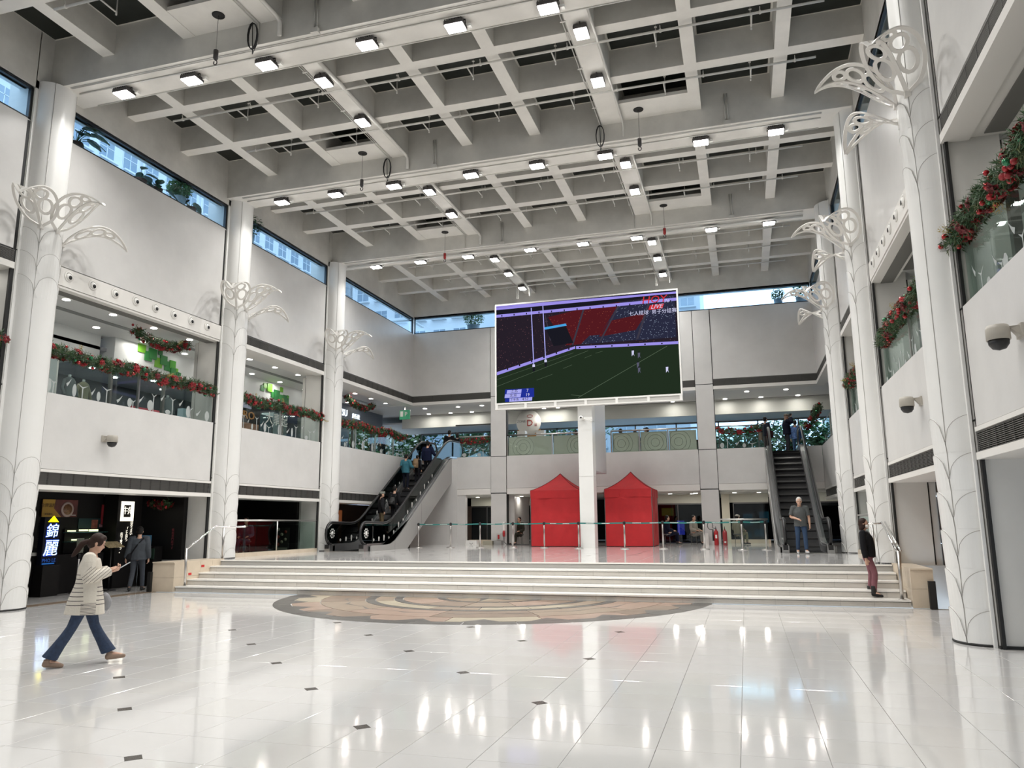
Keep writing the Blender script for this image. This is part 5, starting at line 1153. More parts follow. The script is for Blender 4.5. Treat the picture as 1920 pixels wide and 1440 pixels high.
# ================================================================ lower level behind the back wall
lw = empty('wall_back.001', kind='structure'); YS = 36.0
for a, b_ in ((-13.2, -11.0), (-10.3, -8.6), (-5.4, -1.7), (-.7, 1.0), (2.5, 5)): bx('shop_header', mat('header_cream%d' % int(a * 10), (.56, .55, .47), .5), lw, a, b_, YS, YS + .2, 2.50, 2.88)
bx('side_partition', GREYP, lw, -10.22, -9.95, YB + .3, YS, P, 2.88); bx('side_partition', CREAMW, lw, -1.0, -.66, YS - .1, YS + .2, P, 2.88); bx('rear_wall', DARKST, lw, -16, 7, 41.8, 42, P, 2.9); bx('ledge', BEIGE, lw, -12.9, -10.98, YS - .3, YS - .05, P, P + .16); bx('ledge', BEIGE, lw, -.66, 1.0, YS - .3, YS - .05, P, P + .16)
GLD = glassmat('dark_glass', (.26, .30, .36), .10)
def shopwin(a, b_, n, label):
    t = thing('shopfront', label, 'shopfront', (a, YS, P))
    for i in range(n): u0, u1 = a + (b_ - a) * i / n, a + (b_ - a) * (i + 1) / n; bx('glass_panel', GLD, t, u0 + .03, u1 - .03, YS + .09, YS + .10, P + .05, 2.48); bx('mullion', STEELD, t, u0 - .02, u0 + .02, YS + .05, YS + .14, P, 2.5)
    bx('head_rail', STEELD, t, a, b_, YS + .05, YS + .14, 2.44, 2.5)
shopwin(-13.2, -11.0, 2, 'dark shop window under the upper floor, left of the first pilaster'); shopwin(-9.9, -8.5, 1, 'narrow dark shop window left of the left red tent'); shopwin(-5.4, -1.7, 3, 'dark glass shopfront between the right tent and the pilaster'); shopwin(-.5, 1.0, 1, 'dark shop window behind the fire extinguishers'); shopwin(2.5, 4.5, 1, 'dark shop window right of the right escalator')
BLUP = mat('dim_blue_panel', (.10, .16, .30), .5, emit=(.06, .10, .20), estr=.55)
panel('lit_board', BLUP, 'tall dim blue panel inside the left shop window', 'panel', -11.75, -11.3, 36.9, 36.95, P + .2, 2.35); panel('lit_board', BLUP, 'tall dim blue panel in the narrow shop window by the left tent', 'panel', -9.6, -9.0, 36.9, 36.95, P + .2, 2.4)
panel('shop_screen', emat('violet_screen', (.14, .16, .95), 1.2), 'bright blue-violet screen in the shopfront right of the right tent', 'screen', -3.05, -2.72, 36.7, 36.75, 1.08, 1.72); panel('glowing_yellow_poster', mat('glowing_yellow_poster', (.5, .45, .05), .5, emit=(.4, .36, .04), estr=.5), 'yellow poster inside the shopfront right of the right tent', 'poster', -3.75, -3.2, 36.9, 36.95, 1.95, 2.3)  # the poster's own glow stands in for light falling on it
for i, (x, z0, z1) in enumerate(((-.1, 1.5, 2.0), (.35, 1.0, 1.3), (.6, 1.6, 2.1), (-.2, .95, 1.2))): panel('teal_display', mat('teal_glow%d' % i, (.02, .10, .11), .5, emit=(.03, .16, .18), estr=.8, noise=(6, .7)), 'dim teal display inside the window behind the fire extinguishers, ' + ORD[i] + ' one', 'display', x, x + .4, 36.9 + i * .1, 36.95 + i * .1, z0, z1)
# ---------------------------------------------------------------- things on the podium by the back wall
REDP = mat('extinguisher_red', (.42, .015, .02), .3, coat=.3)
def extinguisher(x, y, label, horn):
    t = thing('fire_extinguisher', label, 'fire extinguisher', (x, y, P)); MB().lathe([(0, 0), (.085, 0), (.09, .03), (.09, .50), (.075, .56), (.035, .60), (.03, .64), (0, .64)], (x, y, P), 16).build('cylinder', REDP, t)
    b = MB(); b.box(x - .02, x + .02, y - .08, y + .08, P + .64, P + .67); b.tube([(x, y, P + .63), (x, y - .08, P + .74)], .012, 5); b.build('valve', RUBBER, t); bx('label_plate', WHITEP, t, x - .035, x + .035, y - .093, y - .088, P + .28 if horn else P + .10, P + .42 if horn else P + .16)
    if horn:
        MB().tube([(x - .02, y, P + .66)] + [(x - .22 + .11 * cos(a), y - .02, P + .78 + .15 * sin(a)) for a in [-.6 + q * .62 for q in range(10)]] + [(x - .12, y - .02, P + .62)], .013, 6).build('hose', RUBBER, t); MB().tube([(x - .12, y - .02, P + .64), (x - .12, y - .02, P + .18)], [.025, .034], 8).build('horn', RUBBER, t)
extinguisher(-1.18, 32.6, 'red fire extinguisher with a looped black hose, beside the right pilaster', True); extinguisher(-.84, 32.62, 'plain red fire extinguisher, the right one of the pair', False)
bx('low_panel', TRIM, None, -1.72, -1.50, 33.0, 33.1, P, P + .48, label='small pale panel leaning on the right pilaster beside the extinguishers', cat='panel')
t = thing('first_aid_case', 'white case with a dark round emblem on the podium by the left shop window', 'case', (-11.8, 32.9, P)); bx('body', WHITEP, t, -12.0, -11.5, 32.8, 33.1, P, P + .20); MB().tube([(-11.75 + .07 * cos(a), 32.795, P + .10 + .06 * sin(a)) for a in [pi + q * .35 for q in range(10)]], .008, 4).build('emblem', BLACK, t)
bx('cable_box', mat('khaki_box', (.33, .31, .24), .6), None, -11.2, -10.75, 32.75, 33.1, P, P + .18, label='khaki box on the podium at the first pilaster', cat='box'); bx('cable_box', mat('grey_box', (.26, .26, .25), .6), None, -10.70, -10.35, 32.80, 33.1, P, P + .19, label='grey box on the podium at the first pilaster', cat='box')
t = thing('wall_socket', 'white and red industrial socket with a black cable on the first pilaster', 'socket', (-10.3, 33.1, P + .7)); bx('socket_box', WHITEP, t, -10.36, -10.27, 33.08, 33.21, P + .62, P + 1.0); MB().lathe([(0, 0), (.055, 0), (.06, .16), (.045, .26), (0, .26)], (-10.32, 33.1, P + .36), 12).build('plug', REDP, t); MB().tube([(-10.32, 33.1, P + .36), (-10.30, 33.05, P + .12), (-10.15, 33.0, P + .02), (-9.7, 32.9, P + .015), (-9.0, 32.9, P + .012)], .014, 6).build('cable', RUBBER, t)
t = thing('framed_notice', 'small framed notice with a red device low on the first pilaster', 'notice', (-10.55, 33.18, P + .3)); bx('frame', GREYP, t, -10.68, -10.48, 33.16, 33.205, P + .20, P + .50); bx('device', REDP, t, -10.62, -10.54, 33.13, 33.16, P + .26, P + .44)
# ================================================================ noodle restaurant and grill front, lower left
rs = empty('wall_left.002', kind='structure')
bx('shop_wall', DARKST, rs, -17.45, -17.25, 8.0, 17.55, 0, 2.6); bx('shop_wall', DARKWD, rs, -18.4, -18.2, 25.1, 36.0, P, 2.6); bx('shop_wall', DARKWD, rs, -18.2, -12.9, 36.0, 36.2, P, 2.9); bx('rear_wall', DARKST, rs, -21.8, -21.6, 6, 36, 0, 2.6); bx('side_wall', DARKST, rs, -21.6, -15.64, 18.9, 19.05, 0, 2.6); bx('side_wall', DARKST, rs, -21.6, -15.7, 24.95, 25.1, P, 2.6); bx('dark_ceiling', DARKST, rs, -21.6, -15.15, 6, 25, 2.56, 2.598); bx('store_floor', mat('dark_store_floor', (.06, .055, .05), .2), rs, -21.6, -17.46, 6, 18.9, -.005, .003)
bx('store_floor', mat('dark_store_floor2', (.05, .045, .04), .2), rs, -21.6, -15.2, 19.1, 24.9, P - .005, P + .003); bx('grill_wall', DARKST, rs, -18.7, -18.5, 18.2, 18.9, 0, 2.6); bx('grill_wall', DARKST, rs, -21.6, -18.6, 17.4, 17.6, 0, 2.6)
bx('wall_end', DARKST, rs, -21.6, -15.2, 5.8, 6.0, 0, 2.6)
FX_ = -17.24
b = MB()
for k in range(34): b.box(FX_ - .01, FX_ + .02, 15.55, 16.15, .30 + k * .045, .318 + k * .045)
b.build('slats', DARKWD, rs, kind='stuff')
t = thing('food_poster', 'yellow food poster with a bowl of noodles above the restaurant counter', 'poster', (FX_, 15.6, 1.95)); YEL = mat('poster_yellow', (.42, .24, .03), .5); bx('paper', mat('poster_maroon', (.10, .025, .02), .5, noise=(4, .5)), t, FX_ + .02, FX_ + .04, 15.55, 16.65, 1.93, 2.38); MB().prism([(15.55, 1.93), (16.15, 1.93), (15.9, 2.15), (15.93, 2.38), (15.55, 2.38)], 'x', FX_ + .04, FX_ + .045).build('yellow_area', YEL, t)
MB().lathe([(0, 0), (.20, 0), (.20, .008), (.17, .012), (0, .012)], (FX_ + .045, 16.32, 2.13), 24, ax='x').build('bowl', mat('bowl_pink', (.40, .30, .27), .4), t); MB().lathe([(0, 0), (.14, 0), (.14, .006), (0, .006)], (FX_ + .055, 16.32, 2.13), 20, ax='x').build('broth', mat('broth', (.20, .10, .05), .4, noise=(20, .5)), t); bx('chopsticks', WHITEP, t, FX_ + .045, FX_ + .05, 16.2, 16.6, 1.975, 1.99); text('金牌湯粉', .11, (FX_ + .05, 15.73, 2.22), '+x', mat('poster_ink', (.12, .06, .02), .5), t, ext=.001); text('美味推介', .06, (FX_ + .05, 15.75, 2.0), '+x', mat('poster_ink2', (.12, .06, .02), .5), t, ext=.001)
bx('recess', mat('teal_recess', (.005, .03, .032), .5), rs, FX_ - .02, FX_ + .015, 16.75, 18.0, 1.62, 1.9)
t = thing('display_counter', 'dark food counter with lit glass shelves beside the blue sign', 'counter', (FX_ + .1, 16.2, 0)); bx('body', DARKST, t, FX_ + .02, FX_ + .40, 14.4, 17.3, 0, .98); bx('shelf_back', DARKST, t, FX_ + .02, FX_ + .05, 16.3, 17.6, 1.0, 1.62); CGL = emat('tray_glow', (.85, .95, .55), 1.6)  # food trays glow by themselves in place of lamps in the case
for q, z in enumerate((1.28, 1.52)): bx('glass_shelf', mat('teal_shelf%d' % q, (.05, .16, .15), .2), t, FX_ + .05, FX_ + .30, 16.25, 17.5, z, z + .015)
for q, (y, z, w) in enumerate(((16.35, 1.55, .12), (16.72, 1.56, .15), (17.05, 1.55, .16), (16.5, 1.32, .17), (17.1, 1.32, .12), (17.15, 1.2, .06))): bx('food_tray', CGL, t, FX_ + .08, FX_ + .24, y, y + w, z, z + .035 + .01 * (q % 3))
bx('counter_top', GREYP, t, FX_ + .02, FX_ + .44, 14.4, 15.2, .98, 1.06); bx('menu_card', mat('menu_cream', (.30, .30, .24), .5), t, FX_ + .44, FX_ + .45, 14.6, 14.95, .7, .94)
for i, (y, z0, z1, m, nm) in enumerate(((17.18, 1.30, 1.86, mat('menu_red', (.22, .07, .05), .5, noise=(9, .6)), 'tall red menu poster'), (17.45, 1.66, 1.74, mat('pinkish', (.4, .2, .25), .5), 'small pink notice'), (17.43, 1.42, 1.62, mat('teal_notice', (.05, .18, .20), .5), 'teal notice'), (17.15, 1.16, 1.24, mat('red_small', (.30, .03, .05), .5), 'tiny red sticker'), (16.35, 1.0, 1.38, mat('leaflet', (.22, .24, .19), .5, noise=(8, .5)), 'greenish leaflet'))): panel('notice', m, nm + ' on the dark front of the noodle restaurant', 'notice', FX_ + .0 + .42 * (i == 4), FX_ + .02 + .42 * (i == 4), y, y + (.22 if i in (0, 4) else .13), z0, z1)
bx('banner', mat('banner_red', (.28, .02, .03), .6), None, FX_ + .0, FX_ + .02, 17.50, 17.60, 1.72, 2.28, label='narrow red banner left of the grill sign tower', cat='banner')
# blue vertical light sign
t = thing('light_sign', 'vertical blue lit sign with white Chinese characters under a yellow triangle', 'sign', (-16.55, 15.35, 0)); bx('box', mat('sign_navy', (.002, .003, .012), .5, spec=.2), t, -16.75, -16.60, 15.12, 15.58, .75, 1.92); bx('foot', DARKST, t, -16.8, -16.5, 15.1, 15.6, 0, .75)
LB = emat('sign_bluewhite', (.62, .84, 1.0), 2.0); LBG = emat('sign_blueglow', (.02, .10, 1.0), 1.0)
for nm, s, z in (('錦', .36, 1.56), ('麗', .42, 1.14)):
    text(nm, s, (-16.585, 15.35, z), '+x', LB, t, ext=.004, shear=.12); o = text(nm, s * 1.04, (-16.593, 15.35, z), '+x', LBG, t, ext=.001, shear=.12); o.data.offset = .006
MB().prism([(15.22, 1.80), (15.52, 1.80), (15.37, 1.95)], 'x', -16.60, -16.585).build('triangle', emat('sign_yellow', (1, .85, .0), 3.0), t); text('PHO LE', .12, (-16.585, 15.33, .86), '+x', mat('dim_blue', (.01, .05, .2), .5, emit=(.01, .06, .3), estr=.8), t, ext=.002); bx('underline', mat('dim_blue2', (.01, .05, .2), .5, emit=(.01, .12, .4), estr=.8), t, -16.6, -16.59, 15.15, 15.5, .77, .80)
# grill restaurant sign tower
t = thing('sign_tower', 'black sign tower with a lit square emblem and vertical Japanese lettering', 'sign', (-16.7, 17.9, 0)); bx('tower', DARKST, t, -17.2, -16.72, 17.55, 18.45, 0, 2.55); SW = emat('sign_warmwhite', (1.0, .93, .78), 1.5)
b = MB()
for (a, c_, d, e) in ((17.66, 18.12, 2.27, 2.37), (17.66, 18.12, 1.82, 1.93), (17.66, 17.745, 1.9, 2.3), (18.035, 18.12, 1.9, 2.3)): b.box(-16.72, -16.69, a, c_, d, e)
b.build('emblem_frame', SW, t); text('牛角', .23, (-16.69, 17.89, 2.10), '+x', SW, t, ext=.004, space=.72)
text('薩\n田\nの\nう\nま\nい', .10, (-16.70, 18.08, 1.66), '+x', SW, t, ext=.002, line=.78); text('「\nと\nん\nか\nつ', .10, (-16.70, 17.92, 1.45), '+x', SW, t, ext=.002, line=.78); text('店\nで\n食\nは\nう\n。', .10, (-16.70, 17.74, 1.22), '+x', SW, t, ext=.002, line=.95)
text('焼\n肉\n専\n門\n店\nで\nす', .09, (-15.95, 18.88, 1.30), '-y', mat('dim_red_ink', (.20, .03, .04), .6), t, ext=.002, line=.95)
for i, (z0, z1) in enumerate(((1.0, 1.72), (1.80, 2.25))): panel('light_strip', emat('strip_white%d' % i, (1, .97, .9), 5.0), 'thin lit strip in the grill doorway, ' + ['lower', 'upper'][i], 'light strip', -18.45, -18.43, 20 - 1.75, 20 - 1.71, z0, z1)
t = thing('ticket_kiosk', 'dark kiosk with a dim blue screen inside the grill doorway', 'kiosk', (-17.0, 18.6, 0)); bx('body', DARKST, t, -16.75, -16.25, 18.5, 18.85, 0, 1.1); bx('display', mat('kiosk_blue', (.01, .02, .03), .3, emit=(.03, .09, .14), estr=.6), t, -16.70, -16.35, 18.48, 18.5, 1.12, 1.42); bx('skirt_panel', mat('kiosk_green', (.012, .035, .02), .5), t, -16.85, -16.2, 18.46, 18.49, .75, 1.05)
t = thing('menu_stand', 'slim black stand holding an open menu in front of the grill', 'menu stand', (-16.3, 17.0, 0)); MB().lathe([(0, 0), (.2, 0), (.2, .02), (.02, .03), (0, .03)], (-16.3, 17.0, 0), 16).build('base', RUBBER, t); MB().tube([(-16.3, 17.0, .02), (-16.3, 17.0, 1.12)], .018, 6).build('post', RUBBER, t)
MB().add([(-16.15, 16.75, 1.14), (-16.15, 17.3, 1.14), (-16.42, 17.3, 1.28), (-16.42, 16.75, 1.28), (-16.16, 16.75, 1.12), (-16.16, 17.3, 1.12), (-16.43, 17.3, 1.26), (-16.43, 16.75, 1.26)], [(0, 1, 2, 3), (7, 6, 5, 4), (0, 4, 5, 1), (2, 6, 7, 3), (1, 5, 6, 2), (3, 7, 4, 0)]).build('menu', mat('menu_pages', (.42, .33, .18), .6, noise=(14, .45)), t)
for i, (x, y) in enumerate(((-17.0, 15.05), (-16.95, 15.45), (-16.6, 16.25))):
    t = copy_tree(st0, None, (x, y, 0), 0); t['label'] = 'steel stanchion in front of the noodle restaurant, ' + ['by the front left column', 'by the blue sign', 'behind the walking woman'][i]; t['group'] = 'stanchions at the noodle restaurant'
# podium restaurant window, seen between the first two left columns
t = thing('wall_poster', 'deep red mural panel in the dark podium restaurant', 'poster', (-16.3, 21.5, P)); bx('panel', mat('mural_red', (.10, .008, .01), .5, noise=(2, .7)), t, -17.6, -17.55, 21.0, 24.0, P, 1.75)
t = thing('menu_poster', 'poster with round dishes beside the glass of the podium restaurant', 'poster', (-16, 24.9, P)); bx('paper', mat('poster_black', (.03, .03, .025), .5), t, -16.55, -15.95, 24.90, 24.93, P + .1, P + .85)
for q in range(7): MB().lathe([(0, 0), (.06, 0), (.06, .006), (0, .006)], (-16.4 + .15 * (q % 3), 24.885, P + .25 + .09 * q), 12, ax='y').build('dish', [mat('dish_red', (.3, .05, .03), .5), mat('dish_pale', (.4, .38, .28), .5)][q % 2] if q < 2 else (MATS['dish_red'] if q % 2 else MATS['dish_pale']), t)
bx('menu_strip', mat('strip_pale', (.3, .3, .24), .5), t, -16.5, -16.0, 24.895, 24.9, P + .02, P + .14)
# small shop behind the foot of the left escalator
t = thing('shop_cabinet', 'orange-brown wooden cabinet row behind the foot of the left escalator', 'cabinet', (-17, 30, P)); OW = mat('glowing_orange_wood', (.28, .085, .03), .4, emit=(.28, .09, .03), estr=.35)  # faint glow in the door wood replaces the shop light on it
for k in range(5): bx('door', OW, t, -17.6, -17.5, 27.6 + k * .8, 28.32 + k * .8, P, 2.3)
bx('light_box', emat('white_lightbox', (.95, .95, .85), 1.6), t, -17.5, -17.45, 27.4, 30.0, 2.32, 2.5); bx('notice', WHITEP, t, -17.5, -17.49, 30.1, 30.6, 1.5, 2.15)
for y in (27.3,): bx('post', mat('brass_brown', (.2, .12, .05), .4), t, -17.55, -17.4, y, y + .12, P, 2.5)
# warm shop on the lower right
ws = empty('wall_right.002', kind='structure'); WD = mat('warm_wood', (.25, .11, .035), .4, noise=(4, .2))
bx('rear_wall', WD, ws, 7.3, 7.4, 6, 18.9, 0, 2.6); bx('side_wall', DARKWD, ws, 4.05, 7.3, 18.9, 19.0, 0, 2.6); bx('shop_ceiling', mat('warm_ceiling', (.3, .22, .14), .5), ws, 4.05, 7.4, 12.2, 18.9, 2.56, 2.6); bx('shop_floor', mat('warm_floor', (.42, .27, .16), .15), ws, 4.1, 7.3, 12.2, 18.9, -.005, .003)
t = thing('shop_counter', 'warm wooden counter glowing in the shop behind the nearest right column', 'counter', (4.8, 18.0, 0)); bx('body', WD, t, 4.4, 5.8, 18.1, 18.6, 0, 1.15); bx('light_box', emat('warm_lightbox', (1, .52, .16), 1.3), t, 4.25, 5.8, 18.55, 18.7, 1.2, 1.5); bx('back_panel', WD, t, 4.2, 5.9, 18.72, 18.85, 0, 2.5)
t = thing('figure_silhouette', 'white curved emblem on the wooden counter', 'sign', (4.3, 18.0, .8)); text('S', .5, (4.42, 18.08, .85), '-y', emat('emblem_white', (1, .97, .9), 1.5), t, ext=.004)
area((5.9, 15.0, 2.5), (0, 0, 0), 1.0, 2.0, 16, (1, .72, .42), 'shop_light'); area((-18.5, 14.5, 2.5), (0, 0, 0), .3, 3.0, 4, (1, .8, .6), 'shop_light')
area((5.8, 30, 2.5), (0, 0, 0), 1.0, 2.0, 20, (1, .95, .88), 'shop_light'); area((-16.6, 28.8, 2.55), (0, 0, 0), .5, 2.0, 16, (1, .85, .7), 'shop_light')
rr = empty('wall_right.003', kind='structure'); bx('gallery_rear_wall', mat('gallery_wall', (.56, .57, .57), .5), rr, 8.0, 8.1, YF, 42, Z2, 7.4); bx('lower_rear_wall', GREYW, rr, 7.6, 7.7, 19, 42, P, 2.6)
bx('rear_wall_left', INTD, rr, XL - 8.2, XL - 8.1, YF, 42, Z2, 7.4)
t = thing('electric_box', 'small grey socket box low on the right pier beside the steps', 'socket', (3.62, 18.05, .35)); bx('box', STEELD, t, 3.45, 3.55, 18.93, 18.965, .50, .62); bx('low_cladding', mat('pale_low_panel', (.64, .65, .65), .4), wr, 3.16, 3.86, 18.945, 18.968, .02, .85)
# frosted curtain-like film on right upper glass
t = thing('steel_post', 'thick dark steel post behind the glass of the nearest upper right bay', 'post', (XR + .5, 10.2, Z2)); bx('shaft', STEELD, t, XR + .30, XR + .42, 10.6, 10.72, Z2, 5.8)
# ================================================================ christmas garlands
NEED = [mat('needle_green', (.035, .085, .03), .6), mat('needle_olive', (.09, .11, .04), .6)]; POIN = [mat('poinsettia_red', (.27, .006, .012), .6), mat('poinsettia_dark', (.13, .004, .008), .55)]
BAUB = [mat('bauble_red', (.36, .008, .012), .12, metal=.5, coat=.5), mat('bauble_green', (.01, .16, .06), .15, metal=.5, coat=.5), mat('bauble_matt_red', (.30, .015, .02), .5)]; GOLDM = mat('gold_spray', (.42, .32, .10), .35, metal=.5)
bm_ = [MB().ball((0, 0, 0), 1, 12, 8).mesh('bauble', m) for m in BAUB]
def flower_mesh(m):
    b = MB()
    for ring_, n, l in ((0, 7, 1.0), (1, 6, .65)):
        for k in range(n):
            a = 2 * pi * k / n + ring_ * .4; w = .30 * l; zt = .12 + .25 * ring_
            b.add([(0, 0, .04), (l * .5 * cos(a) - w * sin(a), l * .5 * sin(a) + w * cos(a), zt), (l * cos(a), l * sin(a), zt * .6), (l * .5 * cos(a) + w * sin(a), l * .5 * sin(a) - w * cos(a), zt)], [(0, 1, 2, 3)])
    b.ball((0, 0, .12), .09, 6, 4); return b.mesh('poinsettia', m)
fm_ = [flower_mesh(m) for m in POIN]
def spray_mesh():
    b = MB(); rg = random.Random(5)
    for k in range(5):
        a = rg.uniform(-1, 1); e = rg.uniform(.2, .8); d = Vector((sin(a) * .5, .3, cos(a) * e + .4)).normalized(); b.tube([(0, 0, 0), d * .5, d * 1.0 + Vector((0, .08, -.05))], [.02, .014, .006], 4)
        for q in range(9): p = d * (.35 + .07 * q) + Vector((rg.uniform(-.09, .09), rg.uniform(-.09, .09), rg.uniform(-.09, .09))); b.ball(p, .028, 5, 4)
    return b.mesh('gold_spray', GOLDM)
sm_ = spray_mesh()
def garland(pts, label, R=.19, seed=0, dens=1.0, name='garland'):
    rg = random.Random(seed + 100); P_ = [Vector(p) for p in pts]; segs = [(a, b_, (b_ - a).length) for a, b_ in zip(P_, P_[1:])]; L = sum(s[2] for s in segs)
    def at(s):
        for a, b_, l in segs:
            if s <= l or (a, b_, l) == segs[-1]: return a.lerp(b_, min(1, s / l)), (b_ - a).normalized()
            s -= l
    t = thing(name, label, 'garland', tuple(P_[0]), 'christmas garlands in the upper galleries'); MB().tube(pts, .02, 6).build('rope', NEED[0], t)
    b = MB(); n = int(L * 150 * dens)
    for i in range(n):
        p, tg = at(L * (i + rg.random()) / n); a = rg.uniform(0, 2 * pi); n1 = tg.cross(Vector((0, 0, 1)));
        if n1.length < .1: n1 = Vector((1, 0, 0))
        n1.normalize(); n2 = tg.cross(n1); rad = (n1 * cos(a) + n2 * sin(a)); d = (rad + tg * rg.uniform(-.7, .7)).normalized(); l = R * rg.uniform(.7, 1.15); s = d.cross(Vector((rg.random(), rg.random(), .3))).normalized(); u = d.cross(s)
        b.cm = 1 if rg.random() < .22 else 0
        for q in range(9):
            o = p + d * (l * (.25 + .085 * q)); an = q * 2.4; e = (s * cos(an) + u * sin(an)) * .9 + d * .7; e.normalize(); w = d.cross(e).normalized() * .009; ln = l * .36
            b.add([o - w, o + w, o + e * ln + w * .3, o + e * ln - w * .3], [(0, 1, 2, 3)])
    b.build('foliage', NEED, t)
    def place(me, s, off, sc, nm):
        p, tg = at(s); n1 = tg.cross(Vector((0, 0, 1)))
        if n1.length < .1: n1 = Vector((1, 0, 0))
        n1.normalize(); n2 = tg.cross(n1); a = rg.uniform(0, 2 * pi); q = p + (n1 * cos(a) + n2 * sin(a)) * off; o = link(nm, me, t, tuple(q)); o.scale = (sc, sc, sc)
        if nm != 'bauble': dd = (n1 * cos(a) + n2 * sin(a)); o.rotation_euler = dd.to_track_quat('Z', 'Y').to_euler()
    nb = int(L * 11 * dens)
    for i in range(nb): place(bm_[0 if rg.random() < .62 else 1 if rg.random() < .45 else 2], L * (i + rg.random()) / nb, R * rg.uniform(.6, .95), rg.uniform(.032, .052), 'bauble')
    nf = int(L * 8 * dens)
    for i in range(nf): place(fm_[rg.random() < .4], L * (i + rg.random()) / nf, R * rg.uniform(.55, .8), rg.uniform(.10, .15), 'poinsettia')
    for i in range(max(1, int(L * .8))): place(sm_, L * (i + rg.random()) / max(1, int(L * .8)), R * .5, rg.uniform(.20, .28), 'gold_spray')
ZG = 5.62
def wavy(X, y0, y1, z, seed, n=9): r = random.Random(seed); return [(X + r.uniform(-.03, .03), y0 + (y1 - y0) * i / n, z + .035 * sin(i * 1.7 + seed)) for i in range(n + 1)]
XG = XL - .02
garland(wavy(XG, 8.0, 12.1, ZG, 9), 'red and green christmas garland cut by the left edge of the photo', seed=9)
garland(wavy(XG, 13.15, 19.0, ZG, 1), 'long christmas garland on the rail of the first upper left bay, over the round camera', seed=1); garland(wavy(XG, 20.1, 25.1, ZG, 2), 'christmas garland on the rail of the second upper left bay, under green squares', seed=2)
garland(wavy(XG, 26.1, 32.6, ZG, 3), 'christmas garland on the rail above the foot of the left escalator', seed=3)
garland([(-12.4, YB + .05, 5.48), (-12.0, YB + .05, 5.38), (-11.5, YB + .05, 5.42), (-11.0, YB + .05, 5.50)], 'short garland beside the head of the left escalator', seed=4, R=.14)
garland([(-16.0, 16.85, 7.10), (-16.0, 17.3, 6.95), (-16.0, 17.9, 6.86), (-16.0, 18.5, 6.92), (-16.0, 19.1, 7.12)], 'drooping garland hung from the ceiling of the first upper left bay', seed=5, R=.17)
garland([(-16.4, 29.6, 7.14), (-16.4, 30.4, 6.92), (-16.4, 31.3, 6.86), (-16.4, 32.2, 7.14)], 'drooping dark garland hung from the ceiling of the third upper left bay', seed=6, R=.16)
XH = XR + .04
garland(wavy(XH, 8.2, 12.15, 5.72, 7, 6), 'nearest right garland with red baubles and gold sprays, cut by the photo edge', seed=7, R=.20, dens=1.25)
garland(wavy(XH, 14.2, 18.6, 5.68, 8, 6), 'christmas garland on the upper right rail between the two nearest columns', seed=8, R=.19); garland(wavy(XH, 21.8, 24.6, 5.70, 10, 4), 'christmas garland on the upper right rail between the two farther columns', seed=10, R=.18)
garland([(-1.0, YB + .0, 5.50), (-.6, YB, 5.42), (-.2, YB, 5.38), (.3, YB, 5.42), (.80, YB, 5.48)], 'dark garland left of the head of the right escalator', seed=11, R=.14)
garland([(2.55, YB + .4, 5.45), (2.75, YB + .2, 5.55), (2.95, YB - .3, 5.95), (3.05, YB - 1.0, 6.15)], 'garland climbing to the right of the head of the right escalator', seed=12, R=.19)
garland([(-16.9, 19.0, 2.36), (-16.4, 18.8, 2.28), (-15.9, 18.6, 2.34)], 'dim garland over the grill doorway', seed=13, R=.15)
# ================================================================ people
def cat_rom(pts, rs, k=4):
    P_ = [Vector(p) for p in pts]; R_ = [r if isinstance(r, (tuple, list)) else (r, r) for r in rs]; o = []; ro = []
    for i in range(len(P_) - 1):
        p0 = P_[max(0, i - 1)]; p1 = P_[i]; p2 = P_[i + 1]; p3 = P_[min(len(P_) - 1, i + 2)]
        for j in range(k):
            t = j / k; o.append(.5 * ((2 * p1) + (p2 - p0) * t + (2 * p0 - 5 * p1 + 4 * p2 - p3) * t * t + (3 * p1 - p0 - 3 * p2 + p3) * t ** 3)); ro.append((R_[i][0] * (1 - t) + R_[i + 1][0] * t, R_[i][1] * (1 - t) + R_[i + 1][1] * t))
    o.append(P_[-1]); ro.append(R_[-1]); return o, ro
def limb(b, pts, rs, k=4, n=12, round_=True):
    o, r = cat_rom(pts, rs, k)
    if round_:
        d0 = (o[0] - o[1]).normalized(); d1 = (o[-1] - o[-2]).normalized(); a = r[0]; e = r[-1]
        o = [o[0] + d0 * a[0] * .6] + o + [o[-1] + d1 * e[0] * .6]; r = [(a[0] * .55, a[1] * .55)] + r + [(e[0] * .55, e[1] * .55)]
    b.tube(o, r, n); return b
WSC = bpy.data.scenes.new('bench')
def fuse(b, voxel, name, m, smooth=2):
    me = b.mesh('tmp', m); o = bpy.data.objects.new('tmp', me); WSC.collection.objects.link(o); md = o.modifiers.new('r', 'REMESH'); md.mode = 'VOXEL'; md.voxel_size = voxel; md.use_smooth_shade = True
    if smooth: s = o.modifiers.new('s', 'SMOOTH'); s.iterations = smooth; s.factor = .5
    with bpy.context.temp_override(scene=WSC, view_layer=WSC.view_layers[0]):
        dg = bpy.context.evaluated_depsgraph_get(); ev = o.evaluated_get(dg); r = bpy.data.meshes.new_from_object(ev, depsgraph=dg)
    bpy.data.objects.remove(o); bpy.data.meshes.remove(me); r.name = name
    r.materials.clear()
    for x in (m if isinstance(m, (list, tuple)) else [m]): r.materials.append(x)
    return r
SKIN = mat('skin', (.52, .31, .22), .55); SKIND = mat('skin_dimmed', (.34, .20, .14), .55)  # second skin is a darker copy, restaurant dimness put into the colour
HAIRB = mat('hair_black', (.009, .007, .006), .6, spec=.25); HAIRBR = mat('hair_brown', (.028, .013, .009), .6, spec=.25); HAIRW = mat('hair_white', (.50, .48, .45), .6)
EYEM = mat('eye_dark', (.01, .008, .008), .2); LIP = mat('lips', (.35, .10, .09), .5)
_cm = {}
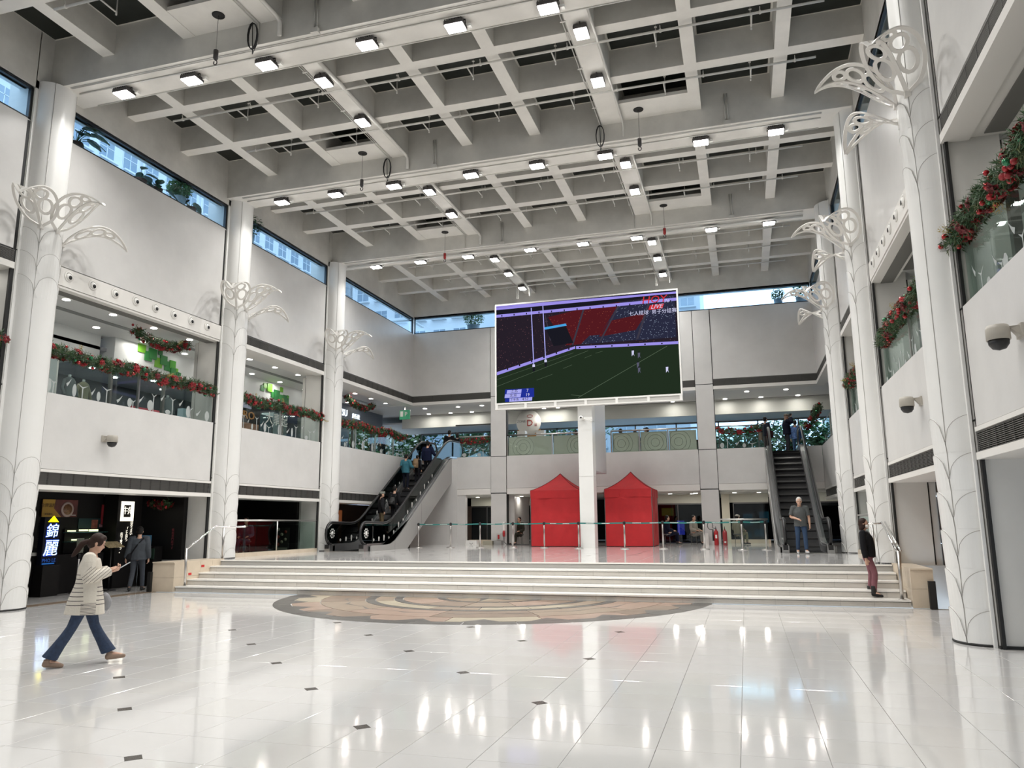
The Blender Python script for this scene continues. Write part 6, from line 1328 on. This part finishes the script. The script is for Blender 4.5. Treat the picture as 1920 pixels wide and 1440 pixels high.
def cloth(c, r=.85):
    k = tuple(round(x, 3) for x in c)
    if k not in _cm: _cm[k] = mat('cloth_%d' % len(_cm), c, r, spec=.15, noise=(12, .10), bump=(16, .25))
    return _cm[k]
def hand(b, w, d, palm, side, S, curl=.5, grip=False):
    """palm, four fingers and a thumb; w wrist, d direction, palm = palm normal, side = thumb side"""
    d = Vector(d).normalized(); pn = Vector(palm).normalized(); lat = d.cross(pn).normalized() * side; pn = lat.cross(d).normalized() * side
    w = Vector(w); c = w + d * .05 * S
    limb(b, [w - d * .01, w + d * .03 * S, w + d * .085 * S], [(.016 * S, .022 * S), (.014 * S, .036 * S), (.012 * S, .034 * S)] if abs(pn.y) > .5 else [.022 * S, .028 * S, .026 * S], 2, 10)
    for i, (o, l) in enumerate(((-.030, .062), (-.010, .075), (.010, .080), (.030, .070))):
        q = w + d * .078 * S + lat * o * S; a = curl * (1.0 + .1 * i); p1 = q + (d * cos(a * .5) + pn * sin(a * .5)) * l * .42 * S; p2 = p1 + (d * cos(a * 1.3) + pn * sin(a * 1.3)) * l * .34 * S; p3 = p2 + (d * cos(a * 2) + pn * sin(a * 2)) * l * .26 * S
        limb(b, [q - d * .02 * S, q, p1, p2, p3], [.0095 * S, .0095 * S, .0088 * S, .008 * S, .0068 * S], 1, 7)
    q = w + d * .022 * S + lat * .024 * S; p1 = q + (lat * .72 + d * .6 + pn * .2).normalized() * .040 * S; p2 = p1 + (d * .85 + lat * .25 + pn * .45).normalized() * .034 * S
    limb(b, [q - lat * .01 * S, q, p1, p2], [.012 * S, .012 * S, .010 * S, .008 * S], 1, 7)
def person(label, loc, yaw, H, J, top=(.3, .3, .3), bottom=(.05, .06, .1), shoes=(.05, .05, .05), hair='short', hairm=None, skin=None, vox=.011, head=(0, 0), sleeve='long', topm=None, botm=None, hem=.47, flare=1.0, fat=1.0, extra=None, group=None, curl=.5, mask=False, coat=1.0, shorts=False, fade=None, sleevem=None):
    skin = skin or SKIN; hairm = hairm or HAIRB
    D = dict(pelvis=(0, 0, .525), waist=(0, 0, .61), chest=(0, .0, .72), neck=(0, -.008, .825), head=(0, .012, .915), sl=(-.105, -.005, .80), sr=(.105, -.005, .80), el=(-.135, -.02, .63), er=(.135, -.02, .63), wl=(-.145, .03, .485), wr=(.145, .03, .485),
             hl=(-.052, 0, .515), hr=(.052, 0, .515), kl=(-.058, .012, .285), kr=(.058, .012, .285), al=(-.06, -.01, .05), ar=(.06, -.01, .05), tl=(-.075, .11, .018), tr=(.075, .11, .018), dl=(0, .1, -1), dr=(0, .1, -1), pl=(1, 0, 0), pr=(-1, 0, 0))
    D.update(J); g = {k: Vector(v) * (1 if k in ('dl', 'dr', 'pl', 'pr') else H) for k, v in D.items()}; h = H
    t = thing('person', label, 'person', loc, group); t.rotation_euler = (0, 0, yaw)
    hy, hp = head; HM = Matrix.Rotation(hy, 3, 'Z') @ Matrix.Rotation(hp, 3, 'X'); hc = g['head']
    def hp_(x, y, z): return hc + HM @ Vector((x * h, y * h, z * h))
    def hb(b, c, r): # ellipsoid in head frame
        q = MB(); q.ball((0, 0, 0), r, 14, 10); b.add([hc + HM @ (Vector(v) * h + Vector(c) * h) for v in q.v], q.f, True)
    # body: one continuous surface
    b = MB(); F_ = fat
    limb(b, [g['pelvis'] - Vector((0, 0, .02 * h)), g['waist'], g['chest'], g['neck'] - Vector((0, 0, .035 * h))], [(.055 * h * F_, .082 * h * F_), (.052 * h * F_, .074 * h * F_), (.060 * h * F_, .088 * h * F_), (.035 * h, .062 * h)])
    limb(b, [g['neck'] - Vector((0, 0, .03 * h)), g['neck'], hp_(0, -.015, -.02)], [.040 * h, .031 * h, .030 * h], 3)
    hb(b, (0, -.004, .012), (.044, .054, .058)); hb(b, (0, .014, -.026), (.034, .038, .038)); hb(b, (0, .050, -.012), (.008, .012, .010)); hb(b, (0, .044, .004), (.006, .010, .016)); hb(b, (0, .034, -.052), (.016, .014, .012)); hb(b, (.045, -.004, -.004), (.005, .011, .017)); hb(b, (-.045, -.004, -.004), (.005, .011, .017))
    for s, S_, E_, W_, DD, PP in ((-1, 'sl', 'el', 'wl', 'dl', 'pl'), (1, 'sr', 'er', 'wr', 'dr', 'pr')):
        limb(b, [g[S_] + Vector((-s * .03 * h, 0, -.01 * h)), g[S_], (g[S_] + g[E_]) / 2, g[E_], (g[E_] * .6 + g[W_] * .4), g[W_]], [.030 * h, .033 * h, .026 * h, .023 * h, .023 * h, .015 * h], 2, 10)
        hand(b, g[W_], g[DD], g[PP], s * (1 if DD == 'dr' else 1), h / 1.7, curl)
    for s, H_, K_, A_, T_ in ((-1, 'hl', 'kl', 'al', 'tl'), (1, 'hr', 'kr', 'ar', 'tr')):
        limb(b, [g[H_] + Vector((0, 0, .02 * h)), g[H_], g[H_].lerp(g[K_], .5), g[K_], g[K_].lerp(g[A_], .35), g[A_]], [.050 * h, .050 * h, .042 * h, .030 * h, .031 * h, .019 * h], 2, 10); limb(b, [g[A_], g[A_].lerp(g[T_], .4), g[T_]], [.020 * h, .020 * h, .014 * h], 2, 8)
    o = bpy.data.objects.new('body', fuse(b, vox, 'body', skin)); C.objects.link(o); o.parent = t
    def part(nm, b, m, v=None, sm=2): o = bpy.data.objects.new(nm, fuse(b, v or vox * 1.1, nm, m, sm)); C.objects.link(o); o.parent = t; return o
    # clothes
    c = .010 * coat
    b = MB(); up = [g['pelvis'] + Vector((0, 0, (hem - .525) * h)), g['waist'], g['chest'], g['chest'].lerp(g['neck'], .68), g['neck'] - Vector((0, 0, .018 * h))]
    limb(b, up, [((.064 * F_ + c) * h * flare, (.090 * F_ + c) * h * flare), ((.058 * F_ + c) * h, (.082 * F_ + c) * h), ((.064 * F_ + c) * h, (.094 * F_ + c) * h), ((.050 + c * .6) * h, (.078 + c) * h), (.034 * h, .040 * h)], 3, 16, False)
    for s, S_, E_, W_ in ((-1, 'sl', 'el', 'wl'), (1, 'sr', 'er', 'wr')):
        pts = [g[S_] + Vector((-s * .04 * h, 0, -.012 * h)), g[S_], (g[S_] + g[E_]) / 2, g[E_]]; rr = [(.040 + c * .5) * h, (.041 + c * .5) * h, (.034 + c) * h, (.030 + c) * h]
        if sleeve == 'long': pts += [g[E_].lerp(g[W_], .5), g[E_].lerp(g[W_], .93)]; rr += [(.029 + c) * h, (.021 + c) * h]
        elif sleeve == 'short': pts = pts[:3] + [g[S_].lerp(g[E_], .82)]; rr[3] = (.034 + c) * h
        if sleevem is not None: q = MB(); limb(q, pts, rr, 2, 12, False); part('sleeve', q, sleevem)
        else: limb(b, pts, rr, 2, 12, False)
    part('top', b, topm or cloth(top))
    b = MB(); limb(b, [g['pelvis'] - Vector((0, 0, .045 * h)), g['pelvis'] + Vector((0, 0, .02 * h)), g['waist'] - Vector((0, 0, .01 * h))], [(.056 * F_ * h, .080 * F_ * h), (.062 * F_ * h, .088 * F_ * h), (.058 * F_ * h, .080 * F_ * h)], 2, 14, False)
    for s, H_, K_, A_ in ((-1, 'hl', 'kl', 'al'), (1, 'hr', 'kr', 'ar')):
        e = g[K_].lerp(g[A_], .93); w = .031 if botm is None else .030
        pts = [g[H_] + Vector((0, 0, .02 * h)), g[H_] - Vector((0, 0, .02 * h)), g[H_].lerp(g[K_], .5), g[K_], g[K_].lerp(g[A_], .5), e]; rr = [.054 * h, .055 * h, .047 * h, .037 * h, .036 * h, w * h * (1.25 if botm is not None and botm[1] else 1)]
        if shorts: pts = pts[:4]; rr = rr[:4]
        limb(b, pts, rr, 2, 12, False)
    part('trousers', b, botm[0] if botm is not None else cloth(bottom))
    for s, A_, T_ in ((-1, 'al', 'tl'), (1, 'ar', 'tr')):
        b = MB(); A = g[A_]; Tt = g[T_]; d = (Tt - A); d.z *= 1; hl = A - Vector((d.x, d.y, 0)).normalized() * .018 * h - Vector((0, 0, .022 * h)); limb(b, [hl, A.lerp(Tt, .45) - Vector((0, 0, .010 * h)), Tt], [.024 * h, (.024 * h), .015 * h], 3, 10); b.tube([A + Vector((0, 0, .012 * h)), A - Vector((0, 0, .02 * h))], .026 * h, 10); part('shoe', b, cloth(shoes, .5), vox)
    # hair
    if hair != 'none':
        b = MB(); hb(b, (0, -.014, .026), (.050, .054, .056)); hb(b, (0, -.030, -.004), (.046, .042, .050))
        if hair in ('long', 'bob'): hb(b, (0, -.030, -.045), (.046, .034, .05)); hb(b, (.036, -.010, -.02), (.014, .030, .048)); hb(b, (-.036, -.010, -.02), (.014, .030, .048))
        if hair == 'long': limb(b, [hp_(0, -.045, -.03), hp_(0, -.052, -.09), hp_(0, -.045, -.14)], [(.020 * h, .040 * h), (.020 * h, .040 * h), (.012 * h, .03 * h)], 2, 10)
        if hair == 'tail': limb(b, [hp_(0, -.060, .0), hp_(0, -.095, -.035), hp_(0, -.108, -.10), hp_(0, -.120, -.15)], [.018 * h, .024 * h, .022 * h, .010 * h], 3, 10); hb(b, (0, .018, .050), (.040, .028, .026)); hb(b, (.040, .012, .018), (.010, .026, .036)); hb(b, (-.040, .012, .018), (.010, .026, .036))
        part('hair', b, hairm, vox)
    for s in (-1, 1):
        q = MB(); q.ball((0, 0, 0), (.0070 * h, .004 * h, .0042 * h), 8, 6); c_ = hp_(s * .018, .0475, .006); MB().add([c_ + HM @ Vector(v) for v in q.v], q.f, True).build('eye', EYEM, t, world=False)
        q = MB(); q.ball((0, 0, 0), (.0110 * h, .003 * h, .0022 * h), 8, 5); c_ = hp_(s * .018, .0485, .018); MB().add([c_ + HM @ Vector(v) for v in q.v], q.f, True).build('brow', hairm, t, world=False)
    if not mask: q = MB(); q.ball((0, 0, 0), (.0120 * h, .005 * h, .0034 * h), 8, 6); c_ = hp_(0, .0475, -.032); MB().add([c_ + HM @ Vector(v) for v in q.v], q.f, True).build('mouth', LIP, t, world=False)
    else: b = MB(); hb(b, (0, .026, -.026), (.036, .034, .030)); part('face_mask', b, WHITEP, vox * .8)
    if extra: extra(t, g, h, hp_, part)
    return t
def backpack(m, w=.14, up_=.70, dn=.52, d=.075):
    def f(t, g, h, hp_, part):
        b = MB(); c = g['chest']; b.tube([(c.x, c.y - .085 * h - d * .4 * h, dn * h), (c.x, c.y - .085 * h - d * .5 * h, (dn + up_) / 2 * h), (c.x, c.y - .08 * h - d * .3 * h, up_ * h)], [(d * .8 * h, w * .52 * h), (d * h, w * .56 * h), (d * .6 * h, w * .42 * h)], 14); b.tube([(c.x, c.y - .10 * h - d * 1.2 * h, (dn + .01) * h), (c.x, c.y - .10 * h - d * 1.2 * h, (dn + .08) * h)], (d * .4 * h, w * .4 * h), 12); part('backpack', b, m)
        for s in (-1, 1): q = MB(); q.tube([(s * .06 * h, c.y - .09 * h, up_ * h), (s * .075 * h, c.y + .0 * h, .815 * h), (s * .075 * h, c.y + .085 * h, .74 * h), (s * .07 * h, c.y - .02 * h, .60 * h)], .011 * h, 6); q.build('strap', m, t, world=False)
    return f
def capx(m):
    def f(t, g, h, hp_, part):
        b = MB(); q = MB(); q.ball((0, 0, 0), (.054 * h, .060 * h, .045 * h), 14, 8); b.add([hp_(0, -.006, .042) + Vector(v) for v in q.v], q.f, True); b.tube([hp_(0, .03, .040), hp_(0, .095, .030)], [(.006 * h, .040 * h), (.004 * h, .030 * h)], 12); part('cap', b, m)
    return f
def both(*fs): return lambda *a: [f(*a) for f in fs]
def facing(dx, dy): return atan2(-dx, dy)
# --- the woman walking with a phone
def stripes(name, ang=0.0, per=.052, w=.16, pocket=True, back=True):
    m = mat(name, (.60, .555, .48), .85, bump=(40, .3)); nt = m.node_tree; b = nt.nodes['Principled BSDF']; tc = nt.nodes.new('ShaderNodeTexCoord'); sx = nt.nodes.new('ShaderNodeSeparateXYZ'); nt.links.new(tc.outputs['Object'], sx.inputs[0])
    def M(op, a, b_=None, c=None):
        n = nt.nodes.new('ShaderNodeMath'); n.operation = op
        for i, v in enumerate((a, b_, c)):
            if v is None: continue
            if isinstance(v, (int, float)): n.inputs[i].default_value = v
            else: nt.links.new(v, n.inputs[i])
        return n.outputs[0]
    X_, Y_, Z_ = sx.outputs; u = M('MULTIPLY_ADD', Y_, math.tan(ang), Z_)
    line = M('LESS_THAN', M('FRACT', M('DIVIDE', u, per)), w)
    if back: mask_ = M('MULTIPLY', M('MULTIPLY', M('LESS_THAN', M('MULTIPLY_ADD', Z_, .10, Y_), .045), M('GREATER_THAN', Z_, .70)), M('LESS_THAN', Z_, 1.14)); line = M('MULTIPLY', line, mask_)
    if pocket:
        pm = M('MULTIPLY', M('MULTIPLY', M('GREATER_THAN', Z_, .58), M('LESS_THAN', Z_, .76)), M('MULTIPLY', M('GREATER_THAN', Y_, -.06), M('LESS_THAN', Y_, .11))); pl = M('MULTIPLY', M('LESS_THAN', M('FRACT', M('DIVIDE', Z_, .0165)), .34), pm); line = M('MAXIMUM', line, pl)
        fr = M('MULTIPLY', M('MULTIPLY', M('GREATER_THAN', Y_, .105), M('LESS_THAN', Z_, .98)), M('GREATER_THAN', Z_, .72)); line = M('MAXIMUM', line, M('MULTIPLY', M('LESS_THAN', M('FRACT', M('DIVIDE', Z_, .052)), .16), fr))
    if not back: line = M('MULTIPLY', line, M('LESS_THAN', Z_, 1.20)); line = M('MULTIPLY', line, M('GREATER_THAN', M('MULTIPLY_ADD', Y_, 1.0, M('MULTIPLY', Z_, -.9)), -1.06))
    mx = nt.nodes.new('ShaderNodeMix'); mx.data_type = 'RGBA'; mx.inputs['A'].default_value = (.60, .555, .48, 1); mx.inputs['B'].default_value = (.04, .03, .035, 1); nt.links.new(line, mx.inputs['Factor']); nt.links.new(mx.outputs['Result'], b.inputs['Base Color']); return m
CARD = stripes('striped_cardigan'); SLV = stripes('striped_sleeve', ang=-.75, per=.045, w=.15, pocket=False, back=False)
nt = SLV.node_tree
DENIM = mat('denim_blue', (.020, .036, .075), .8, noise=(25, .25), bump=(60, .2))
def woman_extra(t, g, h, hp_, part):
    # open long cardigan body with a rounded hem
    b = MB(); limb(b, [(0, -.012 * h, .375 * h), (0, -.008 * h, .47 * h), (0, 0, .60 * h), (0, -.005, .72 * h), (0, -.005, .80 * h)], [(.142 * h, .118 * h), (.128 * h, .116 * h), (.094 * h, .104 * h), (.080 * h, .104 * h), (.050 * h, .080 * h)], 3, 18, False); part('cardigan', b, CARD, .010)
    wv = g['wr'] + Vector((0, .11, .03)); q = MB(); q.box(-.038, .038, -.075, .075, -.005, .005); Mx = Matrix.Translation(wv + Vector((-.05, .035, .03))) @ Matrix.Rotation(radians(32), 4, 'X'); MB().add([Mx @ Vector(v) for v in q.v], q.f).build('phone', mat('phone_case', (.55, .58, .60), .3), t, world=False)
    b = MB(); limb(b, [(-.11 * h, .115 * h, .50 * h), (-.115 * h, .13 * h, .45 * h), (-.11 * h, .125 * h, .40 * h)], [(.03 * h, .04 * h), (.04 * h, .045 * h), (.03 * h, .04 * h)], 3, 12); part('shoulder_bag', b, GRYC)
person('woman in a cream striped long cardigan and flared jeans walking and looking at a phone', (-8.0, 8.02, 0), facing(.74, .68), 1.63,
       dict(head=(0, .038, .905), neck=(0, .012, .825), chest=(0, .005, .72), el=(-.125, -.005, .65), er=(.125, -.005, .65), wl=(-.055, .135, .70), wr=(.035, .150, .695), dl=(.15, 1, .25), dr=(-.1, 1, .3), pl=(0, -.2, 1), pr=(0, -.2, 1),
            kl=(-.055, .062, .285), al=(-.05, .185, .062), tl=(-.05, .288, .040), kr=(.055, -.085, .285), ar=(.05, -.225, .055), tr=(.055, -.125, .014)),
       topm=CARD, sleevem=SLV, botm=(DENIM, True), shoes=(.28, .20, .15), hair='tail', hairm=HAIRBR, vox=.0075, head=(0, -.38), hem=.50, extra=woman_extra, curl=.75, coat=1.6)
for o in [o for o in C.objects if o.name.startswith('trousers') and o.parent and 'striped' in o.parent.get('label', '')]:
    for v in o.data.vertices:    # flared hems
        z = v.co.z
        if z < .46:
            cyy = (.185 if v.co.y > 0 else -.225) * 1.63 * (1 - (z - .08) / .38 * .62); k = 1 + .55 * max(0, (.46 - z) / .38) ** 1.5; v.co.y = cyy + (v.co.y - cyy) * k; cx_ = (.05 * 1.63) * (1 if v.co.x > 0 else -1); v.co.x = cx_ + (v.co.x - cx_) * (1 + (k - 1) * .5)
# --- man entering the grill
def strap(m, side=1):
    def f(t, g, h, hp_, part):
        q = MB(); q.tube([(-.09 * h * side, .03 * h, .79 * h), (-.06 * h * side, -.07 * h, .80 * h), (.03 * h * side, -.088 * h, .68 * h), (.10 * h * side, -.05 * h, .56 * h)], (.006 * h, .012 * h), 6); q.build('shoulder_strap', m, t, world=False)
        b = MB(); limb(b, [(.12 * h * side, -.03 * h, .56 * h), (.125 * h * side, -.03 * h, .49 * h)], [(.03 * h, .05 * h), (.03 * h, .05 * h)], 2, 12); part('shoulder_bag', b, m)
    return f
person('man in dark grey jacket and trousers seen from behind, entering the grill restaurant', (-15.5, 17.1, 0), facing(-.6, .8), 1.70, dict(head=(0, .02, .905), kr=(.07, .05, .285), ar=(.08, .06, .05), tr=(.11, .165, .018), kl=(-.06, -.03, .28), al=(-.08, -.11, .055), tl=(-.10, -.01, .018), wl=(-.17, .0, .49)),
       top=(.055, .062, .072), bottom=(.05, .055, .065), shoes=(.03, .03, .03), fat=1.18, extra=strap(cloth((.012, .012, .014)), -1), coat=1.5, vox=.010)
# --- woman on the steps
def scarf(t, g, h, hp_, part):
    for A_, T_ in (('al', 'tl'), ('ar', 'tr')): b = MB(); limb(b, [g[A_] + Vector((0, 0, .085 * h)), g[A_] + Vector((0, 0, .02 * h)), g[A_] - Vector((0, 0, .02 * h))], [.036 * h, .034 * h, .034 * h], 2, 12, False); part('boot_shaft', b, MATS.setdefault('boot', mat('boot_black', (.008, .008, .008), .5)))
    b = MB(); n = g['neck']; b.tube([n + Vector((.045 * h * cos(a), .042 * h * sin(a), -.008 * h)) for a in [q * .5 for q in range(13)]], .018 * h, 8, closed=False); limb(b, [n + Vector((.02 * h, .055 * h, -.02 * h)), n + Vector((.01 * h, .075 * h, -.09 * h)), n + Vector((.02 * h, .080 * h, -.14 * h))], [.02 * h, .022 * h, .008 * h], 2, 8); part('scarf', b, mat('patterned_scarf', (.16, .16, .17), .8, noise=(30, .9)))
person('woman in black top, mauve trousers, face mask and ankle boots standing on the lowest step', (2.36, 17.62, .145), facing(.93, -.25), 1.60, dict(pelvis=(0, .02, .53), waist=(0, .03, .61), chest=(0, .01, .72), neck=(0, -.02, .825), head=(0, -.008, .915), kr=(.06, .075, .30), ar=(.07, .05, .06), tr=(.10, .15, .022), kl=(-.055, .02, .285), wr=(.15, .0, .48), wl=(-.15, .0, .48), sr=(.10, -.02, .80), sl=(-.10, -.02, .80)),
       top=(.010, .010, .012), bottom=(.20, .085, .10), shoes=(.014, .014, .014), hair='bob', hairm=HAIRBR, mask=True, extra=scarf, vox=.010, fat=1.05, hem=.50)
# --- man stepping off the right escalator
def chestword(t, g, h, hp_, part):
    o = text('patagom', .055, (0, .165, 1.16), '+y', cloth((.3, .3, .3)), None, name='shirt_print', ext=.001); o.parent = t; o.location = (0, .118 * 1.0 + .005, 1.19)
person('white-haired man in grey t-shirt and jeans stepping off the right escalator', (1.55, 24.62, P), facing(.0, -1), 1.68, dict(head=(0, .02, .905), er=(.155, -.005, .64), wr=(.06, .12, .605), dr=(-.8, .35, -.3), pr=(0, -.5, -1), el=(-.145, -.01, .63), wl=(-.15, .03, .49), kl=(-.06, .06, .29), al=(-.065, .07, .055), tl=(-.09, .175, .03), kr=(.06, .02, .285), ar=(.07, -.05, .055)),
       top=(.085, .09, .09), bottom=(.035, .06, .11), shoes=(.5, .5, .5), hairm=HAIRW, sleeve='short', fat=1.15, vox=.010, head=(0, -.1))
# --- riders on the left escalator
def zst(ZC, y, yb, ya): return P + max(0, (math.floor((y - ya) / .40) + .5) * .252) if y > ya else P
YA = 24.85 + 2.35
def rider(y): return P + max(0, min(3.775, (math.floor((y - YA) / .40) + .5) * .252)) + .006
NAVYC = (.012, .013, .022)
person('person in camouflage cap and black jacket looking up, low on the left escalator', (-13.98, 28.35, rider(28.35)), facing(.75, .66), 1.62, dict(head=(0, .005, .912)), top=(.012, .012, .014), bottom=(.16, .12, .07), skin=SKIN, extra=capx(mat('cap_camo', (.16, .17, .15), .8, noise=(30, .7))), head=(0, .30), coat=1.6, fat=1.1, vox=.012, shorts=False)
person('person in black with yellow shoulder straps beside the capped rider on the left escalator', (-13.60, 28.75, rider(28.75)), facing(.05, 1), 1.60, {}, top=(.010, .010, .012), bottom=(.012, .012, .014), extra=backpack(mat('yellow_strap_pack', (.015, .015, .015), .7)), vox=.012)
person('rider in a teal hooded jacket halfway up the left escalator', (-14.22, 31.15, rider(31.15)), facing(.1, 1), 1.60, dict(wr=(.19, .12, .62), er=(.16, .02, .64)), top=(.045, .16, .21), bottom=(.012, .014, .025), coat=1.7, vox=.012, fat=1.1)
person('child with a tan backpack standing behind the navy-shirted man on the escalator', (-13.85, 31.55, rider(31.55)), facing(.1, 1), 1.32, {}, top=(.012, .012, .016), bottom=(.012, .012, .016), extra=backpack(mat('tan_backpack', (.22, .14, .075), .8), w=.19, up_=.86, dn=.55, d=.10), vox=.012)
person('man in a navy shirt high on the left escalator', (-13.55, 32.0, rider(32.0)), facing(.05, 1), 1.75, dict(wr=(.2, .12, .60), er=(.17, .02, .64), head=(0, .03, .90)), top=(.008, .012, .035), bottom=(.008, .008, .012), fat=1.25, vox=.012)
person('dark figure already at the top of the left escalator, the taller of two', (-13.80, 35.3, Z2 + .01), facing(0, 1), 1.72, {}, top=(.01, .01, .012), bottom=(.01, .01, .012), vox=.013); person('dark figure at the top of the left escalator, the shorter of two', (-13.45, 35.5, Z2 + .01), facing(0, 1), 1.60, {}, top=(.01, .01, .012), bottom=(.01, .01, .012), hair='bob', vox=.013)
person('woman in red carrying a pale bag behind the upper left balustrade', (-15.75, 31.9, Z2), facing(1, -.2), 1.62, {}, top=(.16, .02, .02), bottom=(.02, .02, .02), hair='bob', vox=.013, extra=lambda t, g, h, hp_, part: MB().box(-.28, -.16, -.12, .2, .70, 1.02).build('tote_bag', cloth((.40, .36, .27)), t, world=False))
# --- upper right
def camera_up(t, g, h, hp_, part): MB().box(-.07, .07, .16, .24, 1.60, 1.69).build('camera', RUBBER, t, world=False)
person('man in dark jacket and cap raising a camera above the right escalator', (1.90, 34.6, Z2), facing(.98, .15), 1.70, dict(head=(0, .01, .91), wr=(.05, .11, .90), er=(.13, .10, .76), wl=(-.05, .11, .90), el=(-.13, .10, .76), dr=(0, .3, 1), dl=(0, .3, 1), pr=(0, 1, 0), pl=(0, 1, 0), chest=(0, -.01, .72)), top=(.012, .014, .03), bottom=(.05, .05, .06), hair='none', extra=both(capx(cloth((.22, .18, .15))), camera_up), fat=1.25, coat=1.8, vox=.012)
def bags(t, g, h, hp_, part): MB().box(-.30, -.14, -.12, .14, .62, .95).build('shopping_bag', cloth((.28, .17, .13)), t, world=False); MB().box(.16, .30, -.12, .12, .68, .98).build('shopping_bag', cloth((.05, .015, .02)), t, world=False)
person('person in a white shirt and dark jacket carrying two bags above the right escalator', (1.05, 34.7, Z2), facing(.7, .7), 1.63, {}, top=(.02, .022, .035), bottom=(.10, .09, .09), extra=bags, vox=.012)
person('person in a blue plaid shirt and jeans behind the man with the camera', (2.35, 36.2, Z2), facing(.3, 1), 1.60, {}, topm=mat('blue_plaid', (.08, .16, .38), .8, noise=(18, .6)), bottom=(.05, .10, .2), vox=.012)
# --- seated people
SIT = dict(pelvis=(0, 0, .27), waist=(0, -.01, .355), chest=(0, -.01, .465), neck=(0, 0, .57), head=(0, .02, .66), sl=(-.105, 0, .545), sr=(.105, 0, .545), el=(-.135, .01, .38), er=(.135, .01, .38), wl=(-.09, .14, .35), wr=(.09, .14, .35), dl=(.2, 1, -.1), dr=(-.2, 1, -.1), pl=(0, 0, -1), pr=(0, 0, -1), hl=(-.052, .02, .265), hr=(.052, .02, .265), kl=(-.06, .25, .275), kr=(.06, .25, .275), al=(-.06, .26, .05), ar=(.06, .26, .05), tl=(-.07, .37, .018), tr=(.07, .37, .018))
def seat(x, y, z, label, yaw=0):
    t = thing('stool', label, 'stool', (x, y, z)); MB().lathe([(0, .40), (.19, .40), (.19, .44), (0, .44)], (x, y, z), 16).build('seat', STEELD, t)
    for k in range(4): a = pi / 4 + k * pi / 2; MB().tube([(x + .12 * cos(a), y + .12 * sin(a), z + .40), (x + .17 * cos(a), y + .17 * sin(a), z)], .012, 6).build('leg', STEELD, t)
def sitter(label, x, y, z, yaw, st, **k):
    person(label, (x, y, z + .0), yaw, 1.66, SIT, hem=.25 + .23, vox=.013, **k); seat(x, y, z - .0, st)
for i, (x, tp, lb) in enumerate(((-7.25, (.3, .3, .3), 'seated diner in pale clothes behind the cream balustrade, just left of the pillar'), (-5.55 + .35, (.01, .01, .015), 'seated diner in black behind the cream balustrade, right of the pillar'), (-4.55, (.02, .02, .02), 'low seated diner behind the cream balustrade, middle one right of the pillar'), (-4.0, (.03, .03, .04), 'seated diner in a cap behind the cream balustrade, right one'))):
    sitter(lb, x, 34.5, Z2 + (.12 if i != 2 else .0), facing(.3, 1) if i != 3 else facing(-1, .1), 'stool under the ' + lb.split(' behind')[0] + ' upstairs' + ([' left', ' beside the pillar', ' middle', ' right'][i]), top=tp, extra=capx(cloth((.02, .02, .02))) if i == 3 else None)
sitter('seated person in khaki and pale cap by the fire extinguishers', -.35, 33.6, P, facing(.6, .7), 'stool of the khaki figure near the fire extinguishers', top=(.22, .20, .14), bottom=(.25, .23, .15), extra=capx(cloth((.4, .38, .33))))
sitter('dark seated person beside the left tent under the upper floor', -10.0 + .15, 34.0, P, facing(-.4, -1), 'stool of the dark figure beside the left tent', top=(.03, .028, .02), bottom=(.03, .028, .02))
sitter('seated person in dark blue just right of the right tent', -3.25, 33.9, P, facing(.8, .3), 'stool just right of the right tent', top=(.01, .012, .03), bottom=(.01, .012, .03))
sitter('pale-jacketed seated person seen between stanchions near the right pilaster', -2.15, 34.0, P, facing(.8, -.4), 'stool behind the stanchion near the right pilaster', top=(.30, .28, .24), bottom=(.2, .19, .17))
sitter('dark diner facing left inside the podium restaurant window', -16.0, 21.3, P, facing(-.3, 1), 'stool of the left diner in the podium restaurant', top=(.012, .016, .03), bottom=(.01, .01, .01), skin=SKIND); sitter('second dark diner in denim inside the podium restaurant window', -16.0, 22.4, P, facing(.3, -1), 'stool of the right diner in the podium restaurant', top=(.02, .035, .06), bottom=(.02, .03, .05), skin=SKIND)
person('restaurant worker in a hair net behind the noodle counter', (-17.9, 15.0, 0), facing(.9, -.4), 1.66, {}, top=(.03, .03, .03), bottom=(.03, .03, .03), hairm=mat('hair_net', (.12, .12, .12), .7), skin=SKIND, vox=.013)
bpy.data.scenes.remove(WSC)
# ================================================================ lettering becomes plain meshes
dg = bpy.context.evaluated_depsgraph_get()
for o in [o for o in C.objects if o.type == 'FONT']:
    me = bpy.data.meshes.new_from_object(o.evaluated_get(dg), depsgraph=dg)
    n = bpy.data.objects.new('tmp', me); C.objects.link(n); n.parent = o.parent; n.location = o.location; n.rotation_euler = o.rotation_euler; n.scale = o.scale
    nm = o.name; bpy.data.objects.remove(o); n.name = nm
